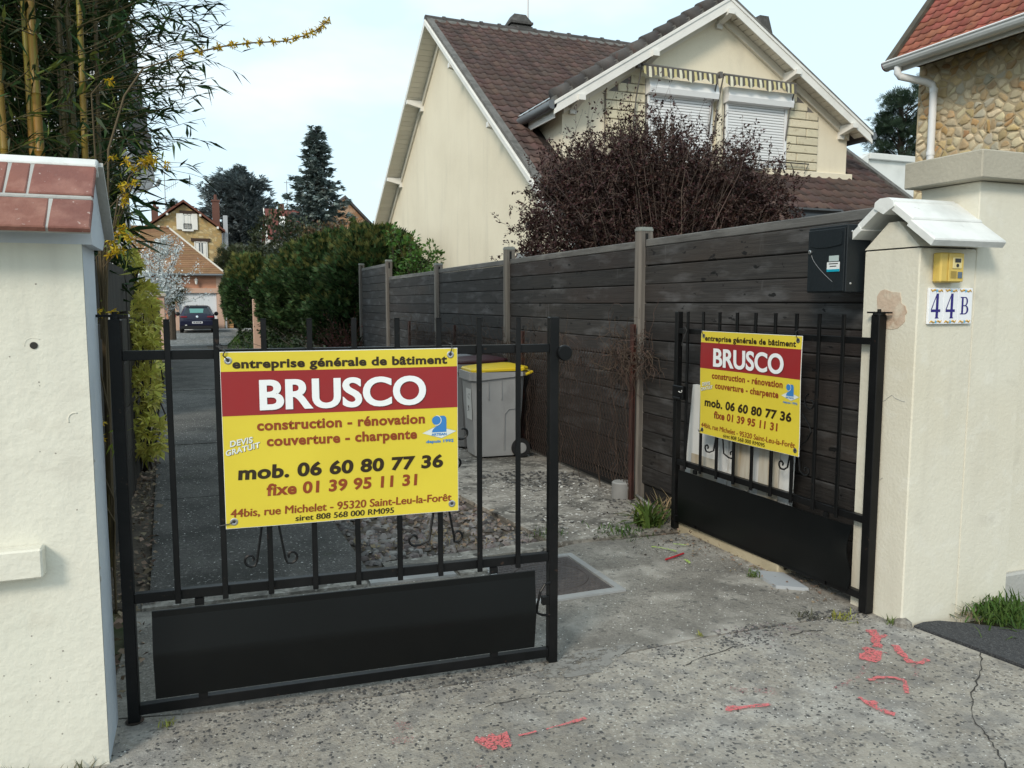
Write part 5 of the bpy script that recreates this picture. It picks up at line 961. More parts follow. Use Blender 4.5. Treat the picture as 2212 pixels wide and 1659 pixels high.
def stone_piece(poly, X, out, mat, par):
    cx = sum(p[0] for p in poly) / len(poly); cz = sum(p[1] for p in poly) / len(poly); n = len(poly)
    V = [(X, p[0], p[1]) for p in poly] + [(X - out * .7, p[0] + (cx - p[0]) * .08, p[1] + (cz - p[1]) * .08) for p in poly] + [(X - out, p[0] + (cx - p[0]) * .3, p[1] + (cz - p[1]) * .3) for p in poly]
    F = [(i, (i + 1) % n, n + (i + 1) % n, n + i) for i in range(n)] + [(n + i, n + (i + 1) % n, 2 * n + (i + 1) % n, 2 * n + i) for i in range(n)] + [tuple(range(2 * n, 3 * n))]
    F = [tuple(reversed(f)) for f in F]; o = link('stone', npmesh('stone', V, F), mat, par); return smooth_by_angle(o, 50)
for poly in rubble(5.9, 7.99, 2.6, 4.72, .115, .072, .010, 5):
    stone_piece(poly, 8.782, random.uniform(.007, .02), random.choices(st_ms, (4, 4, .8, 1.5))[0], wl_)
sgut = M('white pvc gutter', (.60, .62, .62), .4, [((.4, .41, .4), (1, 1, 14), .45, .6, .4)]); wpvc = M('white pvc', (.78, .79, .80), .4)
slp = 1.26; L = math.hypot(1, slp)
mb = MB(); mb.prism([(8.30, 2, 4.60), (8.30, 8.03, 4.60), (10.8, 8.03, 4.60 + 2.5 * slp), (10.8, 2, 4.60 + 2.5 * slp)], (.06, 0, -.05)); srf = mb.build('roof', M('red roof gap', (.05, .02, .015), .95), sh)
tr_m = M('red roof tile', (.27, .095, .062), .8, [((.25, .06, .04), 5, .4, .7, .7), ((.12, .05, .04), 14, .6, .72, .7)], obj=.2, bump=(40, .3))
t3 = tile_me.copy(); t3.materials.clear(); t3.materials.append(tr_m)
TWo, TGo = TW, TG; TW, TG = .155, .13
for vtx in t3.vertices: vtx.co.x *= .62; vtx.co.y *= .51; vtx.co.z *= .6
lay(srf, None, (8.29, 7.98, 4.61), (0, -1, 0), (1, 0, slp), 18, 19, lambda c: c.y > 5.3, 300, me=t3); TW, TG = TWo, TGo
mb = MB(); mb.prism([(8.28, 7.96, 4.60), (8.28, 8.06, 4.60), (10.8, 8.06, 4.60 + 2.52 * slp), (10.8, 7.96, 4.60 + 2.52 * slp)], (-.045, 0, .04)); mb.build('verge', M('dark mossy verge', (.09, .075, .055), .9, [((.05, .05, .04), 9, .4, .6, .8)]), sh)
mb = MB(); a = np.linspace(math.pi, 2 * math.pi, 9); pr = [(8.26 + .085 * math.cos(t), 4.61 + .085 * math.sin(t)) for t in a] + [(8.26 + .078 * math.cos(t), 4.61 + .078 * math.sin(t)) for t in a[::-1]]
mb.prism([(x, 2, z) for x, z in pr], (0, 6.03, 0)); gt_ = mb.build('gutter', sgut, sh); mb = MB(); mb.tube([(8.345, 2, 4.615), (8.345, 8.03, 4.615)], .012, 6); mb.tube([(8.172, 2, 4.615), (8.172, 8.03, 4.615)], .012, 6); mb.build('gutter_bead', wpvc, gt_)
mb = MB(); mb.box(8.35, 8.37, 2, 8.0, 4.50, 4.62); mb.build('fascia', wpvc, sh)
mb = MB(); mb.prism([(8.26 + .09 * math.cos(t), 8.032, 4.61 + .09 * math.sin(t)) for t in a], (0, .012, 0)); mb.build('gutter_end', M('maroon end cap', (.14, .03, .03), .5), gt_)
mb = MB(); mb.tube([(8.26, 7.86, 4.54), (8.26, 7.86, 4.46), (8.29, 7.85, 4.42), (8.58, 7.72, 4.35), (8.655, 7.69, 4.32), (8.68, 7.68, 4.26), (8.68, 7.68, 2.3)], .044, 12); smooth_by_angle(mb.build('downpipe', wpvc, sh))
for z in (4.22, 3.45): mb = MB(); mb.lathe([(.05, 0), (.05, .05)], (8.68, 7.68, z), n=14); mb.build('pipe_collar', wpvc, sh)
mb = MB(); mb.box(8.37, 8.776, 2, 8.0, 4.62, 4.66); mb.build('soffit', M('dark soffit', (.06, .045, .03), .9), sh)
# ------------------------------------------------------------ pale building between
pb = thing('pale_building', 'low pale grey building with coping behind the roof at right', 'building', (30, 30, 0)); pbm = M('grey white render', (.62, .63, .61), .85, [((.48, .49, .47), .9, .5, .7, .6)])
mb = MB(); mb.box(25.0, 44, 25, 34, 0, 7.25); mb.build('wall', pbm, pb); mb = MB(); mb.box(24.9, 44, 24.85, 25.3, 7.26, 7.5, .02); mb.build('coping', pbm, pb)
mb = MB(); mb.prism([(23.3, 24.9, 6.5), (24.88, 24.9, 7.45), (24.88, 24.9, 0), (23.3, 24.9, 0)], (0, 3, 0)); mb.build('side_wall', pbm, pb)
mb = MB(); mb.box(24, 44, 23.6, 24.6, 0, 5.95); mb.build('lower_wall', M('white render', (.72, .73, .73), .85), pb)

# ------------------------------------------------------------ house at left behind the bamboo
lh = thing('slate_house', 'pale house with steep dark slate roof half hidden by the bamboo', 'house', (-3, 14, 0))
lw_m = M('pale grey render', (.52, .53, .54), .85); slate_m = M('slate', (.055, .06, .068), .55, [((.09, .095, .1), (6, 6, 18), .45, .65, .8)])
mb = MB(); mb.box(-7, -.86, 12, 12.9, 0, 3.9); mb.build('wall', lw_m, lh)
mb = MB(); mb.prism([(-.86, 12.0, 3.9), (-1.05, 12.0, 5.2), (-2.0, 12.0, 8.2), (-7, 12.0, 8.2), (-7, 12.0, 3.9)], (0, .9, 0)); mb.build('gable', lw_m, lh)
pr = [(-.50, 3.50), (-.56, 4.0), (-.72, 5.2), (-1.1, 6.6), (-1.9, 8.3), (-2.1, 8.2), (-1.32, 6.5), (-.94, 5.1), (-.80, 4.1), (-.78, 3.62)]
mb = MB(); mb.prism([(x, 11.75, z) for x, z in pr], (0, 1.3, 0)); rf_ = mb.build('roof', slate_m, lh)
for k in range(14):
    t = k / 14; z = 3.5 + t * 4.8; x = np.interp(z, [3.5, 4.0, 5.2, 6.6, 8.3], [-.50, -.56, -.72, -1.1, -1.9]); mb = MB(); mb.box(x - .20, x + .014, 11.73, 11.80, z, z + .30); mb.build('slate', slate_m, rf_)
mb = MB(); mb.box(-7, -.80, 11.75, 11.98, 3.42, 3.60); mb.build('eaves', M('under eave shadow', (.07, .065, .06), .9), lh)  # dark band: the shadow under the eaves painted as a strip
mb = MB(); mb.tube([(-.84, 11.93, 3.3), (-.84, 11.93, 0)], .05, 10); smooth_by_angle(mb.build('downpipe', M('grey downpipe', (.28, .31, .33), .5), lh))
ds = thing('satellite_dish', 'pale grey satellite dish on the slate roofed house', 'dish', (-.70, 11.6, 3.25))
mb = MB(); c = Vector((-.70, 11.55, 3.27)); mb.lathe([(.27, .0), (.24, .03), (.15, .06), (.02, .075), (.02, .085), (.15, .07), (.25, .038), (.275, .0)], c, (-.45, .8, -.25), 24); smooth_by_angle(mb.build('reflector', M('dish grey', (.50, .52, .54), .5), ds), 50)
mb = MB(); mb.tube([(-.84, 11.93, 2.9), (-.78, 11.75, 3.2), c + Vector((-.02, .07, -.01))], .018, 8); mb.tube([c + Vector((0, 0, -.26)), c + Vector((.28, -.35, -.20))], .010, 6); mb.tube([c + Vector((.28, -.35, -.20)), c + Vector((.32, -.36, -.12))], .025, 8); mb.build('arm', M('dish arm', (.2, .22, .23), .5), ds)

# ------------------------------------------------------------ dark panel fence left of the lane
pf = thing('panel_fence', 'dark grey board panel fence left of the lane behind the gate wall', 'fence', (-.57, 6, 0))
pan_m = M('dark weathered panel', (.055, .05, .043), .9, [((.035, .032, .028), (3, 9, .6), .42, .62, .8), ((.10, .092, .08), (2, 14, .7), .58, .72, .6)], obj=.18, bump=[((3, 30, 2), .4)])
for a, b in ((3.5, 5.55), (5.60, 7.4), (7.45, 9.0)):
    for k, (z0, z1) in enumerate(((0, .36), (.385, .74), (.765, 1.12), (1.145, 1.47), (1.53, 1.88))):
        mb = MB(); e = .10 if (k == 4 and b > 8.9) else .0
        if e: mb.prism([(-.60, a, z0), (-.60, b, z0), (-.60, b, z1 - .22), (-.60, b - .12, z1 - .07), (-.60, b - .32, z1), (-.60, a, z1)], (.045, 0, 0))
        else: mb.box(-.60, -.555, a, b, z0, z1, .004)
        mb.build('panel', pan_m, pf)
    mb = MB(); mb.box(-.64, -.545, b - .0, b + .05, 0, 1.7); mb.build('post', pan_m, pf)
# slatted fence and pink pillar further on
sf = thing('slat_fence', 'dark slatted fence by the pink pillar at the left of the lane', 'fence', (-.98, 20, 0))
for y0, y1 in ((16.2, 18.9), (19.0, 21.7), (21.8, 24.5)):
    for k in range(8): mb = MB(); mb.box(-1.02, -.985, y0, y1, .05 + k * .195, .22 + k * .195); mb.build('slat', pan_m, sf)
    mb = MB(); mb.box(-1.05, -.955, y0 - .12, y0 - .01, 0, 1.66); mb.build('post', pan_m, sf)
pink = M('salmon render', (.50, .25, .16), .85, [((.42, .2, .13), 2, .45, .7, .5)]); palep = M('pale salmon trim', (.56, .38, .29), .85); capst = M('pale capstone', (.42, .38, .32), .85)
pp = thing('garden_pillar', 'salmon pillar with stone cap and amber light left of the far lane', 'pillar', (-1.15, 28, 0))
mb = MB(); mb.box(-1.33, -.98, 27.85, 28.2, 0, 1.80, .01); mb.build('shaft', palep, pp); mb = MB(); mb.box(-1.40, -.92, 27.78, 28.27, 1.80, 1.90, .01); mb.build('cap', capst, pp); mb = MB(); mb.lathe([(.07, 0), (.075, .06), (.06, .14), (.02, .17)], (-1.18, 27.76, 1.58), n=12); smooth_by_angle(mb.build('amber_light', M('amber plastic', (.45, .17, .01), .3), pp))
wl2 = thing('garden_wall', 'low salmon garden wall with pale coping left of the pillar', 'wall', (-3, 28, 0)); mb = MB(); mb.box(-7, -1.36, 27.95, 28.15, 0, 1.5); mb.build('wall', palep, wl2); mb = MB(); mb.box(-7, -1.41, 27.88, 28.22, 1.5, 1.58); mb.build('coping', capst, wl2)
mb = MB(); mb.box(1.66, 1.90, 27.2, 27.45, 0, 1.72, .01); tag(mb.build('gate_post', palep), 'plain pale pink post standing in the hedge right of the lane', 'post')

# ------------------------------------------------------------ garage
ga = thing('garage', 'salmon garage with white door and tan hipped roof at the lane end', 'garage', (0, 50.6, 0))
mb = MB(); mb.box(-6, -1.02, 50.6, 57, 0, 3.25); mb.build('wall', pink, ga); mb = MB(); mb.box(1.07, 1.45, 50.6, 57, 0, 3.25); mb.build('wall', palep, ga); mb = MB(); mb.box(-1.02, 1.07, 50.6, 50.9, 2.45, 3.25); mb.build('wall', pink, ga)
mb = MB(); mb.box(-1.55, 1.45, 50.53, 50.598, 2.18, 2.46); mb.build('lintel', palep, ga); mb = MB(); mb.box(-1.35, -1.02, 50.53, 50.598, 0, 2.18); mb.build('jamb', palep, ga)
gd = M('white garage door', (.72, .74, .76), .5, [((.6, .62, .64), (14, 1, .6), .5, .7, .5)]); mb = MB(); mb.box(-1.02, 1.07, 50.72, 50.78, 0, 2.45); dr_ = mb.build('door', gd, ga)
bm = MB(); bm.box(0, .098, 50.70, 50.719, .02, 2.44); bme = npmesh('door_board', bm.v, bm.f); bme.materials.append(gd)
for k in range(20): piece('door_board', bme, dr_, Matrix.Translation((-1.0 + k * .1025, 0, 0)))
mb = MB(); mb.tube([(-.02, 50.55, 2.82), (-.02, 50.42, 2.80), (-.02, 50.42, 2.86)], .02, 6); mb.lathe([(.03, -.2), (.06, -.16), (.09, .04), (.13, .06), (.03, .16), (.01, .2)], (-.02, 50.40, 2.86), n=10); mb.build('wall_lantern', wtrim, ga)
tan = M('tan flat tile', (.22, .125, .06), .85, [((.16, .09, .045), 3, .4, .7, .7), ((.30, .19, .10), 11, .55, .7, .5)], obj=.12, isl=.1)
E0, E1, RZ, RX = (-6.4, 50.2, 3.30), (1.55, 50.2, 3.30), 6.1, -1.45
mb = MB(); mb.add([(-6.4, 50.2, 3.28), (1.55, 50.2, 3.28), (RX, 53.4, RZ - .02), (-6.4, 53.4, RZ - .02), (1.55, 57, 3.28)], [(0, 1, 2, 3), (1, 4, 2)]); rg_ = mb.build('roof', deck_m, ga); nr = 24
for k in range(nr):
    t0, t1 = k / nr, (k + 1.25) / nr; t1 = min(t1, 1); xr0 = 1.55 + (RX - 1.55) * t0 + .03; xr1 = 1.55 + (RX - 1.55) * t1 + .03
    mb = MB(); a = (-6.4, 50.2 + 3.2 * t0 - .01, 3.30 + 2.8 * t0 + .03); mb.add([a, (xr0, a[1], a[2]), (xr1, 50.2 + 3.2 * t1, 3.30 + 2.8 * t1), (-6.4, 50.2 + 3.2 * t1, 3.30 + 2.8 * t1), (-6.4, a[1], a[2] - .045), (xr0, a[1], a[2] - .045)], [(0, 1, 2, 3), (4, 5, 1, 0)]); mb.build('tile_course', tan, rg_)
mb = MB(); mb.tube([(1.58, 50.2, 3.34), (RX, 53.4, RZ + .03)], .06, 6); mb.build('hip_mortar', M('pale hip mortar', (.55, .52, .46), .85), rg_); mb = MB(); mb.tube([(RX, 53.4, RZ + .02), (-6.4, 53.4, RZ + .02)], .10, 8); mb.build('ridge', tan, rg_)
for k in range(10): mb = MB(); mb.box(RX - .12 - k * .5, RX - k * .5, 53.27, 53.52, RZ + .05, RZ + .16); mb.build('ridge_joint', MATS['pale hip mortar'], rg_)
mb = MB(); mb.tube([(-6.4, 50.12, 3.22), (1.6, 50.12, 3.22)], .07, 8); mb.build('gutter', zinc, ga); mb = MB(); mb.tube([(1.5, 50.5, 3.1), (1.5, 50.5, 1.2), (1.56, 50.48, 1.15), (1.56, 50.48, 0)], .05, 8); mb.build('downpipe', M('grey pvc pipe', (.42, .43, .44), .5), ga)
mb = MB(); mb.box(-1.32, -1.20, 50.50, 50.53, .78, .94); mb.build('red_switch', M('red box', (.35, .03, .03), .5), ga)
bp = thing('brick_pier', 'narrow ochre brick pier right of the garage', 'pier', (1.75, 50.7, 0))
for k in range(20): mb = MB(); w_ = .34; mb.box(1.62, 1.62 + w_, 50.6, 50.85, k * .125 + .01, k * .125 + .118); mb.build('brick', M('ochre brick', (.42, .25, .11), .9, obj=.2) if k == 0 else MATS['ochre brick'], bp)
# ------------------------------------------------------------ stone gable house behind
gs = thing('gable_house', 'distant ochre stone gable house with white shutters above the garage roof', 'house', (-.7, 62, 0))
och = M('ochre rubble', (.45, .33, .15), .9, vor=((3.4, 3.4, 5), [(.48, .36, .17), (.40, .28, .12), (.54, .43, .24), (.44, .30, .13), (.36, .26, .13)], (.34, .26, .14), .10), bump=[(6, .5)])
zg = lambda x: 8.66 - .735 * abs(x + .67)
mb = MB(); mb.prism([(-4.2, 62, 0), (1.80, 62, 0), (1.80, 62, zg(1.8) - .1), (-.67, 62, 8.55), (-4.2, 62, zg(-4.2) - .1)], (0, 9, 0)); mb.build('wall', och, gs)
rtm = M('red brown tile', (.16, .06, .04), .85, [((.11, .045, .032), 2, .4, .7, .7)])
for s, e in ((-1, -4.6), (1, 2.05)): mb = MB(); mb.prism([(-.67, 61.6, 8.68), (e, 61.6, zg(e)), (e, 61.6, zg(e) + .14), (-.67, 61.6, 8.84)], (0, 9.8, 0)); mb.build('roof', rtm, gs)
for x in (-2.9, -1.75, .41, 1.55): mb = MB(); mb.box(x - .07, x + .07, 61.58, 62, zg(x) - .16, zg(x) - .01); mb.build('bracket', wtrim, gs)
win_g = M('far window glass', (.10, .11, .12), .15, spec=.6); brown = M('brown lintel', (.05, .03, .022), .8)
def fwin(x0, x1, z0, z1, shut):
    mb = MB(); mb.box(x0 - .04, x1 + .04, 61.93, 61.998, z0, z1); w = mb.build('window', win_g, gs)
    for (a, b, c_, d_) in ((x0 - .04, x0 + .04, z0, z1), (x1 - .04, x1 + .04, z0, z1), ((x0 + x1) / 2 - .03, (x0 + x1) / 2 + .03, z0, z1), (x0, x1, z1 - .06, z1)): mb = MB(); mb.box(a, b, 61.90, 61.929, c_, d_); mb.build('frame', wtrim, w)
    mb = MB(); mb.box(x0 + .06, x0 + .26, 61.92, 61.9295, z0 + .05, z1 - .1); mb.build('curtain', wtrim, w); mb = MB(); mb.box(x1 - .26, x1 - .06, 61.92, 61.9295, z0 + .05, z1 - .1); mb.build('curtain', wtrim, w)
    mb = MB(); mb.box(x0 - .25, x1 + .25, 61.9, 61.997, z1 + .01, z1 + .24); mb.build('lintel', brown, w); mb = MB(); mb.box(x0 - .12, x1 + .12, 61.82, 61.997, z0 - .14, z0 - .01); mb.build('sill', wtrim, w)
    mb = MB()
    for k in range(9): mb.tube([(x0 + (x1 - x0) * k / 8, 61.87, z0), (x0 + (x1 - x0) * k / 8, 61.87, z0 + .38)], .012, 4)
    mb.tube([(x0, 61.87, z0 + .38), (x1, 61.87, z0 + .38)], .015, 4); r_ = mb.build('railing', rail_m, w); r_['kind'] = 'stuff'
    for a, b in shut: mb = MB(); mb.box(a, b, 61.88, 61.94, z0 - .03, z1 + .03, .01); mb.build('shutter', wtrim, w)
fwin(-.70, -.18, 6.80, 7.86, [(-1.17, -.72), (-.14, .22)]); fwin(-.02, .78, 4.42, 5.95, [])
mb = MB(); mb.box(1.25, 1.75, 63, 63.6, 6.2, 8.95); ch_ = mb.build('chimney', M('far brick', (.13, .06, .045), .9), gs); mb = MB(); mb.box(1.2, 1.8, 62.95, 63.65, 8.95, 9.07); mb.build('chimney_cap', MATS['far brick'], ch_); mb = MB(); mb.lathe([(.12, 0), (.1, .4)], (1.5, 63.3, 9.07), n=8); mb.build('pot', MATS['far brick'], ch_)
mb = MB(); mb.box(1.95, 2.25, 62.3, 62.6, 5.2, 7.9); mb.build('flue', M('grey flue', (.4, .42, .44), .5), gs)
mb = MB(); mb.tube([(1.86, 61.9, 6.6), (1.86, 61.9, 0)], .06, 8); mb.build('downpipe', zinc, gs)
ch2 = thing('chimney_stack', 'slim brick chimney with antenna left of the stone gable house', 'chimney', (-3.0, 66, 5)); mb = MB(); mb.box(-2.95, -2.5, 66, 66.4, 4, 8.6); mb.build('stack', MATS['far brick'], ch2); mb = MB(); mb.box(-3.02, -2.43, 65.94, 66.46, 8.6, 8.75); mb.lathe([(.12, 0), (.1, .45)], (-2.72, 66.2, 8.75), n=8); mb.build('pot', MATS['far brick'], ch2)
an = thing('roof_antenna', 'thin aerial mast left of the stone gable house', 'antenna', (-1.95, 66, 7)); mast = MATS['mast']; mb = MB(); mb.tube([(-1.95, 66, 6), (-1.95, 66, 11.2)], .035, 5); mb.build('mast', mast, an)
mb = MB(); mb.tube([(-1.95, 66, 10.0), (-1.0, 66, 10.6)], .02, 4); [mb.tube([(-1.95 + .15 * k, 66, 9.75 + .1 * k), (-1.95 + .15 * k, 66, 10.25 + .1 * k)], .012, 4) for k in range(6)]; mb.build('aerial', mast, an)
rh = thing('red_roof_house', 'distant house with dark red tiled roof and skylight between the conifers', 'house', (6.5, 60, 0))
mb = MB(); mb.box(4.95, 11, 59.2, 64, 0, 6.4); mb.build('wall', MATS['white render'], rh); mb = MB(); mb.prism([(4.72, 58.9, 6.15), (4.72, 61.5, 8.42), (4.72, 64.2, 6.15), (4.72, 64.2, 6.0), (4.72, 61.5, 8.27), (4.72, 58.9, 6.0)], (6.6, 0, 0)); rr = mb.build('roof', M('dark red tile', (.15, .045, .035), .85, [((.10, .035, .03), 2, .4, .7, .7)], bump=[((1, 1, 8), .4)]), rh)
mb = MB(); mb.prism([(4.95, 59.2, 6.4), (4.95, 61.5, 8.25), (4.95, 63.9, 6.4)], (.2, 0, 0)); mb.build('gable', MATS['white render'], rh)
mb = MB(); mb.prism([(4.69, 58.9, 6.0), (4.69, 61.5, 8.27), (4.69, 61.5, 8.45), (4.69, 58.9, 6.18)], (.06, 0, 0)); mb.build('rake_board', wtrim, rh)
mb = MB(); mb.prism([(5.65, 59.9, 7.06), (6.15, 59.9, 7.06), (6.15, 60.7, 7.76), (5.65, 60.7, 7.76)], (0, -.05, .06)); mb.build('skylight', wtrim, rr); mb = MB(); mb.box(5.75, 6.15, 61.3, 61.7, 8.2, 8.8); mb.build('chimney', MATS['far brick'], rr)
mb = MB(); mb.tube([(6.4, 61.5, 8.2), (6.4, 61.5, 10.5)], .03, 5); mb.tube([(6.2, 61.5, 10.35), (7.6, 61.5, 10.35)], .02, 4); mb.build('antenna', mast, rh)
oh = thing('orange_stone_house', 'sliver of an orange stone gable right of the spruce', 'house', (9.5, 50, 0)); mb = MB(); mb.prism([(7.4, 50, 0), (10.4, 50, 0), (10.4, 50, 6.1), (8.6, 50, 7.9), (7.4, 50, 6.9)], (0, 6, 0)); mb.build('wall', M('orange rubble', (.40, .22, .12), .9, vor=(4, [(.42, .22, .12), (.36, .2, .1), (.46, .3, .2)], (.3, .2, .14), .1)), oh); mb = MB(); mb.prism([(8.6, 49.7, 7.95), (10.7, 49.7, 5.85), (10.7, 49.7, 6.02), (8.6, 49.7, 8.12)], (0, 6.6, 0)); mb.build('roof', tile2_m, oh)

# ------------------------------------------------------------ parked car
car = thing('parked_car', 'dark blue hatchback parked with its tail to us before the garage', 'car', (-.04, 46.1, 0))
cp = M('dark blue car paint', (.008, .009, .030), .3, coat=.25, spec=.35); gls = M('car glass', (.015, .022, .03), .06, spec=.7); blk = M('black plastic', (.010, .010, .011), .6); lampr = M('tail lamp red', (.22, .02, .03), .25); chrome = M('chrome', (.75, .76, .78), .15, metal=1)
# cross sections along y: (y, half width low, half width belt, half width roof, z sill, z belt, z roof)
SEC = [(0.0, .70, .66, .60, .30, .62, .70), (.03, .82, .80, .62, .24, .86, .92), (.10, .88, .86, .64, .20, .93, 1.02), (.35, .895, .875, .60, .19, .95, 1.34), (.62, .90, .88, .60, .19, .95, 1.44), (1.4, .90, .89, .63, .18, .94, 1.47), (2.2, .90, .89, .63, .18, .93, 1.44), (3.0, .90, .88, .66, .18, .92, 1.02), (3.8, .88, .84, .68, .19, .86, .92), (4.2, .70, .66, .55, .25, .60, .68)]
V = []; F = []
for y, a, b, c_, z0, z1, z2 in SEC:
    h = [(a * .9, z0), (a, z0 + .12), (a * 1.0, (z0 + z1) / 2 + .05), (b, z1), (b - .03 if z2 > 1.1 else b - .02, z1 + .02), (c_, z2 - .05), (c_ * .8, z2)]
    V += [(-.04 + x, 46.1 + y, z) for x, z in h] + [(-.04 - x, 46.1 + y, z) for x, z in reversed(h)]
for i in range(len(SEC) - 1):
    for j in range(14): F.append((i * 14 + j, i * 14 + (j + 1) % 14, (i + 1) * 14 + (j + 1) % 14, (i + 1) * 14 + j))
F += [tuple(range(13, -1, -1)), tuple(range(14 * (len(SEC) - 1), 14 * len(SEC)))]
mb = MB(); mb.add(V, [tuple(reversed(f)) for f in F]); smooth_by_angle(mb.build('body', cp, car), 35)
def cbox(nm, m, x0, x1, y0, y1, z0, z1, par=car, b=.01): mb = MB(); mb.box(-.04 + x0, -.04 + x1, 46.1 + y0, 46.1 + y1, z0, z1, b); return mb.build(nm, m, par)
mb = MB(); mb.prism([(-.04 + x, 46.1 + y, z) for x, y, z in ((-.66, .085, .965), (.66, .085, .965), (.52, .34, 1.37), (-.52, .34, 1.37))], (0, -.012, .01)); rw = mb.build('rear_window', gls, car)
mb = MB(); mb.prism([(-.04 + x, 46.1 + y, z) for x, y, z in ((-.35, .13, 1.06), (.30, .13, 1.06), (.33, .27, 1.28), (-.38, .27, 1.28))], (0, -.014, .012)); mb.build('view_through', M('greenish glass', (.12, .3, .28), .1), rw)
for s in (-1, 1):
    mb = MB(); mb.prism([(-.04 + s * x, 46.1 + y, z) for x, y, z in ((.885, .55, .99), (.885, 2.75, .98), (.665, 2.15, 1.40), (.645, .75, 1.40))], (s * .012, 0, 0)); mb.build('side_window', gls, car)
    cbox('tail_lamp', lampr, min(s * .50, s * .83), max(s * .50, s * .83), -.01, .07, .82, .90)
    mb = MB(); mb.lathe([(.09, -.05), (.12, 0), (.10, .07), (.03, .1)], (-.04 + s * 1.0, 47.9, 1.0), (0, -1, 0), 10); mb.tube([(-.04 + s * .86, 47.95, .96), (-.04 + s * 1.0, 47.92, .98)], .03, 6); smooth_by_angle(mb.build('mirror', blk, car))
    for yy in (.75, 3.35):
        mb = MB(); mb.lathe([(.2, -.1), (.32, -.09), (.33, 0), (.32, .09), (.2, .1)], (-.04 + s * .80, 46.1 + yy, .32), (s, 0, 0), 20); w = smooth_by_angle(mb.build('wheel', tyre, car)); mb = MB(); mb.lathe([(.2, .1), (.19, .11), (.05, .12)], (-.04 + s * .80, 46.1 + yy, .32), (s, 0, 0), 14); mb.build('rim', hub, w)
cbox('bumper', cp, -.86, .86, -.05, .15, .38, .66, b=.03); cbox('bumper_lower', blk, -.80, .80, -.045, .1, .20, .40, b=.03)
pl_ = cbox('number_plate', M('plate white', (.62, .63, .66), .4), -.26, .26, -.062, -.052, .50, .61, b=0)
for xx, w_ in ((-.20, .07), (-.11, .015), (-.07, .05), (0, .05), (.07, .02), (.11, .09)): cbox('plate_mark', M('plate ink', (.06, .06, .08), .5) if xx == -.20 else MATS['plate ink'], xx, xx + w_, -.0645, -.0625, .525, .585, pl_, 0)
mb = MB(); mb.lathe([(.065, 0), (.065, .015), (.05, .02)], (-.04, 46.1 - .0, .86), (0, -1, .1), 16); mb.build('emblem', chrome, car); cbox('spoiler', blk, -.56, .56, .26, .42, 1.40, 1.45); cbox('reflector', M('white lamp', (.7, .7, .68), .3), -.62, -.52, -.056, -.05, .40, .44, b=0)
mb = MB(); mb.prism([(-.04, 46.55, 1.46), (-.04, 46.75, 1.46), (-.04, 46.62, 1.53)], (.02, 0, 0)); mb.build('fin_antenna', blk, car)
# ------------------------------------------------------------ vegetation
bark = M('bark', (.07, .055, .04), .95, [((.04, .032, .025), 14, .4, .65, .8)])
def leafmat(n, c, isl=.35, tr=.3, r=.55): return M(n, c, r, isl=isl, trans=tr, spec=.3)
def arcpath(a, d, L, n, sag=0.0, jit=.1):
    """wandering stem: start a, direction d"""
    P = [np.array(a, float)]; d = np.array(d, float); d /= np.linalg.norm(d)
    for i in range(n):
        d = d + RNG.normal(0, jit, 3); d[2] -= sag; d /= np.linalg.norm(d); P.append(P[-1] + d * L / n)
    return P
def sample_path(P, k):
    P = np.array(P); t = RNG.uniform(0, len(P) - 1.001, k); i = t.astype(int); f = (t - i)[:, None]
    return P[i] * (1 - f) + P[i + 1] * f, P[i + 1] - P[i], t / (len(P) - 1)
def foliage(name, tpl, P, D, sc, mat, parent, roll=.6, kind=None, label=None):
    V, F = scatter(*tpl, P, basis(D, roll=RNG.normal(0, roll, len(P))), sc); o = link(name, npmesh(name, V, F), mat, parent)
    if kind: o['kind'] = kind
    return o

# bamboo
bam = thing('bamboo', 'dense bamboo clump with golden canes behind the left wall', 'bamboo', (-.9, 5, 0))
culm_m = M('golden cane', (.26, .165, .03), .4, [((.25, .24, .04), (40, 40, 1.2), .5, .6, .8), ((.30, .15, .03), (3, 3, 2.5), .5, .7, .7)], obj=.12); culm_g = M('green cane', (.07, .055, .02), .4, obj=.2)
lf_b = leafmat('bamboo leaf', (.026, .055, .016), .6, .15, .5); lf_bl = leafmat('light bamboo leaf', (.14, .17, .04), .3, .35)
culms = [(-.92, 5.0, .024, -.004), (-.755, 5.0, .0275, -.006), (-.80, 5.08, .025, -.003), (-.655, 5.2, .019, .0), (-.605, 5.15, .018, .0), (-.54, 5.0, .022, .012), (-.50, 5.3, .015, .02), (-.70, 5.4, .016, .01)]
for k in range(26): culms.append((RNG.uniform(-1.9, -.62), RNG.uniform(5.3, 6.9), RNG.uniform(.012, .02), RNG.normal(0, .03)))
branches = []; tips = []
for i, (x, y, r, ln) in enumerate(culms):
    H = RNG.uniform(5.0, 6.5); mb = MB(); path = []; rad = []; z = 0; off = RNG.uniform(0, .2); zs = list(np.arange(.2 + off, H, .30)); 
    f = lambda z_: (x + ln * (z_ - 2.4) + (.004 * (z_ - 2.4) ** 2 if i > 7 else 0) * (1 if ln > 0 else -1), y, z_)
    path.append(f(0)); rad.append(r)
    for zz in zs:
        k = max(.25, 1 - zz / (H * 1.15))**.5
        for dz, q in ((-.012, 1), (-.004, 1.14), (.0, .93), (.004, 1.10), (.014, 1)): path.append(f(zz + dz)); rad.append(r * q * k)
    mb.tube(path, rad, 10, cap=False); smooth_by_angle(mb.build('cane', culm_m if i in (0, 1, 2, 5) else culm_g, bam), 50)
    for zz in zs:
        if zz < 1.9: continue
        for b in range(2 if zz < 2.7 else 3):
            a = RNG.uniform(0, 6.28); d = (math.cos(a), math.sin(a) * .8 - .25, RNG.uniform(.25, .9)); branches.append(arcpath(f(zz), d, RNG.uniform(.35, .85), 6, .04, .12))
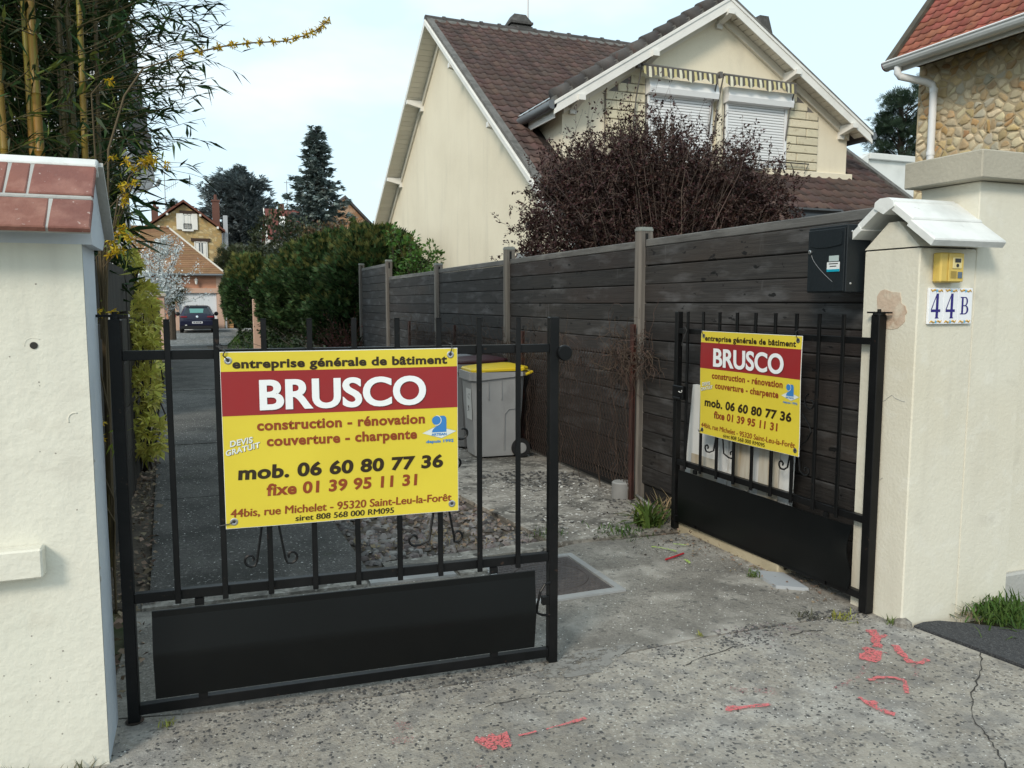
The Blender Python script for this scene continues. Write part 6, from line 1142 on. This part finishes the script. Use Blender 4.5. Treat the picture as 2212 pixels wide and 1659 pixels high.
n = 15000; P = np.stack([RNG.uniform(-3.2, -.5, n), RNG.uniform(6.6, 8.2, n), RNG.uniform(1.6, 6.2, n)], 1); P[:, 0] += .06 * (P[:, 2] - 3); foliage('leaves', LANCE, P, rdir(n) + [0, -.2, -.25], RNG.uniform(.16, .26, n), lf_b, bam)
# side branches reaching to the right over the gate, against the sky
for k in range(150):
    z = RNG.uniform(2.3, 4.0); y = RNG.uniform(4.6, 5.8); L = RNG.uniform(.25, .62) + max(0, (z - 2.45)) * .42
    branches.append(arcpath((-.52, y, z), (1, RNG.normal(0, .25), RNG.uniform(.1, .65)), L, 8, -.005, .07))
V, F = stems(branches, .0032, .0012, 3); link('twigs', npmesh('twigs', V, F), culm_g, bam)
Ps, Ds = [], []
for B in branches:
    p, d, t = sample_path(B, RNG.integers(9, 15)); keep = t > .12; p, d = p[keep], d[keep]; d = d / np.linalg.norm(d, axis=1, keepdims=True)
    Ps.append(p); Ds.append(d * .7 + RNG.normal(0, .55, p.shape) + [0.1, 0, -.25])
P = np.concatenate(Ps); D = np.concatenate(Ds); foliage('leaves', LANCE, P, D, RNG.uniform(.06, .125, len(P)), lf_b, bam)
n = 21000; P = np.stack([RNG.uniform(-2.6, -.46, n), RNG.uniform(4.75, 7.4, n), RNG.uniform(1.7, 5.4, n)], 1); P[:, 0] += .10 * (P[:, 2] - 3); P = P[(P[:, 1] > 5.25) | (RNG.uniform(0, 1, n) < .5)]; n = len(P); foliage('leaves', LANCE, P, rdir(n) + [0, -.2, -.25], RNG.uniform(.09, .18, n), lf_b, bam)
Ps, Ds = [], []
for a, d in [((-.78, 4.9, 2.75), (1, -.2, .45)), ((-.62, 4.9, 2.42), (1, -.2, .8)), ((-.80, 4.85, 2.55), (1, -.4, .2)), ((-.95, 4.8, 2.45), (.6, -.3, .3)), ((-.72, 4.8, 2.95), (-1, -.3, .3)), ((-.88, 4.8, 2.35), (.5, -.2, .2))]:
    B = arcpath(a, d, .38, 7, .0, .06); V, F = stems([B], .0035, .0015, 4); link('twigs', npmesh('twigs', V, F), culm_g, bam); p, dd, t = sample_path(B, 9); Ps.append(p); Ds.append(dd / np.linalg.norm(dd, axis=1, keepdims=True) + RNG.normal(0, .6, p.shape))
P = np.concatenate(Ps); foliage('leaves', LANCE, P, np.concatenate(Ds), RNG.uniform(.08, .14, len(P)), lf_bl, bam)
# broad drooping bamboo shoot hanging over the fence end
Ps, Ds = [], []
for k in range(16):
    z = RNG.uniform(1.95, 2.35); Ps.append((-.36 + RNG.uniform(-.1, .05), 5.6 + RNG.uniform(-.3, .3), z)); Ds.append((RNG.uniform(.4, 1), RNG.normal(0, .3), RNG.uniform(-.5, .3)))
foliage('leaves', LANCE, np.array(Ps), np.array(Ds), RNG.uniform(.16, .24, 16), lf_b, bam)

# forsythia
fo = thing('forsythia', 'forsythia with yellow flowers arching over the gate beside the bamboo', 'shrub', (-.45, 4.4, 0))
fst = M('forsythia stem', (.10, .075, .04), .8); fpet = M('forsythia petal', (.58, .40, .02), .6, isl=.25, trans=.35); fgrn = leafmat('forsythia leaf bud', (.2, .24, .04))
main = [(-.45, 4.45, 0), (-.42, 4.45, 1.6), (-.38, 4.47, 2.35), (-.30, 4.5, 2.62), (-.21, 4.5, 2.76), (-.02, 4.5, 2.845), (.17, 4.5, 2.91), (.32, 4.5, 2.945), (.47, 4.5, 2.97), (.58, 4.5, 3.01), (.66, 4.5, 3.055), (.71, 4.5, 3.11)]
br = [main]; clusters = []
def curve_at(Pth, t): 
    Pth = np.array(Pth); t = t * (len(Pth) - 1); i = min(int(t), len(Pth) - 2); return Pth[i] + (Pth[i + 1] - Pth[i]) * (t - i)
for t in np.linspace(.45, .99, 14): clusters.append((curve_at(main, t), .024, 9))
for c, n_, s in (((-.18, 4.2, 2.28), 9, .028), ((-.22, 4.2, 2.25), 6, .025), ((-.27, 4.2, 2.15), 6, .025), ((-.33, 4.25, 2.09), 4, .03), ((-.36, 4.25, 1.92), 9, .04), ((-.385, 4.3, 1.88), 7, .04), ((-.345, 4.2, 1.83), 4, .03), ((-.36, 4.2, 2.62), 2, .02), ((-.39, 4.0, 1.55), 3, .03), ((-.44, 3.75, 1.0), 5, .03), ((-.4, 3.7, 1.12), 3, .025), ((-.35, 4.4, 2.32), 1, .02)):
    br.append([(-.45, 4.45, max(.2, c[2] - 1.2)), (-.43, 4.4, c[2] - .5), (c[0] - .06, c[1] + .05, c[2] - .06), c]); clusters += [(np.array(c) + RNG.normal(0, s, 3) * [1, .8, .6], .022, 6) for _ in range((n_ + 1) // 2)]
V, F = stems(br, .0065, .0025, 5); link('stems', npmesh('stems', V, F), fst, fo)
PET = ([(0, .05, 0), (.16, .5, .03), (0, 1, -.1), (-.16, .5, .03)], [(0, 1, 2, 3)])
P = np.concatenate([np.tile(c, (k * 4, 1)) + RNG.normal(0, .005, (k * 4, 3)) for c, s, k in clusters]); foliage('flowers', PET, P, rdir(len(P)), RNG.uniform(.018, .032, len(P)), fpet, fo)
n = 260; idx = RNG.integers(0, len(clusters), n); P = np.array([clusters[i][0] for i in idx]) + RNG.normal(0, .05, (n, 3)); foliage('leaves', LANCE, P[P[:, 0] < -.1], rdir((P[:, 0] < -.1).sum()), RNG.uniform(.03, .07, (P[:, 0] < -.1).sum()), fgrn, fo)

# golden shrub on the fence
def palmate(k=5):
    v, f = [], []
    for i in range(k):
        a = (i / (k - 1) - .5) * 3.6; c, s = math.cos(a), math.sin(a); q = [(0, 0), (.16, .5), (0, 1), (-.16, .5)]; b = len(v); v += [(x * c + y * s, y * c - x * s, .12 * (y > .4) * (y < .9) - .1 * (y > .9)) for x, y in q]; f.append((b, b + 1, b + 2, b + 3))
    return v, f
def bush(name, label, cat, loc, blobs, n, tpl, size, mat, stem_m, up=.35, ns=24, base=None, roll=.7, group=None, shell=.55, crownname='foliage'):
    """crown of leaf clumps in ellipsoid blobs [(centre, radii, weight)], with stems from the base"""
    t = thing(name, label, cat, loc, 0, group); w = np.array([b[2] for b in blobs], float); w /= w.sum(); Ps, Ds = [], []
    for (c, r, _), k in zip(blobs, (w * n).astype(int)):
        d = rdir(k); rr = RNG.uniform(shell, 1, k) ** .6 * (1 + .22 * np.sin(d[:, 0] * 5 + c[0] * 3) * np.sin(d[:, 2] * 6 + d[:, 1] * 4)); Ps.append(np.array(c) + d * rr[:, None] * np.array(r)); Ds.append(d + [0, 0, up] + RNG.normal(0, .35, (k, 3)))
    P = np.concatenate(Ps); D = np.concatenate(Ds); ok = P[:, 2] > .02; P, D = P[ok], D[ok]; foliage(crownname, tpl, P, D, RNG.uniform(.6, 1.1, len(P)) * size, mat, t, roll)
    b0 = np.array(base if base else loc, float); sp = []
    for k in range(ns):
        e = P[RNG.integers(0, len(P))]; m_ = (b0 + e) / 2 + RNG.normal(0, .12, 3) * np.linalg.norm(e - b0) * .5; sp.append([b0 + RNG.normal(0, .03, 3) * [1, 1, 0], m_, e])
    V, F = stems(sp, .012 * max(1, size * 6), .004, 5); link('stems', npmesh('stems', V, F), stem_m, t); return t
gold = leafmat('golden leaf', (.55, .52, .11), .28, .3)
bush('golden_shrub', 'yellow green shrub climbing the dark panel fence left of the lane', 'shrub', (-.52, 8.3, 0), [((-.47, 8.1, 1.45), (.11, .5, .22), 1.1), ((-.45, 8.0, 1.15), (.12, .5, .22), 1.2), ((-.47, 7.8, .85), (.12, .4, .2), 1), ((-.47, 8.6, 1.65), (.10, .35, .13), .7), ((-.43, 7.6, .45), (.13, .25, .2), .9), ((-.50, 8.9, 1.0), (.15, .4, .4), .6)], 330, palmate(), .115, gold, bark, .3, 20)
bush('golden_shrub', 'small yellow leafy sprig over the top of the dark panel fence', 'shrub', (-.6, 8.6, 1.6), [((-.58, 8.4, 1.98), (.10, .2, .10), 1)], 50, palmate(), .085, gold, bark, .3, 6)
# blossom shrub, palm
bls = thing('blossom_shrub', 'white flowering shrub at the left before the garage roof', 'shrub', (-1.9, 30, 0)); sp = []
for k in range(110):
    b = arcpath((-1.7 + RNG.normal(0, .1), 30 + RNG.normal(0, .1), .6), (RNG.normal(-.05, .35), RNG.normal(0, .4), RNG.uniform(.7, 1.2)), RNG.uniform(1.6, 3.6), 8, -.0, .10); sp.append(b)
for k in range(6): sp.append(arcpath((-1.4, 30, 2.9 + .12 * k), (1, 0, RNG.uniform(.35, .7)), RNG.uniform(.6, 1.1), 6, -.02, .05))
V, F = stems(sp, .016, .005, 3); link('stems', npmesh('stems', V, F), bark, bls); Ps = []
for b in sp: p, d, t = sample_path(b, 190); p = p[t > .2]; Ps.append(p + RNG.normal(0, .07, p.shape))
P = np.concatenate(Ps); foliage('flowers', LEAF, P, rdir(len(P)), RNG.uniform(.05, .10, len(P)), M('white blossom', (.66, .70, .70), .7, isl=.3, trans=.3), bls)
pal = thing('palm', 'fan palm beside the garage at the left of the far lane', 'palm', (-1.05, 38, 0)); mb = MB(); mb.tube([(-1.07, 38, 0), (-1.05, 38, 1.9)], [.16, .13], 8); mb.build('trunk', bark, pal)
def fan():
    v, f = [], []
    for i in range(15): a = (i / 14 - .5) * 4.2; c, s = math.cos(a), math.sin(a); b = len(v); q = [(-.02, .1), (.035, .5), (0, 1), (-.035, .5)]; v += [(x * c + y * s, .55 + y * c - x * s, -.25 * y * y) for x, y in q]; f.append((b, b + 1, b + 2, b + 3))
    b = len(v); v += [(-.012, 0, 0), (.012, 0, 0), (.012, .6, 0), (-.012, .6, 0)]; f.append((b, b + 1, b + 2, b + 3)); return v, f
d = rdir(46, .0); d[:, 2] = RNG.uniform(-.9, .8, 46); foliage('fronds', fan(), np.tile([-1.05, 38, 2.15], (46, 1)) + RNG.normal(0, .08, (46, 3)), d, RNG.uniform(.45, .62, 46), leafmat('palm frond', (.06, .075, .022), .4, .2), pal, .3)
# conifers
def conifer(name, label, x, y, z0, h, r, nb, mat, size, droop, upt, per=26, irregular=.2, lean=0, tpl=None):
    t = thing(name, label, 'tree', (x, y, 0)); mb = MB(); mb.tube([(x, y, 0), (x, y, h * .6), (x, y, h)], [r * .10, r * .06, .02], 8); mb.build('trunk', bark, t); Ps, Ds, sp = [], [], []
    for k in range(nb):
        u = (k / nb) ** .85; z = z0 + (h - z0) * u; L = r * (1 - u) ** .8 * RNG.uniform(1 - irregular, 1 + irregular) + .12; a = k * 2.399 + RNG.normal(0, .3); B = [np.array([x, y, z])]; d = np.array([math.cos(a), math.sin(a), upt])
        for i in range(6): d = d + np.array([0, 0, -droop if i < 3 else droop * 1.2]) + RNG.normal(0, .04, 3); B.append(B[-1] + d * L / 6)
        sp.append(B); p, dd, tt = sample_path(B, max(6, int(per * L / r) + 5)); dd = dd / np.linalg.norm(dd, axis=1, keepdims=True); sid = np.cross(dd, [0, 0, 1]); p = p + sid * RNG.normal(0, .16 * L, (len(p), 1)) * (1 - tt)[:, None] + RNG.normal(0, .05 * size / .3, p.shape); Ps.append(p); Ds.append(dd + sid * RNG.normal(0, .6, (len(p), 1)) + RNG.normal(0, .3, p.shape))
    V, F = stems(sp, .035, .008, 4); link('branches', npmesh('branches', V, F), bark, t); P = np.concatenate(Ps); foliage('crown', tpl or spray(7, .8, .055), P, np.concatenate(Ds), RNG.uniform(.7, 1.15, len(P)) * size, mat, t, .5); return t
blue_m = leafmat('blue spruce needles', (.16, .20, .19), .6, .08, .7); ced_m = leafmat('cedar needles', (.17, .205, .21), .6, .06, .7); pin_m = leafmat('pine needles', (.028, .050, .028), .4, .1, .7)
conifer('spruce_tree', 'tall blue green spruce with pointed top behind the hedge', 6.25, 45, 2.2, 11.0, 2.6, 170, blue_m, .36, .10, .05, 60, .28, tpl=spray(5, .75, .10))
ce = conifer('cedar_tree', 'broad dark blue cedar with rounded top left of the spruce', 3.6, 70, 2.5, 12.6, 3.2, 210, ced_m, .55, .05, .25, 60, .3, tpl=spray(5, .9, .09))
# round the cedar's top: clumps on ascending limbs
Ps, Ds = [], []
for k in range(46):
    a = RNG.uniform(0, 6.28); e = RNG.uniform(.0, 1.25); c = np.array([3.5 + 2.3 * math.cos(a) * math.cos(e), 70 + 2.1 * math.sin(a) * math.cos(e), 8.4 + 3.5 * math.sin(e)]); d = RNG.normal(0, .5, (46, 3)) * [1, 1, .45]; Ps.append(c + d); Ds.append(d + np.array([math.cos(a), math.sin(a), .5]))
P = np.concatenate(Ps); foliage('crown', spray(5, .9, .09), P, np.concatenate(Ds), RNG.uniform(.35, .7, len(P)), ced_m, ce, .5)
conifer('cedar_tree', 'small dark cedar top peeping over the stone gable house chimney', .9, 74, 6, 9.3, 1.3, 60, ced_m, .5, .05, .2, 30, .35)
conifer('cypress_tree', 'tiny dark conifer top just left of the stone gable apex', -1.6, 72, 5, 9.9, .8, 50, pin_m, .4, -.05, .6, 22, .2)
pt = thing('pine_tree', 'dark pine rising behind the stone house at right', 'tree', (42.5, 40, 0)); mb = MB(); mb.tube([(43, 40, 0), (42.8, 40, 9), (42.4, 40, 14.5)], [.35, .25, .08], 8); mb.build('trunk', bark, pt); Ps, Ds, sp = [], [], []
for k in range(60):
    c = np.array([RNG.uniform(40.9, 45.5), 40 + RNG.normal(0, 1.2), RNG.uniform(9.5, 15.6)]); c[0] = max(c[0], 41.0 + .25 * abs(c[2] - 13.2)); d = RNG.normal(0, .33, (60, 3)) * [1, 1, .6]; Ps.append(c + d); Ds.append(d + [0, 0, .3]); sp.append([(42.8, 40, c[2] - 1.5), c])
V, F = stems(sp, .06, .02, 4); link('branches', npmesh('branches', V, F), bark, pt); P = np.concatenate(Ps); foliage('crown', spray(7, 1.1, .05), P, np.concatenate(Ds), RNG.uniform(.3, .55, len(P)), pin_m, pt, .7)
# hedges and shrubs right of the lane
hed = leafmat('cypress hedge green', (.042, .080, .026), .7, .15, .7); hedt = leafmat('yellowish lit hedge tip', (.12, .13, .036), .35, .2, .7); ivy = leafmat('ivy leaf', (.022, .042, .014), .45, .1, .5)  # hedge tip: yellowish growth, with the lit tops also put into the colour
SPR = spray(5, .8, .11)
def hedge(name, label, blobs, n, mat, size, tips=None, tn=0, core=True):
    t = thing(name, label, 'hedge', (blobs[0][0][0], blobs[0][0][1], 0)); w = np.array([b[2] for b in blobs], float); w /= w.sum()
    for which, num, m in (('foliage', n, mat), ('tips', tn, tips)):
        if not num: continue
        Ps, Ds = [], []
        for (c, r, _), k in zip(blobs, (w * num).astype(int)):
            d = rdir(k)
            if which == 'tips': d[:, 2] = np.abs(d[:, 2]) + .35; d /= np.linalg.norm(d, axis=1, keepdims=True)
            rr = RNG.uniform(.72, 1.03, k); bump_ = 1 + .12 * np.sin(d[:, 0] * 6 + c[1]) * np.cos(d[:, 1] * 7 + c[0]) + .08 * np.sin(d[:, 2] * 9); P = np.array(c) + d * (rr * bump_)[:, None] * np.array(r); Ps.append(P); Ds.append(d * [1, 1, .6] + [0, 0, .75] + RNG.normal(0, .3, (k, 3)))
        P = np.concatenate(Ps); D = np.concatenate(Ds); ok = P[:, 2] > .05; foliage(which, SPR, P[ok], D[ok], RNG.uniform(.6, 1.15, ok.sum()) * size, m, t, .7)
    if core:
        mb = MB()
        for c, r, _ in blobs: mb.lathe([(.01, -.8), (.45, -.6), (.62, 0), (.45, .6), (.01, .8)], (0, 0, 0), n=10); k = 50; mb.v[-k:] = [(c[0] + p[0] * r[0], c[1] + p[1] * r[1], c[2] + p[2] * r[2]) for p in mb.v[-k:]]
        o = mb.build('dark_core', M('hedge inner shade', (.012, .012, .008), .95) if 'hedge inner shade' not in MATS else MATS['hedge inner shade'], t)  # solid dark core: the shade between the sprays put into its colour
    return t
hedge('cypress_hedge', 'tall shaggy dark green cypress hedge beyond the end of the plank fence', [((3.9, 19.2, 2.0), (1.15, 1.6, 1.3), 1.3), ((3.4, 21.4, 2.0), (1.2, 1.7, 1.3), 1.2), ((3.0, 23.6, 1.95), (1.15, 1.7, 1.25), 1.1), ((2.65, 25.8, 1.75), (1.0, 1.7, 1.15), 1), ((4.25, 18.7, 2.15), (.75, 1.0, 1.0), .5), ((3.2, 20, 1.3), (.75, 2.0, .9), .8)], 24000, hed, .19, hedt, 5200)
hedge('far_hedge', 'lighter yellowish green hedge beside the far lane next to the garage', [((1.75, 33, 1.9), (.75, 2.2, 1.25), 1), ((1.75, 37, 1.9), (.75, 2.3, 1.3), 1), ((1.95, 41, 1.9), (.75, 2.3, 1.35), 1), ((2.2, 45, 1.8), (.75, 2.3, 1.3), .8), ((1.7, 30, 2.0), (.75, 1.6, 1.2), 1)], 11000, hed, .22, hedt, 5200)
bush('ivy_shrub', 'dark ivy covering the foot of the cypress hedge', 'ivy', (2.9, 21, 0), [((2.75, 21, .6), (.45, 2.6, .65), 1), ((2.2, 25.2, .7), (.4, 1.9, .7), 1), ((3.25, 18.6, .6), (.35, 1.2, .6), .7), ((1.75, 31, .6), (.35, 3.6, .7), .8)], 5200, LEAF, .13, ivy, bark, .2, 16)
redtw = thing('reddish_shrub', 'reddish brown twiggy shrub at the hedge foot by the fence end', 'shrub', (3.05, 17.9, 0)); sp = [arcpath((3.05, 17.7, 0), (RNG.normal(-.1, .4), RNG.normal(-.1, .4), 1), RNG.uniform(.7, 1.6), 7, .03, .14) for _ in range(120)]; V, F = stems(sp, .008, .003, 3); link('stems', npmesh('stems', V, F), M('reddish twig', (.10, .045, .035), .9), redtw)
Ps = [sample_path(b, 22)[0] for b in sp]; P = np.concatenate(Ps) + RNG.normal(0, .03, (len(sp) * 22, 3)); foliage('leaves', LEAF, P, rdir(len(P)), RNG.uniform(.03, .06, len(P)), leafmat('reddish leaf', (.10, .028, .022), .4, .2), redtw)
oliv = leafmat('dull evergreen', (.045, .055, .026), .4, .15); brn = leafmat('bronze foliage', (.095, .06, .03), .45, .2)
bush('evergreen_shrub', 'big dull green shrub rising behind the far hedge under the conifers', 'shrub', (3.6, 38, 0), [((3.4, 38, 3.6), (1.3, 1.3, 2.2), 1), ((4.6, 38, 3.4), (1.4, 1.3, 2.0), 1), ((2.6, 40, 2.8), (.9, 1.2, 1.5), .6)], 6500, LEAF, .19, oliv, bark, .2, 18)
bush('bronze_shrub', 'bronze brown shrub crown above the cypress hedge', 'shrub', (5.2, 30, 0), [((5.0, 30, 3.4), (1.3, 1.3, 1.25), 1), ((6.1, 29.5, 3.2), (1.1, 1.2, 1.15), .8), ((4.2, 31, 3.1), (1.0, 1.2, 1.2), .8)], 5200, LEAF, .13, brn, bark, .25, 18)
bush('evergreen_shrub', 'mass of dark shrubs under the cedar between garage and hedge', 'shrub', (3, 56, 0), [((2.6, 56, 2.6), (1.6, 1.5, 2.6), 1), ((5, 56, 2.8), (2, 1.5, 2.6), 1)], 4500, spray(7, .9, .06), .5, oliv, bark, .4, 12)
bush('climbing_shrub', 'fresh green leafy shrub leaning over the plank fence', 'shrub', (4.1, 15.2, 0), [((3.70, 15.0, 2.55), (.30, .4, .26), .8), ((3.95, 14.7, 2.36), (.30, .35, .20), 1), ((3.55, 15.4, 2.92), (.14, .2, .2), .35), ((4.2, 14.6, 2.40), (.12, .25, .2), .35), ((3.85, 15.0, 2.75), (.12, .2, .2), .25), ((4.15, 14.8, 2.62), (.10, .2, .16), .2), ((3.9, 14.9, 2.15), (.45, .3, .2), .6)], 760, LEAF, .095, leafmat('fresh green leaf', (.07, .15, .03), .4, .3), bark, .35, 26)

# purple barberry
pu = thing('purple_shrub', 'large dark purple leaved shrub in front of the cream house', 'shrub', (5.6, 9.2, 0))
tw_m = M('grey brown twig', (.13, .095, .08), .85, isl=.35); pl_m = leafmat('purple leaf', (.052, .025, .022), .65, .18, .55)
S1, Ps, Ds = [], [], []
def env(ax):   # crown height over x
    return np.interp(ax, [3.3, 3.6, 4.1, 4.6, 5.2, 5.8, 6.5, 7.1, 7.7, 8.0], [2.5, 2.75, 3.4, 3.78, 3.92, 3.88, 3.68, 3.42, 3.05, 2.5])
for k in range(330):
    tx = RNG.uniform(3.75, 7.5); ty = 9.1 + RNG.normal(0, .35); zt = env(tx); tz = zt - abs(RNG.normal(0, .5)) * (1 if k % 3 else .25); e = np.array([tx, ty, max(1.1, tz)]); b = np.array([5.6 + RNG.normal(0, .3), 9.2 + RNG.normal(0, .2), .2]); m1 = b + (e - b) * .45 + np.array([0, 0, .35]); m2 = b + (e - b) * .8 + np.array([0, 0, .22])
    e[0] = max(e[0], 3.75 if e[2] < 2.5 else 3.4); S1.append([b, m1 + RNG.normal(0, .08, 3), m2 + RNG.normal(0, .07, 3), e])
V, F = stems(S1, .007, .0025, 4); link('stems', npmesh('stems', V, F), tw_m, pu); S2 = []
for s in S1:
    for q in range(6):
        t = RNG.uniform(.4, 1); p0 = curve_at(s, t); d = np.array(s[-1]) - np.array(s[1]); d = d / np.linalg.norm(d) * .6 + RNG.normal(0, .6, 3) + [0, 0, .15]; L = RNG.uniform(.15, .42)
        if t > .93 and q == 0: L = RNG.uniform(.3, .55); d = d + [0, 0, .6]
        w = arcpath(p0, d, L, 5, -.01, .12); S2.append(w)
for k in range(5200):
    tx = RNG.uniform(3.75, 7.55); p0 = np.array([tx, 9.1 + RNG.normal(0, .35), 1.5 + (env(tx) - 1.8) * RNG.uniform(0, 1) ** 1.3]); S2.append(arcpath(p0, rdir(1, .35)[0], RNG.uniform(.14, .34), 4, 0, .18))
for x0 in (4.05, 4.2, 4.62, 5.45, 6.25, 6.75, 7.2, 7.4) + tuple(RNG.uniform(3.7, 7.4, 46)): S2.append(arcpath((x0, 8.9, env(x0) - .3), (RNG.normal(.1, .25), -.1, 1), RNG.uniform(.45, .8), 7, 0, .09))
S2 = [w for w in S2 if all(q[0] > 3.46 or q[2] > 2.25 for q in w) and all(q[0] > 3.3 for q in w)]
V, F = stems(S2, .0032, .0014, 3); link('twigs', npmesh('twigs', V, F), tw_m, pu)
for w in S2:
    k = 9; p, d, t = sample_path(w, k); p = np.repeat(p, 2, 0) + RNG.normal(0, .012, (2 * k, 3)); Ps.append(p); Ds.append(rdir(2 * k) + .5 * np.repeat(d / np.linalg.norm(d, axis=1, keepdims=True), 2, 0))
P = np.concatenate(Ps); foliage('leaves', LEAF, P, np.concatenate(Ds), RNG.uniform(.026, .05, len(P)), pl_m, pu, .9)
